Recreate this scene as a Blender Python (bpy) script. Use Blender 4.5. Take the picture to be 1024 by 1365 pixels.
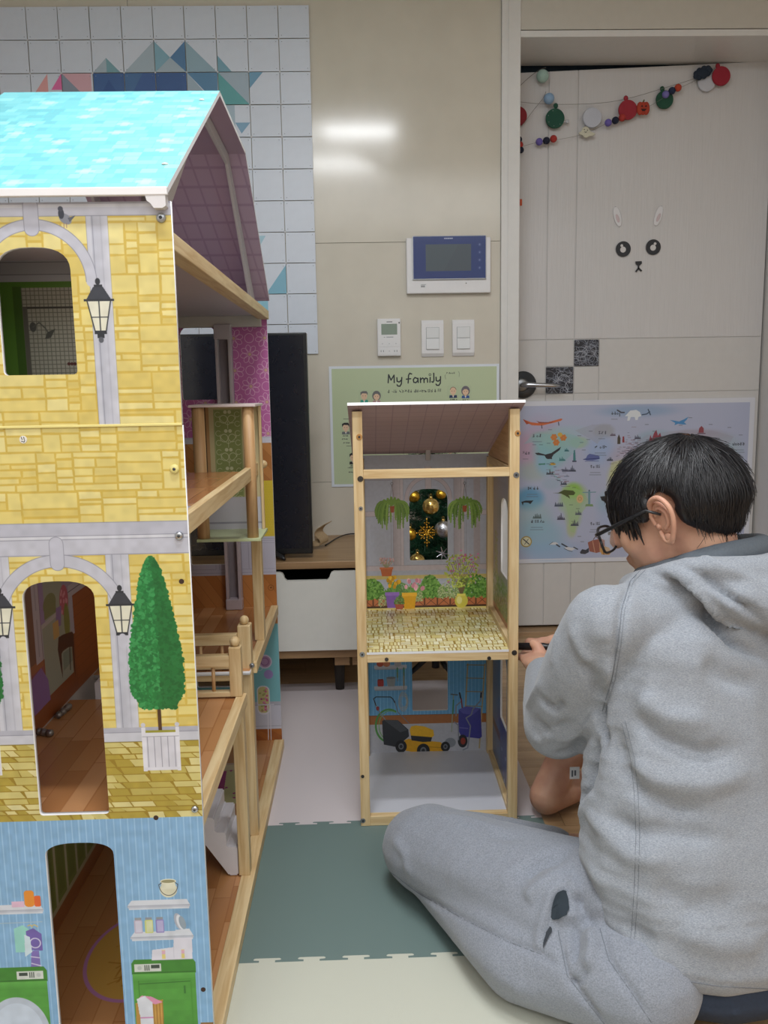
import bpy, bmesh, math, random
import numpy as np
from mathutils import Vector, Matrix
from mathutils.bvhtree import BVHTree
for _o in list(bpy.data.objects): bpy.data.objects.remove(_o)
S = bpy.context.scene
COL = S.collection
PI = math.pi

# ------------------------------------------------------------------ camera, lights, exposure
CAM_H = .95; FPX = 1123.25; PITCH = .14834; YAW = .02549; ROLL = .016914
def _cam_axes():
    fw = Vector((math.sin(YAW)*math.cos(PITCH), math.cos(YAW)*math.cos(PITCH), -math.sin(PITCH)))
    r = Vector((math.cos(YAW), -math.sin(YAW), 0)); u = r.cross(fw)
    return fw, r*math.cos(ROLL) - u*math.sin(ROLL), u*math.cos(ROLL) + r*math.sin(ROLL)
FW, RT, UP = _cam_axes()
cd = bpy.data.cameras.new('camera'); cam = bpy.data.objects.new('camera', cd); COL.objects.link(cam)
cd.sensor_fit = 'HORIZONTAL'; cd.sensor_width = 36; cd.lens = FPX*36/1024; cd.clip_start = .02
cam.matrix_world = Matrix(((RT.x, UP.x, -FW.x, 0), (RT.y, UP.y, -FW.y, 0), (RT.z, UP.z, -FW.z, CAM_H), (0, 0, 0, 1)))
S.camera = cam
S.view_settings.view_transform = 'Standard'; S.view_settings.look = 'None'
S.view_settings.gamma = 1; S.view_settings.use_curve_mapping = False
S.view_settings.exposure = -.10
w = bpy.data.worlds.new('world'); S.world = w; w.use_nodes = True
w.node_tree.nodes['Background'].inputs[0].default_value = (.75, .82, 1, 1)
w.node_tree.nodes['Background'].inputs[1].default_value = .3
def area(name, loc, sx, sy, power, col=(1, .97, .93)):
    l = bpy.data.lights.new(name, 'AREA'); l.shape = 'RECTANGLE'; l.size = sx; l.size_y = sy
    l.energy = power; l.color = col
    o = bpy.data.objects.new(name, l); COL.objects.link(o); o.location = loc; return o
CEIL = 2.36
LAMP_POWER = 15
area('ceiling_lamp_tube_light', (-.05, .58, CEIL-.095), .52, .10, LAMP_POWER, (.94, .97, 1))
area('ceiling_lamp_tube_light', (-.05, 1.22, CEIL-.095), .52, .10, LAMP_POWER, (.94, .97, 1))
area('fill_light_behind', (.2, -1.0, CEIL-.02), 3.0, 1.9, 62, (.93, .97, 1))  # added fill behind the camera, no lamp fitting belongs to it

def ray(px, py):
    return FW + RT*((px-512)/FPX) - UP*((py-682.5)/FPX)
def aY(px, py, Y):
    d = ray(px, py); return Vector((0, 0, CAM_H)) + d*(Y/d.y)
def aZ(px, py, Z):
    d = ray(px, py); return Vector((0, 0, CAM_H)) + d*((Z-CAM_H)/d.z)
def aX(px, py, X):
    d = ray(px, py); return Vector((0, 0, CAM_H)) + d*(X/d.x)

# ------------------------------------------------------------------ materials
def lin(c):
    if isinstance(c, str): c = tuple(int(c[i:i+2], 16)/255 for i in (0, 2, 4))
    return tuple((x/12.92 if x <= .04045 else ((x+.055)/1.055)**2.4) for x in c[:3]) + (1,)
def srgb(c):
    if isinstance(c, str): return tuple(int(c[i:i+2], 16)/255 for i in (0, 2, 4))
    return c
_mc = {}
def nt(name):
    m = bpy.data.materials.new(name); m.use_nodes = True
    return m, m.node_tree, m.node_tree.nodes['Principled BSDF']
def mat(c, rough=.5, metal=0, name=None, noise=0, scale=40, bump=0, stretch=(1, 1, 1), spec=.5, alpha=1, trans=0, emit=0):
    key = (str(c), rough, metal, noise, scale, bump, stretch, spec, alpha, trans, emit)
    if key in _mc: return _mc[key]
    m, t, b = nt(name or 'paint'); _mc[key] = m
    b.inputs['Roughness'].default_value = rough; b.inputs['Metallic'].default_value = metal
    b.inputs['Specular IOR Level'].default_value = spec
    b.inputs['Transmission Weight'].default_value = trans; b.inputs['Alpha'].default_value = alpha
    L = lin(c)
    if emit:
        b.inputs['Emission Color'].default_value = L; b.inputs['Emission Strength'].default_value = emit
    tc = t.nodes.new('ShaderNodeTexCoord'); mp = t.nodes.new('ShaderNodeMapping')
    mp.inputs['Scale'].default_value = stretch; t.links.new(tc.outputs['Object'], mp.inputs[0])
    n = t.nodes.new('ShaderNodeTexNoise'); n.inputs['Scale'].default_value = scale; n.inputs['Detail'].default_value = 3
    t.links.new(mp.outputs[0], n.inputs['Vector'])
    r = t.nodes.new('ShaderNodeValToRGB'); k = noise if noise else .015
    r.color_ramp.elements[0].position = .3; r.color_ramp.elements[1].position = .7
    r.color_ramp.elements[0].color = tuple(x*(1-k) for x in L[:3]) + (1,)
    r.color_ramp.elements[1].color = tuple(min(1, x*(1+k)) for x in L[:3]) + (1,)
    t.links.new(n.outputs[0], r.inputs[0]); t.links.new(r.outputs[0], b.inputs['Base Color'])
    if bump:
        bp = t.nodes.new('ShaderNodeBump'); bp.inputs['Strength'].default_value = bump; bp.inputs['Distance'].default_value = .002
        t.links.new(n.outputs[0], bp.inputs['Height']); t.links.new(bp.outputs[0], b.inputs['Normal'])
    return m
def wood(c1, c2, axis='Z', scale=1., rough=.5, name='wood'):
    key = ('wood', c1, c2, axis, scale, rough)
    if key in _mc: return _mc[key]
    m, t, b = nt(name); _mc[key] = m
    b.inputs['Roughness'].default_value = rough
    tc = t.nodes.new('ShaderNodeTexCoord'); mp = t.nodes.new('ShaderNodeMapping')
    s = [55*scale]*3; s['XYZ'.index(axis)] = 3.2*scale
    mp.inputs['Scale'].default_value = s
    n = t.nodes.new('ShaderNodeTexNoise'); n.inputs['Scale'].default_value = 2.2; n.inputs['Detail'].default_value = 5; n.inputs['Distortion'].default_value = .6
    r = t.nodes.new('ShaderNodeValToRGB'); r.color_ramp.elements[0].position = .33; r.color_ramp.elements[1].position = .62
    r.color_ramp.elements[0].color = lin(c1); r.color_ramp.elements[1].color = lin(c2)
    oi = t.nodes.new('ShaderNodeObjectInfo'); ad = t.nodes.new('ShaderNodeVectorMath'); ad.operation = 'ADD'
    mu = t.nodes.new('ShaderNodeMath'); mu.operation = 'MULTIPLY'; mu.inputs[1].default_value = 37
    t.links.new(oi.outputs['Random'], mu.inputs[0]); t.links.new(tc.outputs['Object'], mp.inputs[0])
    t.links.new(mp.outputs[0], ad.inputs[0]); t.links.new(mu.outputs[0], ad.inputs[1])
    t.links.new(ad.outputs[0], n.inputs['Vector'])
    t.links.new(n.outputs[0], r.inputs[0]); t.links.new(r.outputs[0], b.inputs['Base Color'])
    bp = t.nodes.new('ShaderNodeBump'); bp.inputs['Strength'].default_value = .12; bp.inputs['Distance'].default_value = .001
    t.links.new(n.outputs[0], bp.inputs['Height']); t.links.new(bp.outputs[0], b.inputs['Normal'])
    return m
PINE = lambda a: wood('c9a877', 'dfc699', a, name='pine')
PINE_D = lambda a: wood('b98f62', 'd0ab7c', a, name='pine_warm')

# ------------------------------------------------------------------ mesh building
class MB:
    def __init__(s): s.bm = bmesh.new(); s.mi = 0; s.uv = {}
    def m(s, i): s.mi = i; return s
    def _tag(s, faces):
        for f in faces: f.material_index = s.mi
    def add(s, vs, fs):
        v = [s.bm.verts.new(p) for p in vs]; out = []
        for f in fs:
            try: out.append(s.bm.faces.new([v[i] for i in f]))
            except ValueError: pass
        s._tag(out); return v, out
    def box(s, x0, x1, y0, y1, z0, z1, bev=0):
        vs = [(x, y, z) for x in (x0, x1) for y in (y0, y1) for z in (z0, z1)]
        v, f = s.add(vs, [(0, 1, 3, 2), (4, 6, 7, 5), (0, 4, 5, 1), (2, 3, 7, 6), (0, 2, 6, 4), (1, 5, 7, 3)])
        if bev:
            es = list({e for q in v for e in q.link_edges})
            r = bmesh.ops.bevel(s.bm, geom=es, offset=bev, segments=2, affect='EDGES', profile=.5)
            s._tag(r['faces'])
        return s
    def bar(s, p0, p1, wdt, hgt, side=Vector((1, 0, 0)), bev=.001):
        """rectangular bar from p0 to p1, wdt along side, hgt across"""
        p0, p1 = Vector(p0), Vector(p1); d = (p1-p0).normalized(); a = (side - d*side.dot(d)).normalized(); b = d.cross(a)
        vs = [p + a*sx*wdt/2 + b*sy*hgt/2 for p in (p0, p1) for sx, sy in ((-1, -1), (1, -1), (1, 1), (-1, 1))]
        v, f = s.add(vs, [(0, 3, 2, 1), (4, 5, 6, 7), (0, 1, 5, 4), (1, 2, 6, 5), (2, 3, 7, 6), (3, 0, 4, 7)])
        if bev:
            es = list({e for q in v for e in q.link_edges})
            r = bmesh.ops.bevel(s.bm, geom=es, offset=bev, segments=1, affect='EDGES'); s._tag(r['faces'])
        return s
    def tube(s, path, r, seg=8, cap=True):
        path = [Vector(p) for p in path]; n = len(path)
        rs = r if isinstance(r, (list, tuple)) else [r]*n
        rings = []; prev = None
        for i, p in enumerate(path):
            d = (path[min(i+1, n-1)] - path[max(i-1, 0)])
            if d.length < 1e-9: d = Vector((0, 0, 1))
            d.normalize()
            a = prev - d*prev.dot(d) if prev is not None else (Vector((0, 0, 1)).cross(d) if abs(d.z) < .9 else Vector((1, 0, 0)).cross(d))
            if a.length < 1e-6: a = Vector((1, 0, 0)).cross(d)
            a.normalize(); prev = a; b = d.cross(a)
            rings.append([s.bm.verts.new(p + (a*math.cos(2*PI*k/seg) + b*math.sin(2*PI*k/seg))*rs[i]) for k in range(seg)])
        fs = []
        for i in range(n-1):
            for k in range(seg):
                fs.append(s.bm.faces.new((rings[i][k], rings[i][(k+1) % seg], rings[i+1][(k+1) % seg], rings[i+1][k])))
        if cap:
            fs.append(s.bm.faces.new(rings[0][::-1])); fs.append(s.bm.faces.new(rings[-1]))
        s._tag(fs); return s
    def cyl(s, p0, p1, r, seg=16, r2=None): return s.tube([p0, p1], [r, r if r2 is None else r2], seg)
    def ball(s, c, r, sx=1, sy=1, sz=1, seg=14, rings=8, rot=None):
        M = Matrix.Translation(Vector(c)) @ (rot.to_4x4() if rot else Matrix.Identity(4)) @ Matrix.Diagonal((sx, sy, sz, 1))
        q = bmesh.ops.create_uvsphere(s.bm, u_segments=seg, v_segments=rings, radius=r, matrix=M)
        s._tag(list({f for v in q['verts'] for f in v.link_faces})); return s
    def lathe(s, prof, c, axis='Z', seg=24):
        """prof: list of (radius, height)"""
        c = Vector(c); rings = []
        for r, h in prof:
            ring = []
            for k in range(seg):
                a = 2*PI*k/seg; q = {'Z': (r*math.cos(a), r*math.sin(a), h), 'Y': (r*math.cos(a), h, r*math.sin(a)), 'X': (h, r*math.cos(a), r*math.sin(a))}[axis]
                ring.append(s.bm.verts.new(c + Vector(q)))
            rings.append(ring)
        fs = [s.bm.faces.new((rings[i][k], rings[i][(k+1) % seg], rings[i+1][(k+1) % seg], rings[i+1][k])) for i in range(len(rings)-1) for k in range(seg)]
        fs += [s.bm.faces.new(rings[0][::-1]), s.bm.faces.new(rings[-1])]
        s._tag(fs); return s
    def prism(s, pts, h0, h1, axis='Y'):
        """extrude a 2D polygon. axis Y: pts are (x,z); axis X: (y,z); axis Z: (x,y)"""
        f = {'Y': lambda a, b, h: (a, h, b), 'X': lambda a, b, h: (h, a, b), 'Z': lambda a, b, h: (a, b, h)}[axis]
        n = len(pts); vs = [f(a, b, h0) for a, b in pts] + [f(a, b, h1) for a, b in pts]
        s.add(vs, [tuple(range(n)), tuple(range(n, 2*n))[::-1]] + [(i, i+n, (i+1) % n+n, (i+1) % n) for i in range(n)])
        return s
    def build(s, name, mats, parent=None, smooth=False, recalc=True, uvp=None, data_only=False, **kw):
        if recalc: bmesh.ops.recalc_face_normals(s.bm, faces=s.bm.faces)
        me = bpy.data.meshes.new(name); s.bm.to_mesh(me); s.bm.free()
        return link(name, me, mats, parent, smooth, uvp, **kw)
WPOS = {}
def link(name, me, mats, parent=None, smooth=False, uvp=None, origin=None, **kw):
    n = len(me.vertices); co = np.empty(n*3, 'f'); me.vertices.foreach_get('co', co); co = co.reshape(-1, 3)
    if uvp is not None:  # (axis_u, u0, du, axis_v, v0, dv) planar world mapping
        au, u0, du, av, v0, dv = uvp
        while me.uv_layers: me.uv_layers.remove(me.uv_layers[0])
        ul = me.uv_layers.new(name='UVMap'); li = np.empty(len(me.loops), 'i'); me.loops.foreach_get('vertex_index', li)
        uv = np.stack([(co[li, au]-u0)/du, (co[li, av]-v0)/dv], 1).astype('f'); ul.data.foreach_set('uv', uv.ravel())
    c = Vector(origin) if origin is not None else Vector(((co[:, 0].min()+co[:, 0].max())/2, (co[:, 1].min()+co[:, 1].max())/2, co[:, 2].min()))
    co -= np.array(c, 'f'); me.vertices.foreach_set('co', co.ravel())
    for m in (mats if isinstance(mats, (list, tuple)) else [mats]): me.materials.append(m)
    if smooth: me.polygons.foreach_set('use_smooth', [True]*len(me.polygons))
    me.update()
    o = bpy.data.objects.new(name, me); COL.objects.link(o); WPOS[o.name] = c
    if parent is not None: o.parent = parent; o.location = c - WPOS[parent.name]
    else: o.location = c
    if kw: tag(o, **kw)
    return o
def tag(o, label=None, cat=None, group=None, kind=None):
    if label: o['label'] = label
    if cat: o['category'] = cat
    if group: o['group'] = group
    if kind: o['kind'] = kind
    return o
def thing(name, loc, label, cat, group=None):
    o = bpy.data.objects.new(name, None); o.empty_display_size = .05; COL.objects.link(o); o.location = loc
    WPOS[o.name] = Vector(loc); return tag(o, label, cat, group)
def copy_tree(o, loc, label=None, parent=None):
    c = o.copy(); COL.objects.link(c)
    if parent is None: c.location = loc; WPOS[c.name] = Vector(loc)
    else: c.parent = parent
    if label: c['label'] = label
    for ch in list(o.children): copy_tree(ch, None, None, c)
    return c
def shape2d(outer, holes, h0, h1, axis='Y'):
    """polygon with holes, extruded; returns a mesh in world coordinates"""
    cu = bpy.data.curves.new('c', 'CURVE'); cu.dimensions = '2D'; cu.fill_mode = 'BOTH'; cu.extrude = abs(h1-h0)/2
    for pl in [outer] + list(holes):
        sp = cu.splines.new('POLY'); sp.points.add(len(pl)-1); sp.use_cyclic_u = True
        for i, p in enumerate(pl): sp.points[i].co = (p[0], p[1], 0, 1)
    o = bpy.data.objects.new('c', cu); COL.objects.link(o)
    dg = bpy.context.evaluated_depsgraph_get(); dg.update()
    me = bpy.data.meshes.new_from_object(o.evaluated_get(dg)); bpy.data.objects.remove(o); bpy.data.curves.remove(cu)
    me.materials.clear()
    n = len(me.vertices); co = np.empty(n*3, 'f'); me.vertices.foreach_get('co', co); co = co.reshape(-1, 3)
    a, b, h = co[:, 0].copy(), co[:, 1].copy(), co[:, 2] + (h0+h1)/2
    idx = {'Y': (a, h, b), 'X': (h, a, b), 'Z': (a, b, h)}[axis]
    me.vertices.foreach_set('co', np.stack(idx, 1).astype('f').ravel())
    bm = bmesh.new(); bm.from_mesh(me); bmesh.ops.remove_doubles(bm, verts=bm.verts, dist=1e-6); bmesh.ops.recalc_face_normals(bm, faces=bm.faces); bm.to_mesh(me); bm.free()
    return me
def assign(me, fn):
    """material index per face from its normal"""
    me.update()
    for p in me.polygons: p.material_index = fn(p.normal)
    return me
def rect(x0, x1, z0, z1): return [(x0, z0), (x1, z0), (x1, z1), (x0, z1)]
def rrect(x0, x1, z0, z1, r, n=5):
    out = []
    for cx, cz, a0 in ((x1-r, z0+r, -90), (x1-r, z1-r, 0), (x0+r, z1-r, 90), (x0+r, z0+r, 180)):
        for i in range(n+1):
            a = math.radians(a0+90*i/n); out.append((cx+r*math.cos(a), cz+r*math.sin(a)))
    return out
def arch(x0, x1, z0, zs, zt, r=.004, n=14):
    """arched opening: straight sides to zs, top zt, small rounded feet"""
    out = [(x0+r, z0), (x1-r, z0), (x1-r*.3, z0+r*.3), (x1, z0+r), (x1, zs)]
    cx = (x0+x1)/2; hw = (x1-x0)/2
    for i in range(1, n):
        a = PI*i/n; out.append((cx+hw*math.copysign(abs(math.cos(a))**.75, math.cos(a)), zs+(zt-zs)*math.sin(a)**.9))
    return out + [(x0, zs), (x0, z0+r), (x0+r*.3, z0+r*.3)]

# ------------------------------------------------------------------ painter for flat prints
class Cv:
    """paints a flat print procedurally; coordinates are metres on the printed sheet"""
    def __init__(s, u0, v0, w, h, ppm, base):
        s.u0, s.v0, s.w, s.h, s.k = u0, v0, w, h, ppm
        s.W, s.H = max(8, int(w*ppm)), max(8, int(h*ppm))
        s.a = np.empty((s.H, s.W, 3), 'f'); s.a[:] = srgb(base)
    def _bb(s, us, vs, pad=0):
        x0 = int(max(0, math.floor((min(us)-s.u0-pad)*s.k))); x1 = int(min(s.W, math.ceil((max(us)-s.u0+pad)*s.k)+1))
        y0 = int(max(0, math.floor((min(vs)-s.v0-pad)*s.k))); y1 = int(min(s.H, math.ceil((max(vs)-s.v0+pad)*s.k)+1))
        if x1 <= x0 or y1 <= y0: return None
        X, Y = np.meshgrid(s.u0+(np.arange(x0, x1)+.5)/s.k, s.v0+(np.arange(y0, y1)+.5)/s.k)
        return x0, x1, y0, y1, X, Y
    def _mix(s, bb, cov, col):
        x0, x1, y0, y1 = bb[:4]; a = s.a[y0:y1, x0:x1]; c = np.array(srgb(col), 'f')
        a += (c-a)*np.clip(cov, 0, 1)[..., None]
    def poly(s, pts, col, al=1):
        bb = s._bb([p[0] for p in pts], [p[1] for p in pts])
        if not bb: return s
        X, Y = bb[4], bb[5]; ins = np.zeros(X.shape, bool); n = len(pts)
        for i in range(n):
            x1, y1 = pts[i]; x2, y2 = pts[(i+1) % n]
            if y1 == y2: continue
            c = ((y1 > Y) != (y2 > Y)) & (X < (x2-x1)*(Y-y1)/(y2-y1)+x1); ins ^= c
        s._mix(bb, ins*al, col); return s
    def rect(s, x0, x1, y0, y1, col, al=1): return s.poly([(x0, y0), (x1, y0), (x1, y1), (x0, y1)], col, al)
    def ell(s, cx, cy, rx, ry, col, al=1, rot=0, soft=None):
        m = max(rx, ry); bb = s._bb([cx-m, cx+m], [cy-m, cy+m], .001 if not soft else m*.6)
        if not bb: return s
        X, Y = bb[4]-cx, bb[5]-cy; c, d = math.cos(rot), math.sin(rot)
        q = np.sqrt(((X*c+Y*d)/rx)**2+((-X*d+Y*c)/ry)**2)
        if soft: cov = np.clip((1+soft-q)/(2*soft), 0, 1); cov = cov*cov*(3-2*cov)
        else: cov = np.clip((1-q)*min(rx, ry)*s.k+.5, 0, 1)
        s._mix(bb, cov*al, col); return s
    def line(s, pts, wd, col, al=1):
        us, vs = [p[0] for p in pts], [p[1] for p in pts]; bb = s._bb(us, vs, wd)
        if not bb: return s
        X, Y = bb[4], bb[5]; dm = np.full(X.shape, 1e9)
        for (x1, y1), (x2, y2) in zip(pts[:-1], pts[1:]):
            dx, dy = x2-x1, y2-y1; q = dx*dx+dy*dy+1e-12
            t = np.clip(((X-x1)*dx+(Y-y1)*dy)/q, 0, 1)
            dm = np.minimum(dm, np.hypot(X-x1-t*dx, Y-y1-t*dy))
        s._mix(bb, np.clip((wd/2-dm)*s.k+.5, 0, 1)*al, col); return s
    def ring(s, cx, cy, r, wd, col, al=1, ry=None, a0=0, a1=360, n=28):
        ry = ry or r
        return s.line([(cx+r*math.cos(math.radians(a0+(a1-a0)*i/n)), cy+ry*math.sin(math.radians(a0+(a1-a0)*i/n))) for i in range(n+1)], wd, col, al)
    def grain(s, amp, sc=(40, 40), seed=1, al=None):
        rg = np.random.default_rng(seed); gh, gw = max(2, int(s.h*sc[1])), max(2, int(s.w*sc[0]))
        g = rg.random((gh+1, gw+1)); yy = np.linspace(0, gh-1e-3, s.H); xx = np.linspace(0, gw-1e-3, s.W)
        yi, xi = yy.astype(int), xx.astype(int); fy, fx = (yy-yi)[:, None], (xx-xi)[None]
        fy = fy*fy*(3-2*fy); fx = fx*fx*(3-2*fx)
        n = (g[yi][:, xi]*(1-fx)+g[yi][:, xi+1]*fx)*(1-fy)+(g[yi+1][:, xi]*(1-fx)+g[yi+1][:, xi+1]*fx)*fy
        s.a *= (1+(n-.5)*2*amp)[..., None]; return s
    def material(s, name, rough=.35, spec=.5):
        im = bpy.data.images.new(name, s.W, s.H, alpha=False)
        buf = np.ones((s.H, s.W, 4), 'f'); buf[..., :3] = np.clip(s.a, 0, 1)
        im.pixels.foreach_set(buf.ravel()); im.update(); im.pack()
        m, t, b = nt(name); tx = t.nodes.new('ShaderNodeTexImage'); tx.image = im; tx.extension = 'EXTEND'
        uvn = t.nodes.new('ShaderNodeUVMap'); uvn.uv_map = 'UVMap'; t.links.new(uvn.outputs[0], tx.inputs[0])
        t.links.new(tx.outputs[0], b.inputs['Base Color'])
        b.inputs['Roughness'].default_value = rough; b.inputs['Specular IOR Level'].default_value = spec
        return m
    def uvp(s, au, av): return (au, s.u0, s.w, av, s.v0, s.h)
WHITE = mat('e6e4e6', .45, name='white_board'); WHITE2 = mat('d5d2d4', .5, name='white_trim')
BLACK = mat('17181b', .35, name='black_plastic'); CHROME = mat('b9bcc2', .25, 1, name='steel')

# ================================================================== THE ROOM
WY = 2.93; DY = 3.15
SEAM1 = 1.427; SEAM2 = .621
DX0 = .545; DX1 = 1.50; DTOP = 2.063
marble = mat('cfc8bb', .13, name='polished_stone_tile', noise=.035, scale=9, spec=.45)
offwhite = mat('d9d6d1', .55, name='wall_paint')
frame_m = mat('dcdad8', .35, name='door_frame_lacquer')
def struct(o): o['kind'] = 'structure'; return o
wb = shape2d([(-1.75, 0), (DX0-.03, 0), (DX0-.03, DTOP+.021), (DX1+.03, DTOP+.021), (DX1+.03, 0), (2.1, 0), (2.1, CEIL), (-1.75, CEIL)], [], WY+.008, WY+.28)
wall_back = struct(link('wall_back', wb, offwhite))
for z0, z1 in ((0, SEAM2), (SEAM2, SEAM1), (SEAM1, CEIL)):
    for x0, x1 in ((-1.75, -.72), (-.72, .483)):
        MB().box(x0+.0007, x1-.0007, WY, WY+.007, z0+.0007, z1-.0007, .0004).build('wall_panel', marble, wall_back)
struct(MB().box(-1.83, -1.75, -2.1, WY+.25, 0, CEIL).build('wall_left', offwhite))
struct(MB().box(2.1, 2.18, -2.1, WY+.25, 0, CEIL).build('wall_right', offwhite))
struct(MB().box(-1.83, 2.18, -2.18, -2.1, 0, CEIL).build('wall_front', offwhite))
struct(MB().box(-1.83, 2.18, -2.18, WY+.25, CEIL, CEIL+.08).build('ceiling', mat('e6e4e0', .6, name='ceiling_paper')))
# laminate floor: a slab with separate planks where the photograph shows them
lam = wood('a98a66', 'bd9d77', 'X', .35, .35, 'laminate_oak')
floor = struct(MB().box(-1.83, 2.18, -2.18, 3.4, -.08, -.012).build('floor', mat('a08262', .5, name='subfloor')))
rnd = random.Random(4)
yy = -2.1; row = 0
while yy < 3.35:
    x = -1.8 - rnd.random()*.5
    L = .62 if yy > 1.0 else 4.2
    while x < 2.15:
        a, b = max(x, -1.8), min(x+L, 2.15)
        if b-a > .03: MB().box(a+.0006, b-.0006, yy+.0006, min(yy+.0944, 3.35), -.012, -.002, 0).build('floor_plank', lam, floor)
        x += L
    yy += .095; row += 1
# door frame
fr = MB(); fr.box(.483, DX0, WY-.012, WY+.24, 0, CEIL, .002)
fr.box(.505, .512, WY-.015, WY-.011, 0, CEIL)
struct(fr.build('trim_1', frame_m))
MB().box(DX0, DX1, WY-.010, WY+.24, DTOP, DTOP+.02, .001).build('trim_2', frame_m, kind='structure')
MB().box(DX0, 2.1, WY-.006, WY+.006, DTOP+.024, CEIL, .001).build('trim_3', mat('c9c4bb', .4, name='door_header_panel'), kind='structure')
fr = MB(); fr.box(DX1, DX1+.065, WY-.012, WY+.24, 0, DTOP, .002); struct(fr.build('trim_4', frame_m))
MB().box(.45, 1.6, 3.22, 3.24, 0, 2.12).build('dark_gap_board', mat('2a3c4a', .7, name='dark_blue_gap'), kind='structure')  # navy sheet stands in for the shade in the gap over the door
MB().box(DX0, DX1, 3.10, 3.20, -.012, .012, .002).build('trim_5', wood('9c7f62', 'b0916f', 'X', .4), kind='structure')
# door leaf: grooved cells over a slab
grain = mat('d0cecf', .30, name='white_door_grain', noise=.02, scale=30, bump=.35, stretch=(8, 8, .35))
plain_d = mat('cdcbca', .4, name='white_door_lacquer')
def dz(py, px=800): return aY(px, py, DY).z
def dx(px, py=450): return aY(px, py, DY).x
tl = aY(693, 97, DY).z; tr = aY(940, 84.5, DY).z + .002
door_x0, door_x1 = .535, aY(1011.7, 529, DY).x
ztop = lambda x: tl + (tr-tl)*(x-.545)/(1.33-.545)
door = struct(MB().prism([(door_x0, .022), (door_x1, .022), (door_x1, ztop(door_x1)-.002), (door_x0, ztop(door_x0)-.002)], DY+.003, DY+.038, 'Y').build('door_1', plain_d))
H1, H2 = dz(452), dz(524); V1, V2, V3 = dx(728), dx(765.5), dx(799)
cells = []
top_edges = [door_x0, V1, V2, door_x1]
for a, b in zip(top_edges[:-1], top_edges[1:]): cells.append((a, b, H1, None, grain))
for a, b in ((door_x0, V1), (V3, door_x1)): cells.append((a, b, H2, H1, plain_d))
cells.append((V1, V2, dz(488), H1, plain_d)); cells.append((V2, V3, H2, dz(488), plain_d))
for a, b in ((door_x0, V1), (V1, V2), (V2, V3), (V3, door_x1)): cells.append((a, b, .022, H2, plain_d))
for a, b, z0, z1, m_ in cells:
    g = .0022
    pts = [(a+g, z0+g), (b-g, z0+g), (b-g, (z1-g) if z1 else ztop(b)-g), (a+g, (z1-g) if z1 else ztop(a)-g)]
    MB().prism(pts, DY-.0005, DY+.004, 'Y').build('door_panel', m_, door)
# two dark inlay tiles with swirls
for (a, b, z0, z1, sd) in ((V2, V3, dz(488), H1, 3), (V1, V2, H2, dz(488), 8)):
    cv = Cv(a, z0, b-a, z1-z0, 2600, '1c1e2b'); rg = random.Random(sd)
    for i in range(60):
        cx, cz = rg.uniform(a, b), rg.uniform(z0, z1); r = rg.uniform(.004, .035); a0 = rg.uniform(0, 360)
        cv.ring(cx, cz, r, rg.choice((.0012, .0018)), rg.choice(('8d929f', 'a9adb8', '6d7280')), 1, r*rg.uniform(.5, 1.2), a0, a0+rg.uniform(120, 280))
    MB().box(a+.0015, b-.0015, DY-.003, DY+.003, z0+.0015, z1-.0015, .0004).build('inlay_tile', cv.material('swirl_print', .25), door, uvp=cv.uvp(0, 2))
hc = aY(696, 513, DY-.01)
mb = MB(); mb.lathe([(.0, -.004), (.044, -.004), (.050, .002), (.050, .012)][::-1], (hc.x+.004, DY-.012, hc.z), 'Y', 32)
hd = mb.build('handle_rosette', mat('4c4f54', .35, .8, name='dark_metal'), door, True)
mb = MB(); mb.lathe([(.018, -.006), (.026, -.002), (.026, .003)], (hc.x-.002, DY-.016, hc.z), 'Y', 24)
mb.build('rosette_ring', mat('8b8e92', .3, .9), hd, True)
mb = MB(); lv = [(hc.x-.002, DY-.014, hc.z), (hc.x-.002, DY-.05, hc.z), (hc.x+.01, DY-.056, hc.z), (hc.x+.10, DY-.056, hc.z-.004), (hc.x+.135, DY-.055, hc.z-.006)]
mb.tube(lv, [.009, .009, .0095, .008, .007], 12); mb.build('handle_lever', CHROME, door, True)

# ---------------------------------------------------------------- ceiling lamp
t = thing('ceiling_lamp', (-.05, .9, CEIL), 'flat square ceiling lamp with two bright tubes, reflected in the wall tile', 'lamp')
MB().box(-.37, .27, .45, 1.35, CEIL-.03, CEIL, .004).build('lamp_base', WHITE, t)
for yc in (.58, 1.22):
    MB().box(-.31, .21, yc-.05, yc+.05, CEIL-.08, CEIL-.03, .01).build('light_tube', mat('f4f8ff', .4, name='lit_tube', emit=2.5), t)

# tinsel strand hanging beside the lamp; the photograph shows it mirrored in the polished wall
rg = random.Random(9); A0, A1 = Vector((-.34, 1.36, CEIL-.02)), Vector((.24, 1.48, CEIL-.34)); vs, fs = [], []; core = []
for k in range(61):
    t_ = k/60; p = A0.lerp(A1, t_)-Vector((0, 0, .10*math.sin(PI*t_)*.6)); core.append(p)
    for _ in range(26):
        d = Vector((rg.gauss(0, 1), rg.gauss(0, 1), rg.gauss(0, 1))).normalized(); s_ = d.cross(Vector((0, 0, 1))).normalized()*.0022; L = rg.uniform(.025, .050); i = len(vs); vs += [p-s_, p+s_, p+d*L]; fs.append((i, i+1, i+2))
t = thing('tinsel_garland', A0, 'dark tinsel garland hanging under the ceiling, seen mirrored in the wall tile', 'garland')
MB().tube(core, .003, 6).build('garland_cord', mat('3a4a40', .7), t, True)
me = bpy.data.meshes.new('tinsel_fringe'); me.from_pydata([tuple(v) for v in vs], [], fs); link('tinsel_fringe', me, mat('4a5450', .4, .2, name='tinsel'), t, kind='stuff')

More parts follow.
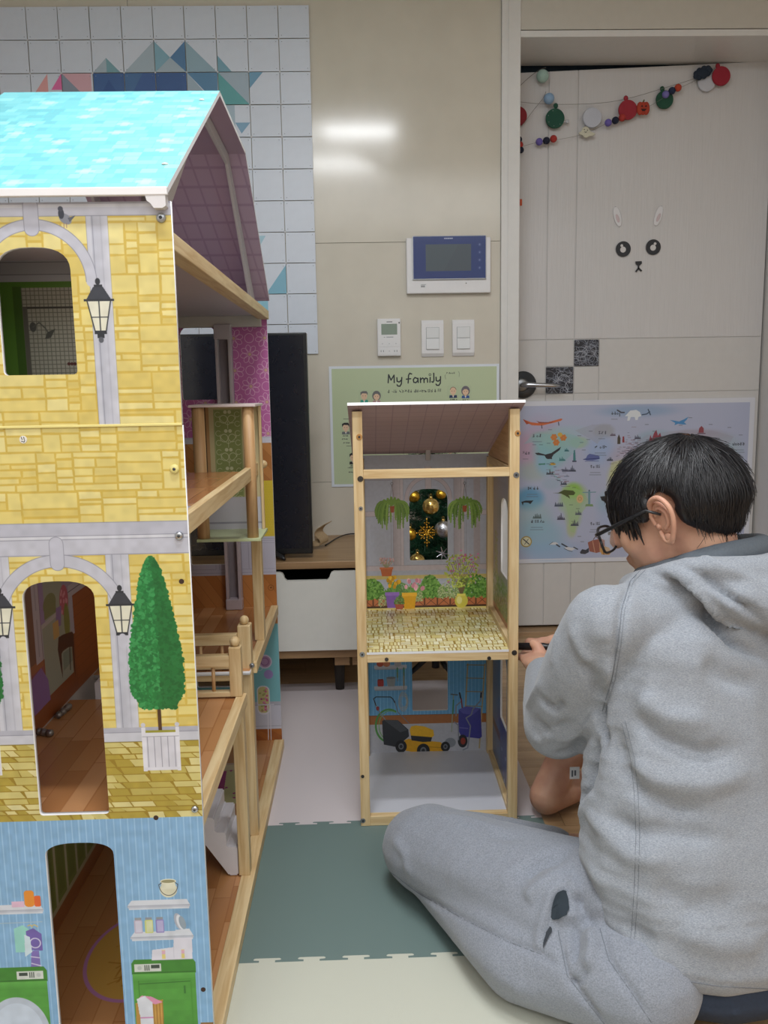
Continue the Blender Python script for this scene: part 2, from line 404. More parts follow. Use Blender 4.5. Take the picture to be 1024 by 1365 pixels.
# ---------------------------------------------------------------- card mosaic on the wall
CG = [aY(407, 8, WY), aY(425, 472, WY)]
xr = (CG[0].x+CG[1].x)/2+.006; zt = CG[0].z
CX = .1003; CZ = (CG[0].z-CG[1].z)/11
tm = thing('card_mosaic', (xr-.5, WY, 1.0), 'wall mosaic of square white cards with blue and pink triangle mountains', 'wall decoration')
tri = {}  # (col from right, row from top): list of (points in unit square, colour)
LB, MBL, DB, TE, PK, PP, GY, LP = '9dbccb', '5f8fb5', '3d5b8f', '67a6ad', 'e070a8', 'f0a8a8', 'a9b8c4', 'cfa9b5'
def T(c, r, *sh): tri[(c, r)] = sh
# rows: 1 = second from top.   points (u right, v up)
T(6, 1, ([(0, 0), (.9, 0), (.45, .45)], GY), ([(.45, 0), (.9, 0), (.45, .45)], '7aa3ae'))
T(5, 1, ([(.0, 0), (1, 0), (1, .95)], GY))
T(4, 1, ([(0, 0), (0, .95), (.5, .45)], '86aec0'), ([(0, 0), (1, 0), (.5, .45)], GY), ([(.5, .45), (1, .95), (1, 0)], '567fa8'))
T(3, 1, ([(0, 0), (0, .95), (.98, 0)], '93aebd'))
T(2, 1, ([(0, 0), (0, .5), (.45, 0)], '79a5b8'))
T(8, 2, ([(.1, .4), (.6, 1), (.6, .4)], PP))
T(7, 2, ([(0, 1), (.95, 1), (.95, 0), (0, 0)], 'd5a9b4'), ([(0, 1), (.6, .4), (0, .4)], '8c97a8'))
tri[(8, 2)] = (([(.1, .4), (.55, 1), (.55, .4)], 'dfa3a3'), ([(.65, .5), (1, 1), (1, .5)], 'e070a8'))
T(6, 2, ([(0, 0), (1, 0), (1, 1), (0, 1)], '44659a'), ([(0, .0), (.5, .8), (1, 0)], '3b5a90'))
T(5, 2, ([(0, 0), (1, 0), (1, 1), (0, 1)], '44639a'), ([(0, 0), (.6, 1), (0, 1)], '4c719f'))
T(4, 2, ([(0, 0), (1, 0), (1, 1), (0, 1)], '3f5f94'))
T(3, 2, ([(0, 1), (1, 1), (.98, .0)], '5b87ab'), ([(0, 1), (.9, 0), (0, 0)], 'a2b3c2'))
T(2, 2, ([(0, 1), (0, 0), (1, 0)], '5ea3a6'), ([(0, 1), (1, 1), (1, 0)], 'a4b4c2'))
T(1, 2, ([(0, 1), (.45, 1), (0, .5)], '6f9dbb'))
T(2, 3, ([(0, 0), (.5, 0), (.5, 1), (0, 1)], 'a9bccb'), ([(.5, .45), (1, .45), (.7, .1)], '7fa5c2'))
T(1, 7, ([(0, .9), (.35, .9), (.1, .5)], 'a4c6d6')); T(1, 8, ([(.3, 0), (1, 0), (1, .95)], '7fb4cb'))
T(1, 9, ([(0, .3), (.35, .3), (.35, .95), (0, .95)], '8fc3d6'))
T(4, 9, ([(0, 0), (.7, .7), (.7, 0)], '7fb4cb')); T(9, 4, ([(0, 0), (1, 0), (.5, .8)], MBL)); T(11, 3, ([(0, 0), (1, 0), (1, 1)], TE))
cw = mat('d3d9e6', .38, name='card_white'); card_mesh = None
for c in range(14):
    for r in range(11):
        x1 = xr - c*CX; x0 = x1-CX; z1 = zt-r*CZ; z0 = z1-CZ; g = .0013
        if c >= 10 and r > 9: continue
        sh = tri.get((c, r))
        if sh is None and card_mesh:
            o = bpy.data.objects.new('card', card_mesh); COL.objects.link(o); o.parent = tm
            o.location = Vector((x0+g+(CX-2*g)/2, WY-.0085+.0015, z0+g)) - WPOS[tm.name]
            o.rotation_euler = (rnd.uniform(-.006, .006), rnd.uniform(-.006, .006), rnd.uniform(-.01, .01)); continue
        mb = MB(); mb.box(x0+g, x1-g, WY-.0085, WY-.007, z0+g, z1-g)
        mats_ = [cw]
        if sh:
            for i, (pts, colr) in enumerate(sh):
                mats_.append(mat(colr, .45, name='card_ink')); mb.m(len(mats_)-1)
                mb.prism([(x0+g+u*(CX-2*g), z0+g+v*(CZ-2*g)) for u, v in pts], WY-.0086-.00012*(i+1), WY-.0084, 'Y')
        else:
            pass
        o = mb.build('card', mats_, tm)
        if not sh: card_mesh = o.data
mb = MB()
for c in range(0, 14):
    for r in range(0, 12):
        X, Z = xr-c*CX, zt-r*CZ
        if r > 0 and r < 11 and c > 0:
            mb.ball((X, WY-.0080, Z), .003, seg=6, rings=4)
        for sx in (-1, 1):
            for sz in (-1, 1):
                if (c == 0 and sx > 0) or (r == 0 and sz > 0) or (r == 11 and sz < 0): continue
                mb.m(1).box(X+sx*.0095-.0011, X+sx*.0095+.0011, WY-.0092, WY-.0084, Z+sz*.0095-.0011, Z+sz*.0095+.0011); mb.m(0)
mb.build('card_connectors', [WHITE, mat('8f96a0', .4)], tm, kind='stuff')

# ---------------------------------------------------------------- intercom, thermostat, switches
p0, p1 = aY(541, 317, WY), aY(653, 391, WY)
x0, x1, z0, z1 = p0.x, p1.x, p1.z, p0.z
t = thing('intercom_monitor', ((x0+x1)/2, WY, z0), 'white wall intercom with a blue bezel and dark screen', 'intercom')
MB().box(x0, x1, WY-.022, WY, z0, z1-.004, .003).build('housing', WHITE, t)
a, b = x0+.020, x1-.016
fb = MB().box(a, b, WY-.030, WY-.021, z0+.044, z1+.001, .002).build('silver_edge', mat('c9ccd3', .3, .7), t)
cv = Cv(a, z0+.04, b-a, z1-z0-.03, 2200, '243a78')
sx0, sx1, sz0, sz1 = aY(566, 0, WY).x, 0, 0, 0
q0, q1 = aY(566.5, 328, WY), aY(626.5, 362.5, WY)
cv.rect(q0.x, q1.x, q1.z, q0.z, '4a5560'); cv.poly([(q0.x, q1.z), (q0.x+.06, q1.z), (q0.x+.11, q0.z), (q0.x, q0.z)], '505c66', .5)  # slanted paler polygon is a sheen painted into the screen colour
lx = aY(591, 320, WY)
for i in range(8): cv.rect(lx.x+i*.0037, lx.x+i*.0037+.0026, lx.z-.0018, lx.z+.0018, 'c9d0e4')
for k in range(4):
    c_ = aY(637.7, 328+10.2*k, WY); cv.ring(c_.x, c_.z, .0038, .0007, '8fa0cf', .8); cv.ell(c_.x, c_.z, .0012, .0012, 'b0bde0')
MB().box(a+.0025, b-.0025, WY-.0315, WY-.029, z0+.047, z1-.0015, .0006).build('screen_bezel', cv.material('intercom_print', .12), t, uvp=cv.uvp(0, 2))
lp = aY(564, 382, WY)
cv = Cv(lp.x-.012, lp.z-.008, .024, .016, 3000, 'e2e2e4'); [cv.rect(lp.x-.008+i*.0027, lp.x-.008+i*.0027+.0017, lp.z-.005, lp.z+.001, '3c3f45') for i in range(5)]; cv.rect(lp.x-.008, lp.x+.008, lp.z+.003, lp.z+.0045, '7a7d83')
MB().box(lp.x-.012, lp.x+.012, WY-.0226, WY-.0215, lp.z-.007, lp.z+.007).build('sticker', cv.material('label_print', .5), t, uvp=cv.uvp(0, 2))
MB().ball((aY(620.5, 378.5, WY).x, WY-.0222, aY(620.5, 378.5, WY).z), .0018, seg=8, rings=5).build('indicator', BLACK, t)

p0, p1 = aY(502.7, 425.5, WY), aY(534.3, 474.5, WY); x0, x1, z0, z1 = p0.x, p1.x, p1.z, p0.z
t = thing('thermostat', ((x0+x1)/2, WY, z0), 'white wall thermostat with green display and six keys', 'thermostat')
MB().box(x0, x1, WY-.020, WY, z0, z1, .002).build('housing', WHITE, t)
W_ = x1-x0; Hh = z1-z0
MB().box(x0+W_*.17, x1-W_*.15, WY-.0208, WY-.019, z0+Hh*.57, z0+Hh*.86, .0004).build('display', mat('87978a', .2, name='lcd'), t)
cv = Cv(x0, z0, W_, Hh, 3000, 'e4e3e5')
cv.rect(x0+W_*.4, x0+W_*.64, z1-Hh*.1, z1-Hh*.08, '55585f'); cv.rect(x1-W_*.09, x1-W_*.045, z1-Hh*.14, z1-Hh*.095, '16181c')
cv.rect(x0+W_*.27, x0+W_*.33, z0+Hh*.5, z0+Hh*.51, '55585f'); cv.rect(x0+W_*.38, x0+W_*.68, z0+Hh*.495, z0+Hh*.515, '9a9ca3')
MB().box(x0+.002, x1-.002, WY-.0204, WY-.0195, z0+Hh*.43, z1-.003).build('face_print', cv.material('thermostat_print', .4), t, uvp=cv.uvp(0, 2))
for i, (u0, u1) in enumerate(((.04, .38), (.40, .60), (.62, .96))):
    for j in range(2):
        za, zb = z0+Hh*(.04+.2*j), z0+Hh*(.22+.2*j)
        cv = Cv(x0+W_*u0, za, W_*(u1-u0), zb-za, 3000, 'e4e3e5'); cx = x0+W_*(u0+u1)/2; cz = (za+zb)/2
        if j == 0 and i != 1: cv.rect(cx-.006, cx-.0045, cz-.003, cz+.003, '50535b'); cv.rect(cx+.002, cx+.0035, cz-.003, cz+.003, '50535b')
        else: cv.rect(cx-.002, cx+.002, cz-.0005, cz+.0005, '50535b')
        MB().box(x0+W_*u0, x0+W_*u1, WY-.0212, WY-.0195, za, zb, .0004).build('key', cv.material('key_print', .4), t, uvp=cv.uvp(0, 2))
def switch(pa, pb, lab):
    p0, p1 = aY(*pa, WY), aY(*pb, WY); x0, x1, z0, z1 = p0.x, p1.x, p1.z, p0.z
    t = thing('light_switch', ((x0+x1)/2, WY, z0), lab, 'switch', 'double light switches on the stone wall')
    prof = [(WY, z0), (WY-.005, z0+.001), (WY-.011, z0+.012), (WY-.011, z1-.012), (WY-.005, z1-.001), (WY, z1)]
    MB().prism(prof, x0, x1, 'X').build('switch_plate', WHITE, t)
    c = (x0+x1)/2; zc = (z0+z1)/2; m_ = mat('dfe0e2', .35)
    MB().box(c-.0225, c+.0225, WY-.0114, WY-.0105, zc-.037, zc+.037).build('switch_recess', mat('9b9da0', .5), t)
    MB().box(c-.0215, c+.0215, WY-.0135, WY-.0105, zc+.0007, zc+.036, .0008).build('rocker', m_, t)
    MB().prism([(WY-.0105, zc-.0007), (WY-.0135, zc-.0007), (WY-.0165, zc-.036), (WY-.0105, zc-.036)], c-.0215, c+.0215, 'X').build('rocker', m_, t)
switch((561.7, 427), (591.3, 475.6), 'white double light switch next to the thermostat')
switch((602.9, 426.4), (632, 474.7), 'white double light switch nearest the door frame')

# ---------------------------------------------------------------- family poster
def strokes(cv, sts, f, wd, col):
    for st in sts: cv.line([f(*p) for p in st], wd, col)
def scribble(cv, x0, x1, z, h, col, sd, wd):
    rg = random.Random(sd); x = x0
    while x < x1:
        w_ = h*rg.uniform(.6, .95)
        for _ in range(rg.choice((2, 3, 3))):
            k = rg.random()
            if k < .35: cv.line([(x, z+h*rg.random()), (x+w_*.8, z+h*rg.random())], wd, col)
            elif k < .7: xx = x+w_*rg.uniform(.2, .9); cv.line([(xx, z+h*.05), (xx, z+h)], wd, col)
            else: cv.ring(x+w_*.4, z+h*.3, h*.22, wd, col)
        x += w_*rg.choice((1.15, 1.15, 1.15, 1.8))
A, B, C_, D_ = (aY(*q, WY) for q in ((437.6, 488.6), (665.5, 484.4), (442.9, 649), (440, 560)))
px0, px1, pz0, pz1 = A.x+.002, B.x, C_.z, A.z
cv = Cv(px0, pz0, px1-px0, pz1-pz0, 1900, 'dfe5ee')
e = .009; cv.rect(px0+e, px1-e, pz0+e, pz1-e, 'bccaa6'); cv.rect(px0+e, px1-e, pz0+e, pz1-e, 'c4cfab', .4)
K = '22262b'
def P(px, py): q = aY(px, py, WY); return (q.x, q.z)
def Z(cx_, cy_):  # zoom crop 510..670 x 490..545, scale 6.4
    return P(510+cx_/6.4, 490+cy_/6.4)
wd = .0042
strokes(cv, [[(48, 130), (52, 62), (72, 108), (98, 66), (100, 128)], [(122, 88), (124, 118), (142, 124), (160, 108)], [(164, 86), (160, 140), (148, 160), (130, 158), (124, 148)],
  [(248, 56), (232, 50), (222, 66), (218, 132)], [(203, 100), (240, 96)],
  [(300, 96), (276, 86), (262, 104), (266, 126), (284, 130), (300, 112), (302, 92), (304, 128)],
  [(322, 90), (324, 128)], [(324, 106), (340, 90), (352, 96), (354, 128)], [(354, 106), (368, 90), (382, 96), (384, 126)],
  [(406, 86), (404, 126)], [(436, 50), (438, 110), (430, 126), (420, 122)],
  [(456, 84), (458, 112), (474, 118), (490, 104)], [(494, 78), (492, 134), (480, 152), (462, 152), (456, 142)]], Z, wd, K)
cv.ring(*Z(404, 62), .0035, .0018, K)
a, b = Z(42, 218), Z(466, 208); scribble(cv, a[0], b[0], a[1]-.0, .0105, K, 5, .0011)
for i in range(3): q = Z(472+i*11, 205); cv.line([(q[0], q[1]), (q[0]+.001, q[1]+.009)], .0014, K)
a = Z(545, 55); scribble(cv, a[0], a[0]+.028, a[1], .006, K, 9, .0008); cv.line([Z(538, 100), Z(532, 70), Z(538, 60)], .0007, K); cv.line([Z(652, 80), Z(654, 50), Z(648, 34)], .0007, K)
def person_icon(cx_, cy_, s, hair, cloth, kind, label=True):
    """small printed avatar; centre of the face at pixel (cx_,cy_)"""
    x, z = P(cx_, cy_)
    cv.rect(x-9*s, x+9*s, z-11*s, z+9*s, 'b2bd9c'); cv.rect(x-8.7*s, x+8.7*s, z-10.7*s, z+8.7*s, 'bccaa6')
    if kind == 'bun': cv.ell(x, z+1*s, 7*s, 8*s, hair)
    cv.poly([(x-6.5*s, z-11*s), (x-6*s, z-6.5*s), (x+6*s, z-6.5*s), (x+6.5*s, z-11*s)], cloth)
    cv.poly([(x-2*s, z-6*s), (x, z-11*s), (x+2*s, z-6*s)], 'e8e6e2'); cv.rect(x-1.5*s, x+1.5*s, z-7.5*s, z-4*s, 'dcb596')
    cv.ell(x, z, 5*s, 6*s, 'e3c0a2')
    if kind == 'short': cv.poly([(x-6*s, z+1*s), (x-6*s, z+6*s), (x-2*s, z+8*s), (x+4*s, z+8*s), (x+6*s, z+5*s), (x+5.6*s, z+1*s), (x+4*s, z+4*s), (x-3*s, z+4.5*s)], hair)
    if kind == 'bald': cv.ring(x, z+.5*s, 5.2*s, 1*s, hair, 1, 6*s, 20, 160)
    if kind == 'bun': cv.ell(x, z-.4*s, 4.4*s, 5.4*s, 'e3c0a2'); cv.poly([(x-5*s, z+1*s), (x-4*s, z+6*s), (x+4*s, z+6*s), (x+5*s, z+1*s), (x+2*s, z+4*s), (x-2*s, z+4*s)], hair)
    for sg in (-1, 1): cv.ell(x+sg*2*s, z+.2*s, .5*s, .5*s, '4a3a34')
    if label: scribble(cv, x-5*s, x+5*s, z-14.4*s, 2.4*s, K, int(cx_), .0009)
s_ = .0021
person_icon(485.5, 528, s_, '6b6a6c', '2fa08a', 'short'); person_icon(502, 528.5, s_, '6b6a6c', 'b98f90', 'bun')
person_icon(604, 521.5, s_, '8a7566', '27375e', 'bald'); person_icon(620.5, 522, s_, '6b6570', '2c4f93', 'bun')
person_icon(461, 570, s_, '1b1c1f', '6c6f73', 'short'); person_icon(471, 610, s_, '1b1c1f', '222326', 'short')
person_icon(650, 570, s_, '1b1c1f', 'a8607a', 'bun'); person_icon(560, 590, s_, '2b2a2f', '9a6a80', 'bun'); person_icon(600, 600, s_, '1b1c1f', '4f7a9c', 'short')
for q in ((458, 558.5, 470), (462, 594.5, 471)): cv.line([P(q[0], q[1]), P(q[2], q[1])], .0014, '4b5148')
for i, (X_, Y_) in enumerate(((459, 586), (461, 591), (467, 624), (468, 630))): a = P(X_, Y_); scribble(cv, a[0]-.008, a[0]+.012, a[1], .004, K, i+30, .0008)
MB().box(px0, px1, WY-.0035, WY-.0015, pz0, pz1, .0002).build('family_poster', cv.material('family_poster_print', .4), uvp=cv.uvp(0, 2),
   label='green and white "My family" poster with small drawn portraits behind the wooden toy shed', cat='poster')

# ================================================================== THE DOLLHOUSE
HX0, HX1, HY0, HY1 = -.553, -.221, 1.054, 2.149
HC = (HX0+HX1)/2
house = thing('dollhouse', (HC, (HY0+HY1)/2, 0), 'large three-storey wooden dollhouse with turquoise roof and yellow stone print', 'dollhouse')
edge_w = mat('e9e8ea', .45, name='board_edge')
def faces(axis, sign, front=0, rest=1, back=2):
    i = 'XYZ'.index(axis)
    return lambda n: front if n[i]*sign > .7 else (back if n[i]*sign < -.7 else rest)
# ---- stone pattern painter
def stones(cv, u0, u1, v0, v1, cols, grout, hmin=.008, seed=1, clip=None):
    rg = random.Random(seed); cv.rect(u0, u1, v0, v1, grout)
    def cell(a, b, c, d):
        w_, h_ = b-a, d-c
        if w_ > .085 or (w_ > 4.5*h_ and w_ > .045 and rg.random() < .6) or (h_ > .02 and w_ > .03 and rg.random() < .35):
            s_ = a+w_*rg.uniform(.35, .65); cell(a, s_, c, d); cell(s_, b, c, d); return
        if h_ > .026 or (h_ > 1.9*hmin and rg.random() < .72):
            s_ = c+h_*rg.uniform(.35, .65); cell(a, b, c, s_); cell(a, b, s_, d); return
        g = .0011; j = lambda: rg.uniform(-.0006, .0006)
        pts = [(a+g+j(), c+g+j()), (b-g+j(), c+g+j()), (b-g+j(), d-g+j()), (a+g+j(), d-g+j())]
        cv.poly(pts, rg.choice(cols)); cv.line(pts+[pts[0]], .0008, grout, .5)
    y = v0; k = 0
    while y < v1-.004:
        h = min(rg.uniform(.04, .065), v1-y); x = u0-(.03 if k % 2 else 0)
        while x < u1:
            w_ = rg.uniform(.06, .12); cell(x, min(x+w_, u1+.01), y, y+h); x += w_
        y += h; k += 1
YS = ['d9ca84', 'd4c276', 'dccf8e', 'd0bb6a', 'd8c87e']; YG = 'c8ac50'
GR, GR2, GRD = 'b9bac6', 'a6a7b4', '8a8b99'
def F(px, py): q = aY(px, py, HY0); return (q.x, q.z)
def lantern(cv, cx, zt_, s=1):
    """printed wall lantern, top of finial at zt_"""
    w_ = .0165*s; K = '2e3138'
    cv.ell(cx, zt_-.004, .003, .004, K); cv.poly([(cx-.005, zt_-.0075), (cx+.005, zt_-.0075), (cx+.005, zt_-.011), (cx-.005, zt_-.011)], K)
    cv.poly([(cx-.006, zt_-.0105), (cx+.006, zt_-.0105), (cx+w_*.9, zt_-.025), (cx-w_*.9, zt_-.025)], '3a3d46'); cv.rect(cx-w_*1.1, cx+w_*1.1, zt_-.027, zt_-.0245, K)
    cv.poly([(cx-w_*.85, zt_-.027), (cx+w_*.85, zt_-.027), (cx+w_*.4, zt_-.063), (cx-w_*.4, zt_-.063)], 'd8d6c4')
    for a, b in ((-.85, -.4), (.85, .4), (0, 0)): cv.line([(cx+a*w_, zt_-.027), (cx+b*w_, zt_-.063)], .0014, K)
    cv.line([(cx-w_*.62, zt_-.046), (cx+w_*.62, zt_-.046)], .0011, K)
    cv.rect(cx-w_*.45, cx+w_*.45, zt_-.066, zt_-.062, K); cv.rect(cx-.004, cx+.004, zt_-.071, zt_-.065, K); cv.ell(cx, zt_-.073, .003, .0035, '5a5d66')
def gradv(cv, x0, x1, z0, z1, ca, cb, n=10, horiz=True):
    a, b = np.array(srgb(ca)), np.array(srgb(cb))
    for i in range(n):
        c = tuple(a+(b-a)*(i+.5)/n)
        if horiz: cv.rect(x0+(x1-x0)*i/n, x0+(x1-x0)*(i+1)/n, z0, z1, c)
        else: cv.rect(x0, x1, z0+(z1-z0)*i/n, z0+(z1-z0)*(i+1)/n, c)
def pilaster(cv, x0, x1, z0, z1):
    gradv(cv, x0, x1, z0, z1, 'a9abb8', 'c3c4ce'); w_ = x1-x0
    cv.line([(x0, z0), (x0, z1)], .0009, GRD); cv.line([(x0+w_*.28, z0), (x0+w_*.28, z1)], .0009, GRD); cv.line([(x1, z0), (x1, z1)], .0005, 'a39a7a')
    cv.rect(x0+w_*.62, x0+w_*.7, z0, z1, 'b0b1bd')
    cv.rect(x0, x0+w_*.2, z0, z1, 'c6c7d0', .7)
ppm = 1900
SEAM = .907; PT = 1.176
cv = Cv(HX0, 0, HX1-HX0, PT, ppm, 'd9c060')
stones(cv, HX0, HX1, .39, PT, YS, YG, .0085, 11)
# upper storey
for sg in (-1, 1): 
    a, b = sorted((HC+sg*.0645, HC+sg*.0900)); pilaster(cv, a, b, SEAM, 1.165)
for i, (za, zb) in enumerate(((1.156, 1.166), (1.166, 1.1695), (1.1695, 1.176))): cv.rect(HX0, HX1, za, zb, (GR, 'c6c7cf', GR2)[i])
cv.line([(HX0, 1.156), (HX1, 1.156)], .0008, GRD)
def archring(zc, r, wd_, zfoot=None):
    cv.ring(HC, zc, r, wd_, GR, 1, None, 0, 180, 40); cv.ring(HC, zc, r+wd_/2, .0009, GRD, 1, None, 0, 180, 40); cv.ring(HC, zc, r-wd_/2, .0009, GRD, 1, None, 0, 180, 40)
archring(1.080, .0665, .0125)
def keystone(zc):
    cv.poly(rrect(HC-.0088, HC+.0088, zc-.0215, zc+.0215, .0085), 'b6b7c4'); cv.line(rrect(HC-.0088, HC+.0088, zc-.0215, zc+.0215, .0085)+[(HC+.0003, zc-.0215)], .0008, GRD)
keystone(1.155)
lantern(cv, HC+.0735, 1.084); lantern(cv, HC-.0735, 1.084)
bx, bz = F(86, 290); K='3b3f4c'   # pigeon
cv.ell(bx+.001, bz-.002, .008, .0055, '8b8f9c', rot=-.6); cv.ell(bx-.0035, bz+.004, .0035, .006, K); cv.ell(bx-.004, bz+.0095, .003, .003, '4a4e5c'); cv.poly([(bx+.004, bz-.001), (bx+.014, bz+.002), (bx+.006, bz-.006)], '5f6371')
cv.line([(bx-.001, bz-.007), (bx-.001, bz-.012)], .0008, 'a07a70'); cv.line([(bx+.002, bz-.007), (bx+.002, bz-.012)], .0008, 'a07a70')
# between: cornice of the middle storey
cv.rect(HX0, HX1, .7445, .7865, GR); cv.rect(HX0, HX1, .7700, .7865, 'b0b1be'); cv.rect(HX0, HX1, .7655, .770, 'c9cad3')
for z in (.7865, .770, .7655, .7455): cv.line([(HX0, z), (HX1, z)], .0009, GRD)
for sg in (-1, 1):
    a, b = sorted((HC+sg*.0605, HC+sg*.0895)); pilaster(cv, a, b, .511, .7450)
archring(.6615, .0770, .0155); keystone(.7475)
lantern(cv, HC+.0755, .7055, 1.02); lantern(cv, HC-.0755, .7055, 1.02)
for sg in (-1, 1): cv.ell(HC+sg*.0755, .632, .006, .01, GR)
# base moulding and cobbles
cv.rect(HX0, HX1, .4955, .5155, 'bfc0ca'); cv.rect(HX0, HX1, .5085, .5155, 'a9aab7'); cv.line([(HX0, .5085), (HX1, .5085)], .0009, GRD); cv.line([(HX0, .4955), (HX1, .4955)], .001, '77703f')
rg = random.Random(5); cv.rect(HX0, HX1, .389, .4955, '957b2c')
y = .389; k = 0
while y < .494:
    h = rg.uniform(.006, .012); x = HX0-rg.random()*.02
    while x < HX1:
        w_ = rg.uniform(.012, .036); sk = rg.uniform(-.009, -.002); top = min(y+h-.0012, .495)
        big = rg.random() < .25
        cv.poly([(x+.0007, y), (x+w_-.0012, y), (x+w_-.0012+sk, top), (x+.0007+sk, top)], rg.choice(['beb068', 'c6ba78', 'cfc48a', 'b5a558', 'd3ca96']) if not big else 'a8943f')
        x += w_
    y += h; k += 1
# potted cypress (printed), one each side of the door
for sg in (-1, 1):
    tx = HC+sg*.1165
    cv.line([(tx, .50), (tx, .556)], .0046, '4d3626')
    hw = lambda t_: .034*min(1, 1.25*(1-t_)**.55)*(1 if t_ > .12 else .65+t_*2.9)
    rg = random.Random(7)
    cv.poly([(tx-hw(t_), .540+.2*t_) for t_ in [k/16 for k in range(17)]]+[(tx+hw(t_), .540+.2*t_) for t_ in [k/16 for k in range(16, -1, -1)]], '226b37')
    for i in range(2600):
        t_ = rg.random()**.9; z = .540+.20*t_; off = rg.uniform(-1, 1); x = tx+off*hw(t_)
        dk = off > .1
        cv.ell(x, z, rg.uniform(.0012, .0030), rg.uniform(.0012, .0034), rg.choice(['1f6b35', '1c6030', '256f3a'] if dk else ['2b8144', '23763c', '3a9152', '1f6b38']), 1, rg.random()*3)
        if i == 0: pass
    x0, x1 = tx-.0235, tx+.0235
    cv.poly([(x0, .505), (x1, .505), (x1-.001, .456), (x0+.001, .456)], 'c9c8d2')
    for i in range(5): cv.line([(x0+.006+i*.0088, .46), (x0+.006+i*.0088, .503)], .0009, '8d8c9a')
    cv.rect(x0-.001, x0+.004, .454, .515, 'd6d5de'); cv.rect(x1-.004, x1+.001, .454, .515, 'd6d5de'); cv.rect(x0, x1, .502, .5075, 'd6d5de'); cv.rect(x0, x1, .4555, .4595, 'cfced8')
    for x in (x0+.0015, x1-.0015): cv.ell(x, .518, .003, .003, 'c3c2cd')
    cv.line([(x0, .502), (x1, .502)], .0007, '8d8c9a'); cv.rect(x0+.004, x1-.004, .5075, .5105, '97933a')
# laundry storey
cv.rect(HX0, HX1, 0, .389, '7ea6cb')
for i in range(60):
    x = HX0+.0015+i*.0092
    if x < HX1: cv.rect(x, x+.0016, 0, .389, '96bad9'); cv.rect(x+.0046, x+.0068, 0, .389, '83abd0', .6)
def shelf(x0, x1, z, d=.009):
    cv.poly([(x0, z-.003), (x1, z-.003), (x1-.004, z+d*.55), (x0+.006, z+d*.55)], 'c9ccd6'); cv.rect(x0, x1, z-.006, z-.003, 'b4b7c4'); cv.rect(x0+.002, x1-.001, z-.0085, z-.006, 'c6c9d3'); cv.line([(x0, z-.003), (x1, z-.003)], .0006, '8e92a2')
# right of the door
cv.poly([(HC+.14, .268), (HC+.142, .268), (HC+.142, .225), (HC+.12, .235), (HC+.118, .262)], '6c93b5', .6)
shelf(HC+.0585, HC+.1425, .2655); shelf(HC+.0600, HC+.1450, .2195)
bx, bz = HC+.115, .288
cv.ell(bx, bz-.003, .0115, .0115, 'cfcbb4'); cv.rect(bx-.0095, bx+.0095, bz-.002, bz+.009, 'd4d1bd'); cv.ell(bx, bz+.009, .010, .0028, '8f8a68'); cv.ring(bx, bz+.009, .010, .0012, 'dedac4', 1, .003)
cv.ring(bx, bz+.0045, .0125, .0008, '2f3036', 1, .016, 180, 360); cv.line([(bx-.0125, bz+.0045), (bx-.009, bz+.007)], .0009, '2f3036'); cv.line([(bx+.0125, bz+.0045), (bx+.009, bz+.007)], .0009, '2f3036')
for i, (c, d) in enumerate((('c3bfd0', 'b6a9bc'), ('c9cca6', 'c5c87a'), ('b0a8cf', '8d7fbb'))):
    x = HC+.0715+i*.0145; cv.poly(rrect(x-.0056, x+.0056, .222, .2415, .0015), d); cv.poly(rrect(x-.0038, x+.0045, .2235, .240, .001), c); cv.rect(x-.0045, x+.0045, .2415, .2455, '8b8f96')
cv.ell(HC+.126, .238, .0055, .0125, 'a9acb9', rot=.25); cv.ell(HC+.128, .237, .0045, .011, 'd2d5de', rot=.25); cv.ell(HC+.131, .236, .0042, .0100, '8b98a5', rot=.25); cv.poly([(HC+.121, .2255), (HC+.14, .227), (HC+.141, .2215), (HC+.121, .2205)], 'c8cbd4')
def machine(x0, x1, zb, zt_, flip):
    cv.poly([(x0-.001, zt_-.022), (x0-.001, zt_-.006), (x0+.003, zt_), (x1-.003, zt_), (x1+.001, zt_-.006), (x1+.001, zt_-.022)], '3f7d2c'); cv.rect(x0, x1, zb, zt_-.02, '4f9138'); cv.rect(x0, x1, zt_-.021, zt_-.0195, '2f6420')
    gradv(cv, x0, x1, zt_-.034, zt_-.022, '4b8c35', '5fa348', 6, False); gradv(cv, x0, x1, zb, zt_-.045, '3f7a2c', '54983c', 8, False)
    px_ = x0+.003 if not flip else x1-.040
    cv.rect(px_, px_+.036, zt_-.0185, zt_-.0065, 'c8cbc6'); a = .0225 if not flip else .003
    cv.rect(px_+a, px_+a+.0115, zt_-.0135, zt_-.0085, '39433c'); b = .005 if not flip else .0275
    cv.ell(px_+b+.002, zt_-.0125, .003, .003, 'b2b6b4')
    for i in range(3): cv.rect(px_+(.0135 if not flip else .017)+i*.0026, px_+(.0150 if not flip else .0185)+i*.0026, zt_-.0165, zt_-.008, '59605a')
machine(HC+.0595, HC+.1445, .005, .183, False)
for q in ((.0035, '356c25'), (.0, '478a31')): cv.line([(HC+.067+q[0]*0, .15-q[0]), (HC+.138, .152-q[0]), (HC+.138, .05)], .0016, q[1])
cv.line([(HC+.067, .151), (HC+.067, .09)], .0012, '3c752b'); cv.rect(HC+.1275, HC+.1305, .13, .142, '36702a')
cv.poly([(HC+.0865, .1815), (HC+.142, .1815), (HC+.1425, .2135), (HC+.118, .2135), (HC+.117, .2), (HC+.088, .197)], 'd2cfdb'); cv.line([(HC+.0865, .1815), (HC+.142, .1815)], .0006, '8f8d9c')
cv.line([(HC+.117, .201), (HC+.117, .184)], .0006, 'b9b6c6')
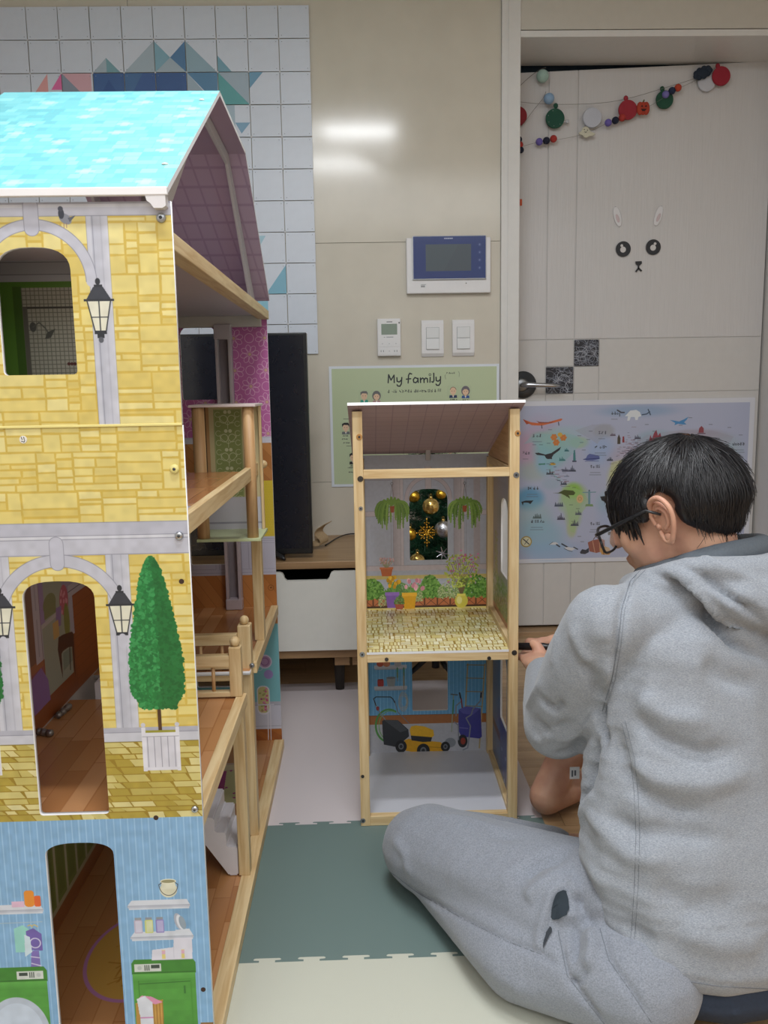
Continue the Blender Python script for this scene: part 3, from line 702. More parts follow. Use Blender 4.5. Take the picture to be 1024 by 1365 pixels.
for x in (.101, .127): cv.rect(HC+x, HC+x+.0045, .183, .1965, 'd9c77b'); cv.rect(HC+x, HC+x+.0045, .190, .1955, 'd3a6b8')
cv.poly([(HC+.059, .02), (HC+.0965, .02), (HC+.0985, .122), (HC+.061, .118)], 'b5873d')
for i in range(9): cv.line([(HC+.081+i*.002, .02), (HC+.081+i*.0021, .12)], .0007, 'd0a65c' if i % 2 else '96692c')
cv.poly([(HC+.062, .122), (HC+.070, .129), (HC+.083, .127), (HC+.098, .118), (HC+.088, .115), (HC+.080, .118)], 'd88fb0'); cv.poly([(HC+.0655, .10), (HC+.083, .10), (HC+.083, .119), (HC+.074, .1285), (HC+.063, .124)], 'd3d4de'); cv.rect(HC+.066, HC+.084, .03, .119, 'd3d4de'); cv.rect(HC+.066, HC+.084, .094, .0965, 'c78bb5')
cv.rect(HC+.148, HX1, 0, .085, '8a6436', 1)
# left of the door
shelf(HC-.16, HC-.0535, .265)
cv.poly(rrect(HC-.0775, HC-.0645, .2665, .290, .004), 'dd8a2e'); cv.poly(rrect(HC-.0645, HC-.056, .2665, .282, .002), 'd8622e'); cv.rect(HC-.095, HC-.078, .2665, .275, 'd3b0c6')
cv.line([(HC-.16, .243), (HC-.0565, .244)], .0013, '9fb3c4')
cv.poly([(HC-.095, .235), (HC-.083, .24), (HC-.074, .233), (HC-.073, .2), (HC-.095, .2)], '8fc7bd'); cv.poly([(HC-.079, .231), (HC-.069, .235), (HC-.0585, .226), (HC-.0585, .2015), (HC-.079, .203)], '6d5ba3'); cv.poly([(HC-.074, .2015), (HC-.064, .2015), (HC-.063, .172), (HC-.077, .172)], '7a69ad')
cv.ring(HC-.068, .213, .007, .0016, 'c9c4dc'); cv.line([(HC-.075, .193), (HC-.064, .191)], .0016, 'c9c4dc'); cv.line([(HC-.075, .183), (HC-.063, .179)], .0016, 'c9c4dc'); cv.poly([(HC-.0815, .226), (HC-.0745, .222), (HC-.073, .2), (HC-.083, .193)], 'c3d3dd')
cv.line([(HC-.076, .2385), (HC-.073, .24), (HC-.070, .237)], .0014, 'c9b26c'); cv.line([(HC-.071, .2385), (HC-.067, .24), (HC-.063, .237)], .0014, 'c9b26c')
machine(HC-.1445, HC-.0565, .005, .178, True)
cv.ell(HC-.101, .075, .044, .058, 'b4bccb'); cv.ell(HC-.101, .075, .036, .049, 'c2cbdb'); cv.ell(HC-.106, .063, .026, .026, 'a9bbd6')
cv.grain(.035, (120, 120), 3)
ext = cv.material('stone_facade_print', .32)
uvp = cv.uvp(0, 2)
inner_m = mat('cbb9c0', .5, name='pale_inner_board')
upper = shape2d(rect(HX0, HX1, SEAM+.0006, 1.172), [arch(-.4335, -.3445, .9705, 1.094, 1.121)], HY0-.0015, HY0+.006)
link('upper_front_panel', assign(upper, faces('Y', -1)), [ext, edge_w, inner_m], house, uvp=uvp)
lower = shape2d(rect(HX0, HX1, .0, SEAM-.0006), [arch(-.4345, -.3435, .3965, .690, .7125), arch(-.4320, -.3415, .04, .3385, .3565)], HY0, HY0+.008)
lower_o = link('lower_front_panel', assign(lower, faces('Y', -1)), [ext, edge_w, inner_m], house, uvp=uvp)
# thin white piping round each opening
for pts in (arch(-.4335, -.3445, .9705, 1.094, 1.121), arch(-.4345, -.3435, .3965, .690, .7125), arch(-.4320, -.3415, .04, .3385, .3565)):
    pass
MB().box(HX0, HX1, HY0-.0022, HY0-.0002, SEAM-.001, SEAM+.0022, .0006).build('seam_highlight', mat('e6d98e', .25), house)  # pale strip stands in for the bright highlight along the panel seam
# screws and bolts
def bolt(px, py, m_=CHROME, r=.0062, Y=HY0, par=house, name='bolt', cap=.004):
    q = aY(px, py, Y); mb = MB(); mb.m(0).lathe([(r*.35, -cap), (r*.8, -cap*.95), (r, -cap*.4), (r, .0005)], (q.x, Y, q.z), 'Y', 18)
    mb.m(1).lathe([(r*.36, -cap-.0004), (r*.36, -cap*.9)], (q.x, Y, q.z), 'Y', 6); return mb.build(name, [m_, mat('3a3c40', .5)], par, True)
bolt(215, 290.5, mat('a9adb3', .3, .6), .0058, HY0-.0015); bolt(239, 714, CHROME, .0055); bolt(260, 1078, CHROME, .0048); bolt(336, 887, mat('8f9296', .3, .8), .0052, 1.655)
bolt(233, 625, mat('e0d48a', .4, name='yellow_cap'), .0058)
for px, py in ((242, 775), (208, 1090), (271, 1319)):
    q = aY(px, py, HY0); MB().lathe([(.0033, -.0004), (.0036, .001)], (q.x, HY0, q.z), 'Y', 14).build('peg_hole', mat('3a2418', .7), house)
q = aY(31, 586, HY0); cv = Cv(q.x-.006, q.z-.006, .012, .012, 5000, 'dedbd4')
cv.line([(q.x-.002, q.z+.003), (q.x-.001, q.z)], .0009, '3a3a3c'); cv.line([(q.x+.001, q.z+.003), (q.x+.0015, q.z)], .0009, '3a3a3c'); cv.line([(q.x-.002, q.z-.002), (q.x+.001, q.z-.003), (q.x+.002, q.z-.001)], .0009, '3a3a3c')
MB().lathe([(.0045, -.0007), (.0048, .0)], (q.x, HY0, q.z), 'Y', 18).build('round_sticker', cv.material('round_sticker_print', .4), house, uvp=cv.uvp(0, 2))

# ---- far end wall, printed inside
FY = HY1-.006
def R(px, py): q = aY(px, py, FY); return (q.x, q.z)
cv = Cv(HX0, 0, HX1-HX0, 1.135, 1500, 'b06c9a')
cv.rect(HX0, HX1, .828, 1.135, 'b8649c')
rg = random.Random(2)
def flower(cx, cz, r, col='e0b9cf'):
    for k in range(8):
        a = 2*PI*k/8+.2; c, s_ = math.cos(a), math.sin(a)
        pts = []
        for i in range(13):
            t_ = i/12; u = r*(.28+.72*math.sin(PI*t_/1)**.8*1) if 0 else None
            ang = PI*2*t_; lu = r*(.62+.38*math.cos(ang)); lv = r*.26*math.sin(ang)*(1.0 if lu > r*.5 else .6)
            pts.append((cx+c*lu-s_*lv, cz+s_*lu+c*lv))
        cv.line(pts, .0011, col)
    cv.ell(cx, cz, r*.17, r*.17, 'c9a68d')
for i in range(10):
    for j in range(9):
        x = HX0+.010+i*.0385; z = .836+j*.0395
        if (i+j) % 2 == 0: flower(x, z, .0235)
        else: cv.ring(x, z, .0112, .0012, 'e0b9cf')
cv.rect(HX0, HX1, .8125, .829, 'c8c5d0'); cv.line([(HX0, .8265), (HX1, .8265)], .0008, '9a97a6')
def herring(z0, z1, c1='b57a45', c2='c48a55', c3='a76c3a'):
    cv.rect(HX0, HX1, z0, z1, c1); rg = random.Random(int(z0*100))
    x = HX0-.1
    while x < HX1+.1:
        a = rg.choice((c1, c2, c3)); cv.poly([(x, z1), (x+.03, z1), (x+.03+.09, z0-.0), (x+.09, z0)], a); cv.line([(x, z1), (x+.09, z0)], .0008, '8f5a30'); x += .03
herring(.717, .8125)
cv.rect(HX0, HX1, .573, .717, 'cdb53a')
for i in range(60):
    for j in range(22): cv.ell(HX0+.0035+i*.006+(.003 if j % 2 else 0), .577+j*.0065, .0011, .0011, 'c0a42c', .7)
cv.rect(HX0, HX1, .472, .573, 'b9b6c4'); cv.line([(HX0, .567), (HX1, .567)], .0012, '8f8c9e'); cv.line([(HX0, .562), (HX1, .562)], .0008, '8f8c9e')
for x in (-.50, -.42, -.335, -.2585): cv.line([(x-.038, .488), (x+.038, .488), (x+.038, .556), (x-.038, .556), (x-.038, .488)], .0011, '9a97a8')
cv.line([(HX0, .4785), (HX1, .4785)], .001, '8f8c9e')
herring(.341, .472, 'b06f38', 'bb7c44', 'a4652f')
cv.ring(-.2425, .437, .0072, .001, '5a3418'); cv.ell(-.2425, .437, .0025, .002, '5a3418')
cv.rect(HX0, HX1, .125, .341, '78b3ba'); cv.rect(HX0, HX1, .052, .125, 'c2c2cf'); cv.rect(HX0, HX1, .118, .128, 'aeaebb'); cv.line([(HX0, .118), (HX1, .118)], .001, '8d8d9b'); cv.line([(HX0, .06), (HX1, .06)], .001, '8d8d9b')
herring(0, .052, 'a4612e', 'b87741', '97562a')
q = R(353, 882); cv.ell(q[0], q[1], .019, .019, 'c9c3d6'); cv.ell(q[0], q[1], .0155, .0155, 'a985a8'); cv.ring(q[0], q[1], .010, .0025, '8a5f8c')
q = R(358, 899); cv.ell(q[0], q[1], .012, .0125, '9a86bd'); q = R(346, 890); cv.ring(q[0], q[1], .008, .0012, 'c9c3d6')
q = R(352, 931); cv.poly(rrect(q[0]-.018, q[0]+.0155, q[1]-.045, q[1]+.035, .014), 'd6d3dc'); cv.poly(rrect(q[0]-.016, q[0]+.0125, q[1]-.04, q[1]+.032, .012), 'c2b982')
rg = random.Random(3)
for i in range(26): cv.ell(q[0]+rg.uniform(-.012, .010), q[1]+rg.uniform(-.036, .027), .0032, .0026, rg.choice(('c05a86', 'cf7fa0', 'a8487a', '9a9c5a')))
for x in (357, 360.5): a, b = R(x, 940), R(x+1, 986); cv.line([a, b], .0022, 'd6d3dc')
cv.rect(q[0]-.018, q[0]+.026, .118, .1215, 'c9c7d2')
fm = cv.material('room_wallpaper_print', .35)
far = shape2d(rect(HX0, HX1-.007, 0, 1.135), [arch(-.4445, -.3555, .9235, 1.080, 1.1075), arch(-.4445, -.3555, .5015, .69, .714), arch(-.4445, -.3525, .171, .31, .332)], FY, HY1)
link('far_end_wall', assign(far, faces('Y', -1)), [fm, edge_w, inner_m], house, uvp=cv.uvp(0, 2))

# ---- long back wall (opposite the open side), printed inside
BX = HX0+.006
def Bk(px, py): q = aX(px, py, BX); return (q.y, q.z)
cv = Cv(HY0, 0, HY1-HY0, 1.135, 1500, '8f7e76')
# top storey bathroom
cv.rect(HY0, HY1, .79, 1.135, '4f7a2c'); cv.rect(HY0, HY1, 1.095, 1.135, 'a3a5aa'); cv.rect(HY0, HY1, 1.12, 1.135, '6c9a3c')
cv.rect(HY0, HY1, 1.062, 1.088, '8f9196')
a, b = Bk(30, 400), Bk(104, 400); 
sh0, sh1 = Bk(30, 420)[0], Bk(104, 420)[0]+.12
cv.rect(sh0-.012, sh1, .79, 1.040, '6c665c'); cv.rect(sh0, sh1, .79, 1.040, '9a9887')
for i in range(80):
    x = sh0+i*.0078
    if x < sh1: cv.line([(x, .79), (x, 1.04)], .0011, '6d6c5f')
for i in range(34): cv.line([(sh0, .79+i*.0075), (sh1, .79+i*.0075)], .0010, '6d6c5f')
c_, d_ = Bk(60, 410); cv.rect(sh0-.01, sh1, d_-.004, d_+.001, '3c3a36')
c_, d_ = Bk(46, 438); cv.ell(c_, d_, .006, .009, '4a4a46'); e_, f_ = Bk(66, 440); cv.line([(c_, d_), ((c_+e_)/2, f_+.012), (e_, f_)], .003, '55554f'); cv.poly([(e_-.004, f_), (e_+.02, f_+.006), (e_+.004, f_-.016)], '4a4a46')
c_, d_ = Bk(98, 486)
for i in range(3): cv.ell(c_-.014+i*.014, d_, .003, .003, '8a3b30')
a, _ = Bk(10, 420); cv.rect(a-.006, a, .79, 1.06, '8a3b5a'); cv.rect(HY0, a-.02, .79, 1.06, '5f8a34')
# middle storey sitting room (painted wood, green armchair wall, printed chair)
cv.rect(HY0, HY1, .39, .79, '8c4a22'); cv.rect(HY0, HY1, .50, .79, 'a9a0ae')
x0, x1 = Bk(34, 900)[0]-.2, Bk(58, 880)[0]; cv.rect(x0, x1, .43, .79, '8f4a50'); cv.rect(x0, x1, .505, .70, '7a5140'); cv.rect(x0, x1, .655, .68, 'b5a7ae'); cv.rect(x0, x1, .49, .505, 'a0603a')
s0, s1 = Bk(46, 850)[0], Bk(56, 860)[0]; cv.rect(s0, s1, .50, .66, 'b7abb5'); cv.rect(s0+.012, s1-.012, .51, .575, 'a195a0'); cv.rect(s0+.012, s1-.012, .59, .65, 'a195a0')
m0, m1 = Bk(57, 850)[0], Bk(95, 850)[0]; cv.rect(m0, m1, .43, .79, '9b9c8c'); cv.rect(x1, Bk(62, 850)[0], .56, .79, '9a7fa8'); cv.rect(m1-.03, m1+.06, .58, .79, '9c8ba0')
for k in range(3):
    X_ = m1+.08+k*.09; cv.rect(X_, X_+.07, .60, .79, 'a89fa9'); cv.rect(X_+.008, X_+.062, .615, .79, '7d7680')
    cv.line([(X_+.035, .615), (X_+.035, .79)], .004, 'a89fa9'); cv.line([(X_, .69), (X_+.07, .69)], .004, 'a89fa9')
cv.rect(m1, HY1, .572, .595, 'b3a9b0'); cv.rect(m1+.02, HY1, .39, .572, '97501f'); cv.line([(m1, .583), (HY1, .583)], .002, '6b6068')
for i in range(9): cv.line([(m1+.02, .41+i*.02), (HY1, .405+i*.02)], .0016, '7f4018', .8)
c_, d_ = Bk(66, 805); cv.ell(c_, d_, .03, .018, '7d7c52'); cv.rect(c_-.028, c_+.028, d_-.022, d_, '7d7c52'); cv.line([(c_-.04, d_-.03), (c_+.04, d_-.026)], .008, 'b3a9a8')
c_, d_ = Bk(85, 800); cv.ell(c_, d_, .022, .028, 'b75a6a'); 
rg = random.Random(1)
for i in range(12): cv.ell(c_+rg.uniform(-.016, .016), d_+rg.uniform(-.02, .02), .004, .004, 'd08c98')
c_, d_ = Bk(77, 820); cv.poly([(c_-.014, d_-.02), (c_+.012, d_-.022), (c_+.02, d_+.012), (c_-.006, d_+.014)], '8d6fa0'); c_, d_ = Bk(74, 838); cv.rect(c_-.012, c_+.016, d_-.018, d_+.012, 'c29a5e'); c_, d_ = Bk(89, 828); cv.ell(c_, d_, .014, .034, '82813f')
ch = [Bk(*p) for p in ((78, 850), (84, 846), (96, 842), (98, 845), (101, 903), (98.5, 890), (96.5, 862), (91, 863), (84, 868), (82, 872), (84, 905), (81, 890), (77, 866))]
cv.poly(ch, '4c2617'); cv.poly([Bk(*p) for p in ((84, 871), (91, 865), (96, 863), (97, 880), (85, 895))], '80897a'); cv.line([Bk(93, 864), Bk(94, 892)], .004, '3a1c10')
c0, c1 = Bk(43, 905)[0]-.1, Bk(66, 912)[0]; cv.poly([(c0, .39+.03), (c1, .405+.018), (c1-.004, .46), (c1-.03, .49), (c0, .47)], '8a64a0')
cv.poly([Bk(*p) for p in ((64, 897), (72, 905), (72, 917), (80, 903), (78, 880))], '9b9c8c')
# ground storey
cv.rect(HY0, HY1, .02, .39, '97632f'); cv.rect(HY0, HY1, .115, .39, 'b3a9a5')
cv.rect(HY0, HY1, .06, .19, '6f7a3c'); 
for i in range(22):
    X_ = HY0+i*.052; cv.rect(X_, X_+.01, .06, .19, 'a8a287'); cv.rect(X_+.018, X_+.044, .072, .175, '626e33', .8)
for i in range(4): cv.rect(1.58+i*.08, 1.64+i*.08, .08, .19, 'a8a08c'); cv.rect(1.592+i*.08, 1.628+i*.08, .09, .178, '7c7a58')
cv.rect(HY0, HY1, .19, .20, 'a8a290'); cv.rect(HY0, HY1, .052, .062, 'a39a7c'); cv.rect(HY0, HY1, .0, .052, '8a532c')
cv.rect(1.66, 1.72, .05, .39, '9a938f')
bm_ = cv.material('room_mural_print', .4)
MB().box(HX0, BX, HY0+.008, FY, 0, 1.135).build('long_back_wall', [bm_], house, uvp=cv.uvp(1, 2))

# ---- bathroom partition of the top storey (faces the front window)
BPY = 1.190
def Bp(px, py): q = aY(px, py, BPY); return (q.x, q.z)
cv = Cv(BX, .79, .23, .34, 1900, '5f8a34'); cv.rect(BX, BX+.3, 1.098, 1.13, 'b3b6bc')
a = Bp(4, 350); b = Bp(104, 354); cv.rect(BX, BX+.3, Bp(50, 366)[1], Bp(50, 350)[1], 'a9abb0'); cv.line([(BX, a[1]), (BX+.3, a[1])], .001, '77797d'); cv.line([(BX, Bp(50, 366)[1]), (BX+.3, Bp(50, 366)[1])], .001, '77797d')
t0 = Bp(28, 384); cv.rect(t0[0]-.012, t0[0], .79, t0[1]+.002, '4a6a2a'); cv.rect(t0[0], BX+.3, .79, t0[1], 'b0ad9c')
k = t0[0]
while k < BX+.24: cv.line([(k, .79), (k, t0[1])], .0010, '77756a'); k += .0058
k = .79
while k < t0[1]: cv.line([(t0[0], k), (BX+.3, k)], .0010, '77756a'); k += .0058
z_ = Bp(50, 410)[1]; cv.rect(t0[0], BX+.3, z_-.0016, z_+.0012, '4a4843'); cv.rect(t0[0], t0[0]+.006, .79, z_, '6a675d')
cv.ell(*Bp(44, 436), .0045, .0065, '5a5a54'); cv.line([Bp(44, 436), Bp(52, 430), Bp(60, 437), Bp(66, 446)], .0018, '66665f'); cv.poly([Bp(60, 452), Bp(63, 443), Bp(74, 438), Bp(68, 450)], '55554f')
for px in (92, 96, 100): cv.ell(*Bp(px, 485), .0022, .0022, '5a2a26')
cv.line([(BX+.004, .79), (BX+.004, 1.1)], .0016, '7c2f4a')
MB().box(BX, BX+.215, BPY, BPY+.006, .787, 1.126).build('bathroom_partition', cv.material('bathroom_print', .4), house, uvp=cv.uvp(0, 2))
# ---- floors
def floor_cv(y0, y1, seed, c=('b0784a', 'bc8656', 'c59062', 'b57e4f')):
    cv = Cv(BX, y0, HX1-BX, y1-y0, 900, c[0]); rg = random.Random(seed); x = BX
    while x < HX1:
        y = y0-rg.random()*.15
        while y < y1:
            L = rg.uniform(.10, .2); cv.rect(x, x+.031, y, y+L, rg.choice(c)); cv.line([(x, y), (x+.031, y)], .0008, '8a5530'); y += L
        cv.line([(x, y0), (x, y1)], .0008, '8a5530', .7); x += .032
    return cv
def slab(name, y0, y1, z, seed, extra=None, th=.008, under='b7aebc'):
    cv = floor_cv(y0, y1, seed)
    if extra: extra(cv)
    me = shape2d(rect(BX, HX1-.013, y0, y1), [], z-th, z, 'Z')
    return link(name, assign(me, faces('Z', 1)), [cv.material(name+'_print', .22), edge_w, mat(under, .5, name='floor_underside')], house, uvp=cv.uvp(0, 1))
def ground_rug(cv):
    cv.ell(-.385, 1.295, .090, .115, 'b077a4'); cv.ell(-.385, 1.295, .084, .108, 'c09448'); rg = random.Random(3)
    for i in range(40): cv.line([(-.385+rg.uniform(-.05, .05), 1.295+rg.uniform(-.08, .08)) for _ in range(2)], .003, rg.choice(('a5752c', 'c4964a', '9a6a26')), .6)
    cv.rect(-.40, -.29, 1.80, 2.01, 'c2a58c'); cv.rect(-.395, -.295, 1.97, 2.0, 'd3c29a'); cv.poly([(-.41, 1.80), (-.333, 1.80), (-.348, 1.965), (-.41, 1.965)], 'a8407c'); cv.poly([(-.333, 1.8), (-.29, 1.8), (-.295, 1.965), (-.348, 1.965)], 'c6c08c'); cv.line([(-.292, 1.80), (-.30, 1.88)], .004, 'a8407c')
    for i in range(14): cv.ell(rg.uniform(-.35, -.30), rg.uniform(1.82, 1.99), .004, .003, 'a8407c', 1, rg.random()*3)
slab('ground_floor_board', HY0+.008, FY, .020, 1, ground_rug)
slab('middle_floor_board', HY0+.008, 1.502, .387, 2)
slab('middle_floor_board', 1.638, FY, .387, 3)
def white_end(cv): cv.rect(BX, HX1, HY0, 1.185, 'b9b9c6'); [cv.line([(BX, HY0+.03+k*.032), (HX1, HY0+.03+k*.032)], .0009, '8f90a0') for k in range(5)]
slab('top_floor_board', HY0+.008, 1.672, .787, 4, white_end)
me = shape2d(rect(BX, HX1-.018, HY0+.008, FY), [], 1.126, 1.134, 'Z'); link('attic_floor_board', me, mat('c4b9c2', .5, name='attic_board'), house)

# ---- pine edge bars, posts and rails
PX = HX1-.0015
def ybar(name, y0, y1, z0, z1, x1=PX, w_=.018): return MB().box(x1-w_, x1, y0, y1, z0, z1, .0012).build(name, PINE('Y'), house)
ybar('base_bar', HY0+.009, 2.142, 0, .0225, PX, .026)
ybar('edge_bar', HY0+.009, 1.506, .366, .3905); ybar('edge_bar', 1.684, 2.142, .366, .3905, PX-.003); MB().box(HX0+.02, -.2585, 1.640, 1.655, .366, .379, .001).build('floor_end_bar', PINE('X'), house)
ybar('edge_bar', HY0+.009, 1.875, .7660, .7925, PX, .0125); ybar('attic_edge_bar', HY0+.009, 2.142, 1.1180, 1.1390, PX, .026)
MB().box(HX0, HX1-.02, 2.12, FY, 1.100, 1.126, .001).build('attic_cross_bar', mat('c8bdb8', .5, name='pale_print_bar'), house)
def zpost(name, x0, x1, y0, y1, z0, z1): return MB().box(x0, x1, y0, y1, z0, z1, .0015).build(name, PINE('Z'), house)
zpost('lower_post', -.2525, -.2310, 1.508, 1.534, .0225, .366)
zpost('tall_post', -.2585, -.2325, 1.655, 1.683, .0225, .4760)
zpost('newel_post', -.2500, -.2280, 1.486, 1.508, .3905, .4840)
zpost('upper_post', -.2480, -.2262, 1.835, 1.862, .3905, .7665)
def knob(name, c, r=.0095): return MB().ball(c, r, seg=18, rings=12).build(name, PINE('Z'), house, True)
knob('ball_finial', (-.239, 1.497, .4925)); knob('ball_finial', (-.2455, 1.669, .4845))
q = aX(357, 623, -.226); knob('ball_finial', (-.2225, 1.905, .7800), .0092); MB().cyl((-.2325, 1.870, .7790), (-.2240, 1.900, .7798), .003, 10).build('dowel_pin', PINE('Y'), house)
def fence(y, z0, x0=BX, x1=-.2495, h=.078):
    MB().box(x0, x1, y-.008, y+.008, z0+h-.022, z0+h, .001).build('rail', PINE('X'), house)
    MB().box(x0, x1, y-.008, y+.008, z0, z0+.009, .001).build('bottom_rail', PINE('X'), house)
    k = 0; x = x1-.031
    while x > x0+.01: MB().cyl((x, y, z0+.008), (x, y, z0+h-.021), .0034, 10).build('baluster', PINE_D('Z'), house, True); x -= .043; k += 1
fence(1.495, .3905, -.42); fence(1.649, .3905, -.42, -.2585, .072)

# ---- white stairs
def prof_pt(px, py, Y=1.632): q = aY(px, py, Y); return q.x, q.z
sx, sz = -.2540, .022; rise, run = .0307, .0208
pts = [(sx, sz), (sx, sz+.058)]
for k in range(11):
    x, z = pts[-1]; pts.append((x-run, z)); pts.append((x-run, z+rise))
tx_, tz_ = pts[-1]; pts.append((tx_-run, tz_)); pts.append((tx_-run, tz_-.045)); pts.append((sx-.018, sz))
mb = MB(); mb.prism(pts, 1.512, 1.630, 'Y'); 
bmesh.ops.bevel(mb.bm, geom=[e for e in mb.bm.edges if abs(e.verts[0].co.y-e.verts[1].co.y) > .05], offset=.0025, segments=2, affect='EDGES')
mb.build('staircase', mat('dfdce2', .3, name='white_plastic'), house)

# ---- elevator
EX0, EX1, EY0, EY1, EZ0, EZ1 = -.333, -.2115, 1.69, 1.815, .6490, .9190
MB().box(EX0-.008, EX1+.003, EY0-.004, EY1, EZ1-.005, EZ1, .0008).build('elevator_top_board', mat('d7c7c4', .45), house)
cv = Cv(EX0, EY0, .13, .13, 900, 'c3cc9c'); MB().box(EX0-.004, EX1+.004, EY0-.002, EY1, EZ0-.006, EZ0, .0008).build('elevator_floor', mat('bdc69a', .35, name='pale_green_board'), house)
for x, y, r in ((EX0+.008, EY0+.013, .0125), (EX1-.0135, EY0+.013, .0115)): MB().cyl((x, y, EZ0), (x, y, EZ1-.005), r, 18).build('elevator_column', PINE_D('Z'), house, True)
MB().box(EX1-.0065, EX1-.0005, EY1-.012, EY1-.002, EZ0, EZ1-.005, .001).build('elevator_rear_post', PINE('Z'), house)
cv = Cv(EX0, EZ0, .125, EZ1-EZ0, 3000, 'cdc095'); g0, g1 = EX0+.020, EX0+.079; cv.rect(EX0+.001, EX0+.0035, EZ0, EZ1, '5a4632'); cv.rect(EX0+.0035, EX0+.010, EZ0, EZ1, 'b98f62')  # dark line paints in the shade of the gap beside the left column
cv.rect(g0, g1, EZ0+.07, EZ1-.012, '8d9a5e'); cv.line([(g0+.0015, EZ0+.072), (g1-.0015, EZ0+.072), (g1-.0015, EZ1-.0135), (g0+.0015, EZ1-.0135), (g0+.0015, EZ0+.072)], .0008, 'b9c091')
gc = (g0+g1)/2
for k in range(5):
    z = EZ1-.033-k*.040
    for sg in (-1, 1):
        cv.ring(gc+sg*.0085, z, .0080, .0013, 'cfd2ad', 1, .0082, 0, 300 if sg > 0 else 360); cv.ring(gc+sg*.0205, z+.010, .0055, .001, 'cfd2ad', 1, None, 40, 330)
        cv.ring(gc+sg*.0205, z-.010, .0055, .001, 'cfd2ad', 1, None, 40, 330); cv.line([(gc+sg*.0005, z-.012), (gc+sg*.012, z-.004), (gc+sg*.018, z+.004)], .001, 'cfd2ad'); cv.ell(gc+sg*.0045, z+.015, .0038, .0038, 'cfd2ad')
    cv.line([(gc, z-.02), (gc, z-.006)], .001, 'cfd2ad')
cv.rect(EX0, EX1, EZ0, EZ0+.07, 'c6c5cf'); cv.rect(EX0, EX1, EZ0+.012, EZ0+.016, '9b9aa8')
MB().box(EX0+.0005, EX1-.006, EY1-.006, EY1-.002, EZ0, EZ1-.005).build('elevator_back_panel', cv.material('damask_print_and_gap', .4), house, uvp=cv.uvp(0, 2))
# elevator guide rail on the far wall
gx = -.3350; gm = mat('b9abb0', .45, name='grey_plastic_rail')
mb = MB(); mb.box(gx-.020, gx+.020, FY-.005, FY, .385, 1.085, .0005); rail = mb.build('elevator_rail', mat('8b8288', .5), house)
for s_ in (-1, 1): MB().box(gx+s_*.0195-.0075*(s_ > 0)*1.0-.0*(s_ < 0), gx+s_*.0195+.0075*(s_ < 0), FY-.028, FY-.004, .387, 1.09, .001).build('rail_flange', gm, rail)
MB().box(gx-.021, gx+.021, FY-.030, FY-.003, 1.070, 1.1065, .002).build('rail_cap', gm, rail)
MB().box(gx-.021, gx+.021, FY-.030, FY-.003, .3875, .4150, .002).build('rail_cap', gm, rail)

# ---- roof: steep front slope, flat crown, steep rear slope
A_, B_, C2, D2 = (1.042, 1.186), (1.483, 1.436), (1.795, 1.424), (2.162, 1.170)
RX0, RX1 = HX0-.02, HX1-.0005
def roof_panel(name, p, q, th=.007, top=None, uv=None):
    d = Vector((q[0]-p[0], q[1]-p[1])).normalized(); n = Vector((-d.y, d.x))
    pts = [p, q, (q[0]-n.x*th, q[1]-n.y*th), (p[0]-n.x*th, p[1]-n.y*th)]
    mb = MB(); mb.prism(pts, RX0, RX1, 'X'); bm = mb.bm; bmesh.ops.recalc_face_normals(bm, faces=bm.faces)
    nn = Vector((0, n.x, n.y))
    for f in bm.faces:
        f.normal_update(); k = f.normal.dot(nn); f.material_index = 0 if k > .7 else (2 if k < -.7 else 1)
    return mb
# turquoise shingle print; painted on (x, distance seen in z)
cv = Cv(RX0, A_[1]-.01, RX1-RX0, B_[1]-A_[1]+.02, 2600, '5fc3cd')
rg = random.Random(6); z = A_[1]-.01; rw = 0
tq = ['70bac1', '7ac1c7', '6ab3bc', '84c8cd', '74bdc4', '8cced2', '7ac1c7']
while z < B_[1]+.01:
    x = RX0-rg.random()*.03; h = .0092
    while x < RX1:
        w_ = rg.uniform(.012, .026); cv.rect(x, x+w_-.0006, z, z+h-.0004, rg.choice(tq)); cv.line([(x+w_, z), (x+w_+.0015, z+h)], .0007, '3fa3b4', .8); x += w_
    if rg.random() < .5: cv.line([(RX0, z), (RX1, z)], .0004, '4fb2c0', .4)
    z += h; rw += 1
for i in range(26):
    x, z = RX0+.02+(i % 5)*.075+rg.uniform(-.008, .008), A_[1]+.01+(i//5)*.045+(.022 if i % 2 else 0); w_ = .012
    cv.rect(x-w_, x+w_, z-.0024, z+.0024, 'a9dadb', .7); cv.rect(x-w_*.45, x+w_*.45, z-.0055, z+.0055, 'b1dddd', .6)
shm = cv.material('turquoise_shingle_print', .35)
cu = Cv(0, 0, 1, 1, 260, '8f7c86'); 
pink_u = None
def pink_under(y0, y1, ax):
    c = Cv(RX0, y0, RX1-RX0, y1-y0, 1100, 'a98ea3')
    k = y0
    i = 0
    while k < y1: c.line([(RX0, k), (RX1, k)], .0022, '86687c'); k += .043; i += 1
    k = RX0
    while k < RX1: c.line([(k, y0), (k+.02, y1)], .0022, '86687c'); k += .043
    return c
c1 = pink_under(1.0, 1.5, 1); pm1 = c1.material('pink_roof_lining_print', .5)
def roof_obj(name, p, q, topm, undm, uv):
    mb = roof_panel(name, p, q); return mb.build(name, [topm, edge_w, undm], house, recalc=False, uvp=uv)
o = roof_obj('front_roof_slope', A_, B_, shm, mat('9d8a94', .5, name='pink_lining'), cv.uvp(0, 2))
roof_obj('roof_crown', B_, C2, mat('74d8dc', .35), None or mat('a98ea3', .5), (0, 0, 1, 2, 0, 1))
c2 = Cv(RX0, D2[1]-.02, RX1-RX0, C2[1]-D2[1]+.04, 1100, 'b79db4')
k = D2[1]
while k < C2[1]+.02: c2.line([(RX0, k), (RX1, k)], .0038, 'a68ba4'); k += .0285
k = RX0
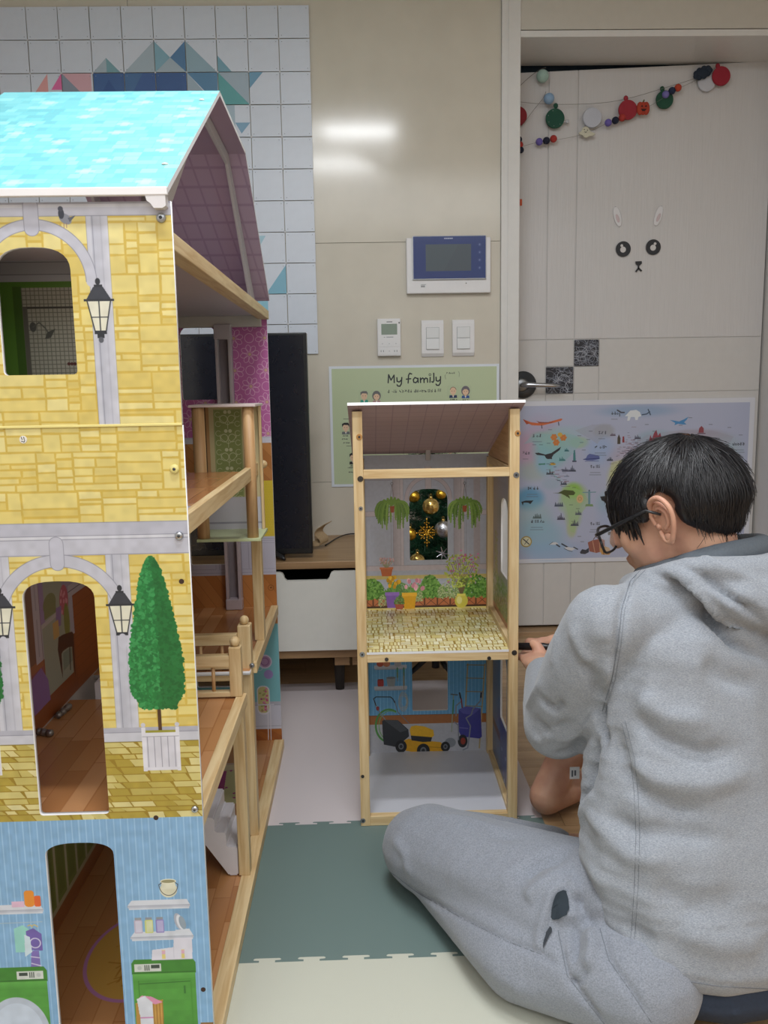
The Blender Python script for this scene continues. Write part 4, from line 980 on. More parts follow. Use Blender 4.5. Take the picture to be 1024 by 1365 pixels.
while k < RX1+.1: c2.line([(k-.02, D2[1]-.02), (k-.07, C2[1]+.02)], .0038, 'a68ba4'); k += .0335
roof_obj('rear_roof_slope', C2, D2, mat('74d8dc', .35), c2.material('pink_roof_lining_print', .5), c2.uvp(0, 2))
# gable frames (light grey boards standing under the roof, set back from the edge)
gmat = mat('bdb6b8', .5, name='grey_gable_board')
def gable(x0, x1, name='gable_board'):
    off = .0085; ins = .030
    outer = [(HY0+.012, 1.139), (A_[0]+.035, A_[1]+.0045), (B_[0]+.003, B_[1]-off), (C2[0]-.003, C2[1]-off), (D2[0]-.030, D2[1]+.001), (FY-.002, 1.139)]
    inner = [(FY-.052, 1.139), (C2[0]-.020, C2[1]-ins), (B_[0]+.018, B_[1]-ins), (A_[0]+.090, 1.139)]
    MB().prism(outer+inner, x0, x1, 'X').build(name, gmat, house)
gable(HX1-.040, HX1-.034); gable(HX0+.004, HX0+.010)
# fascia, corbel, gutter lip
MB().box(RX0, RX1, A_[0]-.004, A_[0]+.003, A_[1]-.0100, A_[1]-.0005, .001).build('fascia_strip', WHITE, house)
for sx_ in (HX1-.027, HX0+.005):
    cp = [(sx_, A_[1]-.009), (sx_+.024, A_[1]-.009), (sx_+.024, A_[1]-.022), (sx_+.020, A_[1]-.0245), (sx_+.010, A_[1]-.0245), (sx_+.006, A_[1]-.019), (sx_+.002, A_[1]-.016)]
    MB().prism(cp, A_[0]-.003, HY0-.001, 'Y').build('corbel', WHITE2, house)
for px, py in ((269, 133.5), (220, 219)):
    q = None
    # small peg caps lie on the front slope plane
    d = ray(px, py); n = Vector((0, -(B_[1]-A_[1]), B_[0]-A_[0])).normalized(); P0 = Vector((0, A_[0], A_[1]))
    t_ = (P0-Vector((0, 0, CAM_H))).dot(n)/d.dot(n); q = Vector((0, 0, CAM_H))+d*t_
    MB().ball(q, .0045, sz=.4, seg=12, rings=6).build('peg_cap', mat('e9d9cf', .4), house, True)

# ---- two small metal fittings left lying on the middle floor, seen through the doorway
for (pa, pb), lab in ((((76, 952), (98, 934)), 'long grey turned metal fitting lying on the dollhouse floor inside the doorway'), (((50, 972), (70, 975)), 'short grey metal fitting by the left edge of the dollhouse doorway')):
    a, b = aZ(*pa, .397), aZ(*pb, .397); d = (b-a); L = d.length; L = min(L, .05); d.normalize(); a.z = b.z = .3935
    r = .0062; mb = MB(); pr_ = [(0, .55), (.06, .95), (.16, 1), (.2, .6), (.3, .6), (.34, .95), (.5, 1), (.55, .6), (.66, .6), (.7, .95), (.88, 1), (1, .6)]
    mb.tube([a+d*L*t_ for t_, _ in pr_], [r*q for _, q in pr_], 14); mb.build('metal_fitting', mat('8d8a88', .3, .7), smooth=True, label=lab, cat='fitting')

# ================================================================== THE SMALL WOODEN TOY SHED (two storeys, lean-to roof)
GW, GD = .342, .352
_gc, _gs = math.cos(-.0092), math.sin(-.0092)
GX, GY = -.0179, 1.7198
shed = thing('toy_shed', (GX+GW/2, GY+GD/2, 0), 'narrow two-storey wooden toy shed with garden mural and lawnmower mural', 'toy shed')
def grot(me):
    for v in me.vertices:
        a, b = v.co.x, v.co.y; v.co.x = GX+_gc*a-_gs*b; v.co.y = GY+_gs*a+_gc*b
    return me
def gbuild(mb, name, mats, parent=shed, smooth=False, uvp=None):
    bmesh.ops.recalc_face_normals(mb.bm, faces=mb.bm.faces); me = bpy.data.meshes.new(name)
    mb.bm.to_mesh(me); mb.bm.free(); return glink(name, me, mats, parent, uvp, smooth)
def glink(name, me, mats, parent=shed, uvp=None, smooth=False):
    if uvp is not None:
        au, u0, du, av, v0, dv = uvp
        while me.uv_layers: me.uv_layers.remove(me.uv_layers[0])
        ul = me.uv_layers.new(name='UVMap')
        for lp in me.loops:
            c = me.vertices[lp.vertex_index].co; ul.data[lp.index].uv = ((c[au]-u0)/du, (c[av]-v0)/dv)
    me.update(); return link(name, grot(me), mats, parent, smooth)
def loc(p): # world -> shed coordinates
    x, y = p.x-GX, p.y-GY; return (_gc*x+_gs*y, -_gs*x+_gc*y, p.z)
RYB = GD-.006   # front face of the rear panel (shed coordinates)
def GB(px, py): q = loc(aY(px, py, GY+RYB-.002)); return (q[0], q[2])
pw = .0205
GT = .900
for x in (0, GW-pw):
    gbuild(MB().box(x, x+pw, 0, .020, 0, GT, .0012), 'front_post', PINE('Z'))
    gbuild(MB().box(x, x+pw, GD-.026, GD-.006, 0, .775, .0012), 'rear_post', PINE('Z'))
for z0, z1 in ((0, .0215), (.3700, .3885), (.7620, .7800)):
    gbuild(MB().box(pw, GW-pw, .001, .019, z0, z1, .001), 'front_bar', PINE('X'))
for z0 in (0, .3700): 
    for x in (.002, GW-pw+.0025): gbuild(MB().box(x, x+.015, .020, GD-.026, z0, z0+(.0215 if z0 == 0 else .034), .001), 'side_bar', PINE('Y'))
gbuild(MB().box(GW-pw+.0025, GW-.003, .020, GD-.026, .7600, .7800, .001), 'side_bar', PINE('Y'))
# sloping side bars under the roof
for x in (GW-pw+.003,):
    mb = MB(); mb.prism([(.020, .784), (.020, .885), (GD-.010, .780)], x, x+.014, 'X'); gbuild(mb, 'roof_gusset', PINE_D('Y'))
# ground floor board, white, slightly raised
gbuild(MB().box(pw*.8, GW-pw*.8, .019, GD-.006, .004, .012), 'ground_floor_board', mat('c9cad2', .4, name='white_floor_board'))
cv = Cv(0, 0, GW, GD, 2200, 'e0d28c'); rg = random.Random(12)
stones_cols = ['f0e8bb', 'ece2ae', 'f3edc8', 'e8dca2', 'dfcf8c']
def cobble(cv, u0, u1, v0, v1, seed, cols, gr, a=.012, b=.028):
    rg = random.Random(seed); cv.rect(u0, u1, v0, v1, gr); n = int((u1-u0)/.0235)+1; m_ = int((v1-v0)/.0235)+1; s_ = .0235
    for i in range(n):
        for j in range(m_):
            x, y = u0+(i-1)*s_+(.45*s_ if j % 2 else 0)+rg.uniform(-.002, .002), v0+j*s_; k = rg.random(); g = .0011; c = lambda: rg.choice(cols)
            def R_(a0, a1, b0, b1): cv.poly([(x+a0*s_+g, y+b0*s_+g), (x+a1*s_-g, y+b0*s_+g+rg.uniform(-.0004, .0004)), (x+a1*s_-g, y+b1*s_-g), (x+a0*s_+g, y+b1*s_-g+rg.uniform(-.0004, .0004))], c())
            t_ = rg.uniform(.35, .65)
            if k < .3: R_(0, t_, 0, 1); R_(t_, 1, 0, .5); R_(t_, 1, .5, 1)
            elif k < .55: R_(0, 1, 0, t_); R_(0, .5, t_, 1); R_(.5, 1, t_, 1)
            elif k < .8: R_(0, .34, 0, 1); R_(.34, .67, 0, 1); R_(.67, 1, 0, 1)
            elif k < .92: R_(0, 1, 0, 1); cv.ell(x+s_/2, y+s_/2, s_*.35, s_*.35, 'c9b15c', .35, soft=.6)
            else: R_(0, 1, 0, .33); R_(0, 1, .33, .66); R_(0, 1, .66, 1)
cobble(cv, 0, GW, 0, GD, 3, stones_cols, 'a4853a')
fo = gbuild(MB().box(pw*.2, GW-pw*.9, .002, GD-.006, .3885, .3925), 'patio_floor_board', [cv.material('patio_stone_print', .25)], uvp=cv.uvp(0, 1))
gbuild(MB().box(pw*.4, GW-pw*.4, .0005, .003, .3880, .3925), 'floor_board_edge', edge_w)
# ---- rear panel print
cv = Cv(0, 0, GW, .782, 2600, 'a7abba')
# upper storey: lilac wall with mouldings
cv.rect(0, GW, .39, .782, 'a3a7b6')
def band(x0, x1, z0, z1, c='b3a9b0'): cv.rect(x0, x1, z0, z1, c)
gx0, gx1 = GB(546, 700)[0], GB(597, 700)[0]; gm_ = (gx0+gx1)/2
band(0, GW, .722, .746, 'aba6b0'); cv.line([(0, .722), (GW, .722)], .001, '86828e'); cv.line([(0, .746), (GW, .746)], .001, '86828e')
for c in (gx0-.028, gx1+.028):
    gradv(cv, c-.013, c+.013, .50, .722, '9c949d', 'b9b1b8'); cv.line([(c-.013, .50), (c-.013, .722)], .0008, '86828e'); cv.line([(c+.005, .50), (c+.005, .722)], .0008, '86828e'); cv.line([(c+.013, .5), (c+.013, .722)], .0008, '86828e')
for (a, b) in ((0, gx0-.041), (gx1+.041, GW)): cv.rect(a, b, .630, .643, 'b3aab2'); cv.line([(a, .643), (b, .643)], .0009, '86828e'); cv.line([(a, .630), (b, .630)], .0009, '86828e')
for (a, b) in ((.018, gx0-.046), (gx1+.046, GW-.05)): cv.line([(a, .645), (a, .72), (b, .72)], .0009, '86828e'); cv.line([(a, .628), (a, .50)], .0009, '86828e'); cv.line([(b, .628), (b, .50)], .0009, '86828e')
cv.rect(GW-.052, GW-.036, .45, .74, 'a39ba3')
cv.ring(gm_, .672, .054, .010, 'ada3ab', 1, .055, 0, 180); cv.ring(gm_, .672, .059, .0009, '86828e', 1, .060, 0, 180); cv.ring(gm_, .672, .049, .0009, '86828e', 1, .050, 0, 180)
cv.rect(gm_-.0075, gm_+.0075, .696, .752, 'b0a7ae'); cv.line([(gm_-.0075, .70), (gm_-.0075, .752)], .0009, '86828e'); cv.line([(gm_+.0075, .70), (gm_+.0075, .752)], .0009, '86828e')
cv.rect(0, GW, .492, .505, 'b3aab2'); cv.line([(0, .505), (GW, .505)], .001, '86828e'); cv.rect(0, GW, .470, .480, 'b9a96c')
def fern(cx, cz):
    for dx_ in (-.006, .006): cv.line([(cx, cz+.057), (cx+dx_, cz+.014)], .0007, '5b4a40')
    cv.ring(cx, cz+.060, .003, .0008, '3c3c3c')
    rg = random.Random(int(cx*1000))
    def frond(a, drop, reach, col):
        pts = []
        for k in range(9):
            t_ = k/8; pts.append((cx+a*reach*math.sin(min(1, t_*1.35)*PI/2), cz+.010+.016*math.sin(min(1, t_*1.5)*PI)*(1-.4*abs(a))-drop*t_**1.7))
        for k in range(8):
            x0, z0 = pts[k]; x1, z1 = pts[k+1]; w_ = .0052*math.sin(PI*min(1, (k+1.2)/9.5))**.6
            cv.line([(x0, z0), (x1, z1)], w_, col)
            for sg in (-1, 1): cv.line([(x0, z0), (x0+sg*w_*.8, z0-w_*.8)], .0012, col)
        cv.line(pts, .0006, '8fa860', .5)
    for i in range(20):
        a = rg.choice((-1, 1))*rg.uniform(.25, 1); frond(a, rg.uniform(.030, .062)*(1.15-.45*abs(a)), .041, rg.choice(('4d6e26', '567a2c', '45651f')))
    for a, dr in ((-1, .030), (-.85, .048), (-.62, .060), (-.35, .064), (-.1, .045), (.2, .040), (.45, .062), (.65, .060), (.88, .045), (1, .026)): frond(a, dr, .041, rg.choice(('6b8c38', '7a9a44', '5f8033')))
    for a in (-.9, -.5, -.1, .3, .7): cv.line([(cx, cz+.008), (cx+a*.022, cz+.026-.008*abs(a))], .006, '6b8c38')
    cv.poly([(cx-.0055, cz+.004), (cx+.0055, cz+.004), (cx+.004, cz-.012), (cx-.004, cz-.012)], '93492c')
fern(*GB(523, 677)); fern(*GB(619.5, 676))
def bush(x0, x1, z0, z1, cols, n, seed, r=.0022):
    rg = random.Random(seed)
    for _ in range(n):
        u = rg.uniform(-1, 1); v = rg.random(); cx = (x0+x1)/2+u*(x1-x0)/2; cz = z0+v*(z1-z0)*(1-.45*u*u)
        cv.ell(cx, cz, rg.uniform(.5, 1.3)*r, rg.uniform(.5, 1.2)*r, rg.choice(cols), 1, rg.random()*3)
# planter boxes
zb0, zb1 = .398, .428
cv.rect(0, GW, zb0, zb1, 'a35a37')
k = 0; x = .004
while x < GW-.03:
    w_ = .032; cv.rect(x, x+w_, zb0, zb1, '4d3226'); cv.rect(x+.0016, x+w_-.0016, zb0+.003, zb1-.002, 'b06a44'); cv.line([(x+.001, zb0+.002), (x+w_-.001, zb1-.002)], .0014, '5c3a2a'); cv.line([(x+.001, zb1-.002), (x+w_-.001, zb0+.002)], .0014, '5c3a2a'); x += w_+.0004
cv.rect(0, GW, zb0-.0025, zb0+.0015, '3f2a20'); cv.rect(0, GW, .389, zb0-.002, 'cdbd76')
gc_ = ('4c7a30', '5b8a3c', '3f6a28', '6c9848', '7aa650'); gl = ('8a9a66', 'a3b07e', '76885a', 'b5bd92')
bush(.004, .062, .424, .472, gc_, 500, 1, .003); bush(.155, .205, .424, .478, gc_, 500, 2, .003); bush(.245, .335, .424, .478, gc_, 650, 3, .003); bush(.0, .34, .420, .448, gc_, 900, 31, .0028)
bush(.115, .160, .412, .455, gl, 420, 4, .0016); bush(.20, .26, .418, .462, gl, 450, 5, .0016); bush(.05, .07, .40, .43, gl, 120, 6, .0014); bush(.075, .13, .428, .462, ('4f7440', '6b8f55'), 200, 8, .0022)
def pot(x, z, w_, h, c, rim): cv.poly([(x-w_/2, z+h), (x+w_/2, z+h), (x+w_*.36, z), (x-w_*.36, z)], c); cv.rect(x-w_*.53, x+w_*.53, z+h*.78, z+h, rim)
def tulips(cx, cz, w_, h, cols, seed):
    rg = random.Random(seed)
    for i in range(22): a = rg.uniform(-1, 1); cv.line([(cx+a*.006, cz), (cx+a*w_*.55, cz+h*rg.uniform(.3, .8))], .0022, rg.choice(('4f7f38', '6a964a')))
    for i in range(13): a = rg.uniform(-1, 1); x, z = cx+a*w_*.5, cz+h*rg.uniform(.35, 1); cv.ell(x, z, .0042, .0058, rg.choice(cols)); cv.line([(x-.001, z-.004), (x-.001, z+.004)], .0006, cols[-1])
q = GB(527, 795); tulips(q[0]-.002, .432, .034, .044, ('d9a92a', 'e3b93c', 'b98818'), 1); q2 = GB(550, 790); tulips(q2[0]+.002, .430, .050, .038, ('dba0ac', 'e3b3bb', 'c27f90'), 2)
pot(GB(523, 800)[0], .396, .034, .041, '7d5aa6', '8f6cb8'); pot(GB(546, 800)[0], .393, .036, .042, 'd09a22', 'e0ac34'); pot(GB(532.5, 805)[0], .3925, .024, .016, 'a3543a', 'b06048'); x = GB(532.5, 800)[0]; bush(x-.012, x+.012, .406, .425, ('5b7a3c', '76905a', '48682e'), 120, 9, .002)
q = GB(515.5, 765); pot(q[0], q[1]-.0065, .032, .023, 'b4613a', 'c26f46')
rg = random.Random(4)
for i in range(40): a = rg.uniform(-1, 1); h = rg.uniform(.012, .030); cv.line([(q[0]+a*.004, q[1]+.016), (q[0]+a*.017, q[1]+.016+h*.8)], .0007, '8d8a6c'); cv.ell(q[0]+a*.018, q[1]+.016+h*.8, .0018, .0022, rg.choice(('b98f93', 'c9a5a6', 'a7807c')))
q = GB(615, 790); vx = q[0]; cv.ell(vx, .411, .0165, .018, 'c9bd4e'); cv.ell(vx-.005, .413, .007, .010, 'ddd78a'); cv.rect(vx-.011, vx+.011, .424, .430, 'd6cb62')
for i in range(14):
    a = -1+2*i/13; pts = [(vx+a*.003, .43), (vx+a*.018, .47), (vx+a*.036, .505+.015*(1-abs(a)))]; cv.line(pts, .0012, '6b5a3c')
for i in range(170):
    a = rg.uniform(-1, 1); z = rg.uniform(.447, .530); x = vx+a*.043*min(1, (z-.43)/.04); cv.ell(x, z, .0036, .0017, rg.choice(('9aa63c', 'aab84c', 'b9c462', '86953a')), 1, rg.random()*3)
for i in range(22): a = rg.uniform(-1, 1); z = rg.uniform(.46, .545); cv.ell(vx+a*.044, z, .0028, .0024, rg.choice(('b5628e', 'c57aa2')))
# ---- lower storey: blue stripes, tools, mower
cv.rect(0, GW, 0, .372, '5c9ac6')
for i in range(56):
    x = .002+i*.0094
    if x < GW: cv.rect(x, x+.0012, .0, .372, '8cbfe0'); cv.rect(x+.004, x+.0062, 0, .372, '68a5cf', .6)
cv.rect(0, GW, .088, .112, '9a6234'); cv.line([(0, .112), (GW, .112)], .001, '6d421f'); cv.rect(0, GW, 0, .088, 'a9abb3')
def sh(x0, x1, z): cv.rect(x0, x1, z-.003, z+.006, 'b5bac4'); cv.rect(x0+.002, x1-.002, z-.006, z-.003, '9ba1ae')
def GBs(px, py): return GB(480+px/4.655, 870+py/4.655)
a, b = GBs(88, 225), GBs(292, 225); sh(a[0], b[0], a[1]); a2 = GBs(88, 95); sh(a2[0], b[0], a2[1])
q = GBs(128, 190); cv.poly(rrect(q[0]-.008, q[0]+.008, q[1]-.009, q[1]+.0095, .003), 'a13531'); cv.rect(q[0]-.0065, q[0]+.0065, q[1]+.007, q[1]+.0105, '7c2a28')
q = GBs(193, 185); cv.poly([(q[0]-.012, q[1]+.012), (q[0]+.012, q[1]+.012), (q[0]+.009, q[1]-.011), (q[0]-.009, q[1]-.011)], '8f969b'); cv.ell(q[0], q[1]+.012, .012, .003, '70777d')
for px, c in ((125, 'b0503a'), (165, 'c07a5a'), (235, 'a5aab0')): q = GBs(px, 75); cv.ell(q[0], q[1]+.002, .009, .008, c)
for px, py, c in ((232, 125, '4f8a6c'), (272, 125, '4b8672'), (272, 175, '8a8f7c')): q = GBs(px, py); cv.line([(q[0], q[1]+.012), (q[0], q[1]-.012)], .004, c); cv.line([(q[0], q[1]), (q[0], q[1]-.022)], .0015, '8b7a5a')
q = GBs(270, 305)
for i in range(5): cv.ring(q[0]+rg.uniform(-.002, .002), q[1], .012-.001*i, .0011, rg.choice(('a59a86', '8b8272')), 1, .026-.003*i)
q = GBs(180, 455)
cv.ring(q[0], q[1], .034, .005, '4d8c46', 1, .044, 60, 330); cv.ring(q[0]+.004, q[1], .030, .002, '6fa85e', 1, .040, 60, 330)
# ladder
for (pa, pb) in (((668, 70), (655, 330)), ((775, 70), (740, 590)), ((655, 330), (648, 400))): cv.line([GBs(*pa), GBs(*pb)], .0034, 'a79468')
for py in (75, 157, 240, 330): cv.line([GBs(662-(py-75)*.02, py), GBs(772-(py-75)*.06, py+2)], .0022, '8c774e')
# hoe and shovel
cv.line([GBs(580, 260), GBs(568, 490)], .0024, '8f9a86'); cv.line([GBs(580, 295), GBs(576, 380)], .0034, '3f7d55'); cv.line([GBs(565, 258), GBs(603, 262)], .0034, '59616a'); q = GBs(560, 558); cv.ell(q[0], q[1], .0145, .013, '7e848c')
# wheelbarrow
bl = [GBs(*p) for p in ((612, 352), (660, 332), (748, 345), (756, 520), (742, 532), (628, 520), (610, 480))]; cv.poly(bl, '3d3d8c'); cv.poly([GBs(*p) for p in ((612, 352), (660, 332), (748, 345), (700, 385), (640, 378))], '5656a4'); cv.line([GBs(618, 465), GBs(670, 470)], .0014, '7d7db8')
q = GBs(637, 548); cv.ell(q[0], q[1], .0125, .0175, '24262b'); cv.ell(q[0]+.001, q[1], .0065, .0095, '8d3a2c')
cv.line([GBs(*p) for p in ((752, 265), (745, 300), (700, 350), (690, 385), (658, 405), (685, 455), (680, 500), (668, 590), (640, 603))], .0034, '7a7f8c'); cv.line([GBs(*p) for p in ((622, 270), (630, 300), (596, 330), (596, 390))], .0034, '7a7f8c'); cv.line([GBs(628, 285), GBs(634, 340)], .0034, '7c2f33'); cv.line([GBs(618, 250), GBs(624, 280)], .004, '26262b'); cv.line([GBs(752, 250), GBs(750, 275)], .004, '3a2028')
cv.line([GBs(585, 430), GBs(610, 450), GBs(612, 540)], .003, '7a7f8c')
# mower
cv.line([GBs(*p) for p in ((85, 288), (100, 340), (250, 545))], .0026, '82888f'); cv.line([GBs(*p) for p in ((215, 300), (235, 370), (305, 440))], .0022, '6b7178'); cv.line([GBs(*p) for p in ((100, 330), (84, 288), (100, 276), (190, 276), (205, 290), (215, 310))], .0024, '23252a'); q = GBs(110, 348); cv.ell(q[0], q[1], .004, .006, '8c2f33')
cv.poly([GBs(*p) for p in ((137, 425), (150, 418), (235, 420), (300, 478), (305, 520), (275, 545), (240, 590), (148, 572), (142, 520))], '2e3238'); cv.poly([GBs(*p) for p in ((150, 420), (235, 422), (298, 480), (250, 495), (175, 440))], '454a50'); cv.line([GBs(245, 430), GBs(300, 482)], .0012, '14161a')
cv.poly([GBs(*p) for p in ((275, 545), (300, 535), (430, 548), (500, 555), (520, 575), (520, 612), (430, 612), (360, 622), (285, 610))], 'c9961e'); cv.poly([GBs(*p) for p in ((308, 478), (318, 458), (345, 452), (400, 458), (455, 480), (460, 515), (448, 525), (315, 515))], 'd8a823'); cv.poly([GBs(*p) for p in ((315, 515), (448, 525), (440, 552), (390, 555), (320, 545))], '24262b'); cv.line([GBs(430, 585), GBs(505, 590)], .0022, 'a87a14')
for p, r in (((255, 583), .0155), ((393, 608), .0175), ((530, 583), .0125)):
    q = GBs(*p); cv.ell(q[0], q[1], r*.95, r*1.08, '1c1e22'); cv.ell(q[0], q[1], r*.45, r*.55, '6b6f75'); cv.ell(q[0], q[1], r*.25, r*.3, '2c2f34')
cv.a *= 1.10; cv.grain(.02, (200, 200), 5)
bmt = cv.material('garden_and_tool_mural_print', .3)
uw = arch(gx0, gx1, GB(570, 747)[1], .672, .697, .003); q0, q1 = GB(550, 948), GB(597, 900)
lw = rrect(q0[0], q1[0], q0[1], .298, .004)
rp = shape2d(rect(.002, GW-.002, .0, .782), [uw, lw], RYB, GD, 'Y')
glink('rear_mural_panel', assign(rp, faces('Y', -1)), [bmt, edge_w, mat('c8b9bd', .5)], uvp=cv.uvp(0, 2))
# ---- right side panel (inner face printed)
SXI = GW-.006
def GS(px, py): q = loc(aX(px, py, GX+SXI)); return (q[1], q[2])
cv = Cv(0, 0, GD, .775, 1600, '9a9aa6')
cv.rect(0, GD, .39, .775, '9a99a8'); bushc = ('5d7a44', '6f8c54', '4c6a38', '8a9a66')
gradv(cv, .10, GD, .50, .73, '8f8d9c', 'a7a0a8', 8); 
cv.rect(0, GD, .39, .43, 'a3674a')
for i in range(12): cv.line([(i*.03, .39), (i*.03+.03, .43)], .0013, '5c3a2a')
def bush2(x0, x1, z0, z1, cols, n, seed):
    rg = random.Random(seed)
    for _ in range(n): cv.ell(rg.uniform(x0, x1), z0+(z1-z0)*rg.random()**1.4, .004, .003, rg.choice(cols), 1, rg.random()*3)
bush2(0, GD, .42, .50, bushc, 900, 2); bush2(.03, .06, .56, .64, ('557a38',), 60, 3); bush2(.25, .30, .50, .60, ('8d9a50', 'a59a62'), 120, 4)
cv.rect(0, GD, 0, .372, '4f6f9a'); cv.rect(0, GD, .095, .115, '5c3a3a'); cv.rect(.0, .09, 0, .372, '4a5a94')
cv.poly([(.06, .03), (.20, .03), (.22, .20), (.05, .20)], '3c4f88')
rg = random.Random(8)
for i in range(30): cv.ell(rg.uniform(.02, .25), rg.uniform(.02, .16), .006, .005, rg.choice(('3f64b8', '8fa3cf', '2f3f7c', '6a4f7c')))
sw = arch(.112, .205, .517, .665, .695, .003); swl = arch(.112, .205, .160, .29, .335, .003)
me = shape2d(rect(.020, GD-.006, .0215, .775), [sw, swl], SXI, GW-.001, 'X')
glink('side_mural_panel', assign(me, faces('X', -1)), [cv.material('side_mural_print', .3), edge_w, mat('c8b9bd', .5)], uvp=cv.uvp(1, 2))
# ---- lean-to roof
RF, RR = (-.020, .9125), (GD+.020, .7830)
cv = Cv(-.02, -.03, GW+.04, GD+.06, 1300, 'bda4ae')
k = -.03
while k < GD+.03: cv.line([(-.02, k), (GW+.02, k)], .0018, 'a3899a'); k += .0315
k = -.02
while k < GW+.02: cv.line([(k, -.03), (k, GD+.03)], .0018, 'a3899a'); k += .0345
d = Vector((RR[0]-RF[0], RR[1]-RF[1])).normalized(); n = Vector((-d.y, d.x)); n = n if n.y > 0 else -n
mb = MB(); mb.prism([RF, RR, (RR[0]+n.x*.006, RR[1]+n.y*.006), (RF[0]+n.x*.006, RF[1]+n.y*.006)], -.0085, GW+.0075, 'X')
bmesh.ops.recalc_face_normals(mb.bm, faces=mb.bm.faces)
for f in mb.bm.faces: f.normal_update(); k = f.normal.dot(Vector((0, n.x, n.y))); f.material_index = 2 if k > .7 else (0 if k < -.7 else 1)
me = bpy.data.meshes.new('lean_to_roof'); mb.bm.to_mesh(me); mb.bm.free()
glink('lean_to_roof', me, [cv.material('pink_roof_lining_print', .5), mat('efeef0', .3), mat('74d8dc', .35)], uvp=cv.uvp(0, 1))
q = loc(aY(571, 590, GY+GD-.02)); gbuild(MB().box(q[0]-.0062, q[0]+.0062, RYB-.0045, RYB, .768, .800, .001), 'clear_clip', mat('b5aeb0', .2, name='frosted_plastic'))
def gbolt(px, py, c, r=.0062, ring=True):
    q = loc(aY(px, py, GY)); mb = MB(); mb.m(0).lathe([(r*.9, -.0012), (r, -.0003), (r, .001)], (q[0], 0, q[2]), 'Y', 18); mb.m(1).lathe([(r*.42, -.0018), (r*.42, -.0010)], (q[0], 0, q[2]), 'Y', 6)
    gbuild(mb, 'bolt', [c, mat('2c2e31', .4)], smooth=False)
dk, woodp, st = mat('4a4540', .4, .6, name='dark_bolt'), mat('b07f45', .5, name='wooden_plug'), mat('8f9296', .3, .8)
for px, py, c, r in ((479, 582.5, woodp, .0063), (480.5, 638.5, dk, .0062), (481, 678, st, .0046), (690, 577.5, woodp, .0063), (688, 633, st, .0062), (483, 872.5, st, .0058), (685.5, 869.5, dk, .0058), (484, 1094, st, .0056), (682, 1091.5, st, .0056), (483.5, 1035, dk, .0038), (515.5, 879, dk, .0042), (652, 877, dk, .0042)): gbolt(px, py, c, r)

# ================================================================== CHRISTMAS TREE behind the shed
TX, TY = .226, 2.625
tree = thing('christmas_tree', (TX, TY, 0), 'small dark green Christmas tree standing behind the wooden toy shed', 'tree')
MB().cyl((TX, TY, .05), (TX, TY, .80), .009, 10, .004).build('trunk', mat('3b2b20', .7, name='bark'), tree)
for k in range(3):
    a = 2*PI*k/3+1.2; MB().tube([(TX, TY, .10), (TX+.05*math.cos(a), TY+.05*math.sin(a), .06), (TX+.11*math.cos(a), TY+.11*math.sin(a), .009)], [.008, .009, .007], 8).build('stand_leg', BLACK, tree, True)
MB().cyl((TX, TY, .045), (TX, TY, .13), .013, 14).build('stand_socket', BLACK, tree, True)
rg = random.Random(21); vs, fs = [], []
def needle(p, d, L, w_=.0009):
    s_ = d.cross(Vector((rg.random()-.5, rg.random()-.5, rg.random()-.5))).normalized()*w_
    i = len(vs); vs.extend([p-s_, p+s_, p+d*L]); fs.append((i, i+1, i+2))
tips = []
for lv in range(26):
    z = .19+.63*lv/25; R0 = .178*(1-lv/26.5)**.75+.012; nb = max(7, int(24*(1-lv/29)))
    for b in range(nb):
        a = 2*PI*(b+rg.random()*.7)/nb; L = R0*rg.uniform(.8, 1.1); dz_ = rg.uniform(-.02, .05); N = max(3, int(L/.011))
        for k in range(N+1):
            t_ = k/N; p = Vector((TX+math.cos(a)*L*t_, TY+math.sin(a)*L*t_, z+dz_*t_+.02*t_*t_))
            for _ in range(7):
                d = Vector((math.cos(a)*.8+rg.uniform(-1, 1), math.sin(a)*.8+rg.uniform(-1, 1), rg.uniform(-.7, .9))).normalized(); needle(p, d, rg.uniform(.020, .034), .0013)
            if k % 3 == 1:
                for sg in (-1, 1):
                    a2 = a+sg*.8
                    for m_ in range(4):
                        p2 = p+Vector((math.cos(a2), math.sin(a2), .1))*m_*.012
                        for _ in range(4):
                            d = Vector((math.cos(a2)+rg.uniform(-1, 1), math.sin(a2)+rg.uniform(-1, 1), rg.uniform(-.7, .8))).normalized(); needle(p2, d, rg.uniform(.015, .026))
me = bpy.data.meshes.new('needles'); me.from_pydata([tuple(v) for v in vs], [], fs)
link('needles', me, mat('1b4a30', .5, name='fir_needles', noise=.5, scale=60), tree, kind='stuff')
mb = MB(); mb.ball((TX, TY, .815), .006); mb.tube([(TX, TY, .80), (TX, TY, .86)], [.006, .0015], 8); mb.build('tree_top_spike', mat('e9e4d8', .3), tree)
gold = mat('c9a13c', .22, 1, name='gold_glitter', noise=.3, scale=400, bump=.5); goldp = mat('d3b46a', .18, .9, name='pale_gold', noise=.2, scale=300, bump=.3); silv = mat('c3c5cc', .25, 1, name='silver_glitter', noise=.3, scale=400, bump=.5)
def bauble(px, py, r, m_, lab, Y=2.405, grp='baubles on the Christmas tree'):
    q = aY(px, py, Y); t = thing('bauble', q, lab, 'bauble', grp)
    MB().ball(q, r, seg=24, rings=16).build('glass_ball', m_, t, True)
    c = MB().cyl(q+Vector((0, 0, r*.93)), q+Vector((0, 0, r*1.18)), r*.2, 12).build('cap', goldp, t, True)
    MB().tube([q+Vector((0, 0, r*1.15))+Vector((math.cos(a)*.003, 0, .004+math.sin(a)*.004)) for a in [PI*2*k/10 for k in range(11)]], .0006, 5).build('hanging_loop', goldp, c)
bauble(574.5, 675, .0245, goldp, 'pale gold bauble near the top of the arched shed window')
bauble(591, 705.5, .0255, silv, 'silver glitter bauble at the right of the arched shed window')
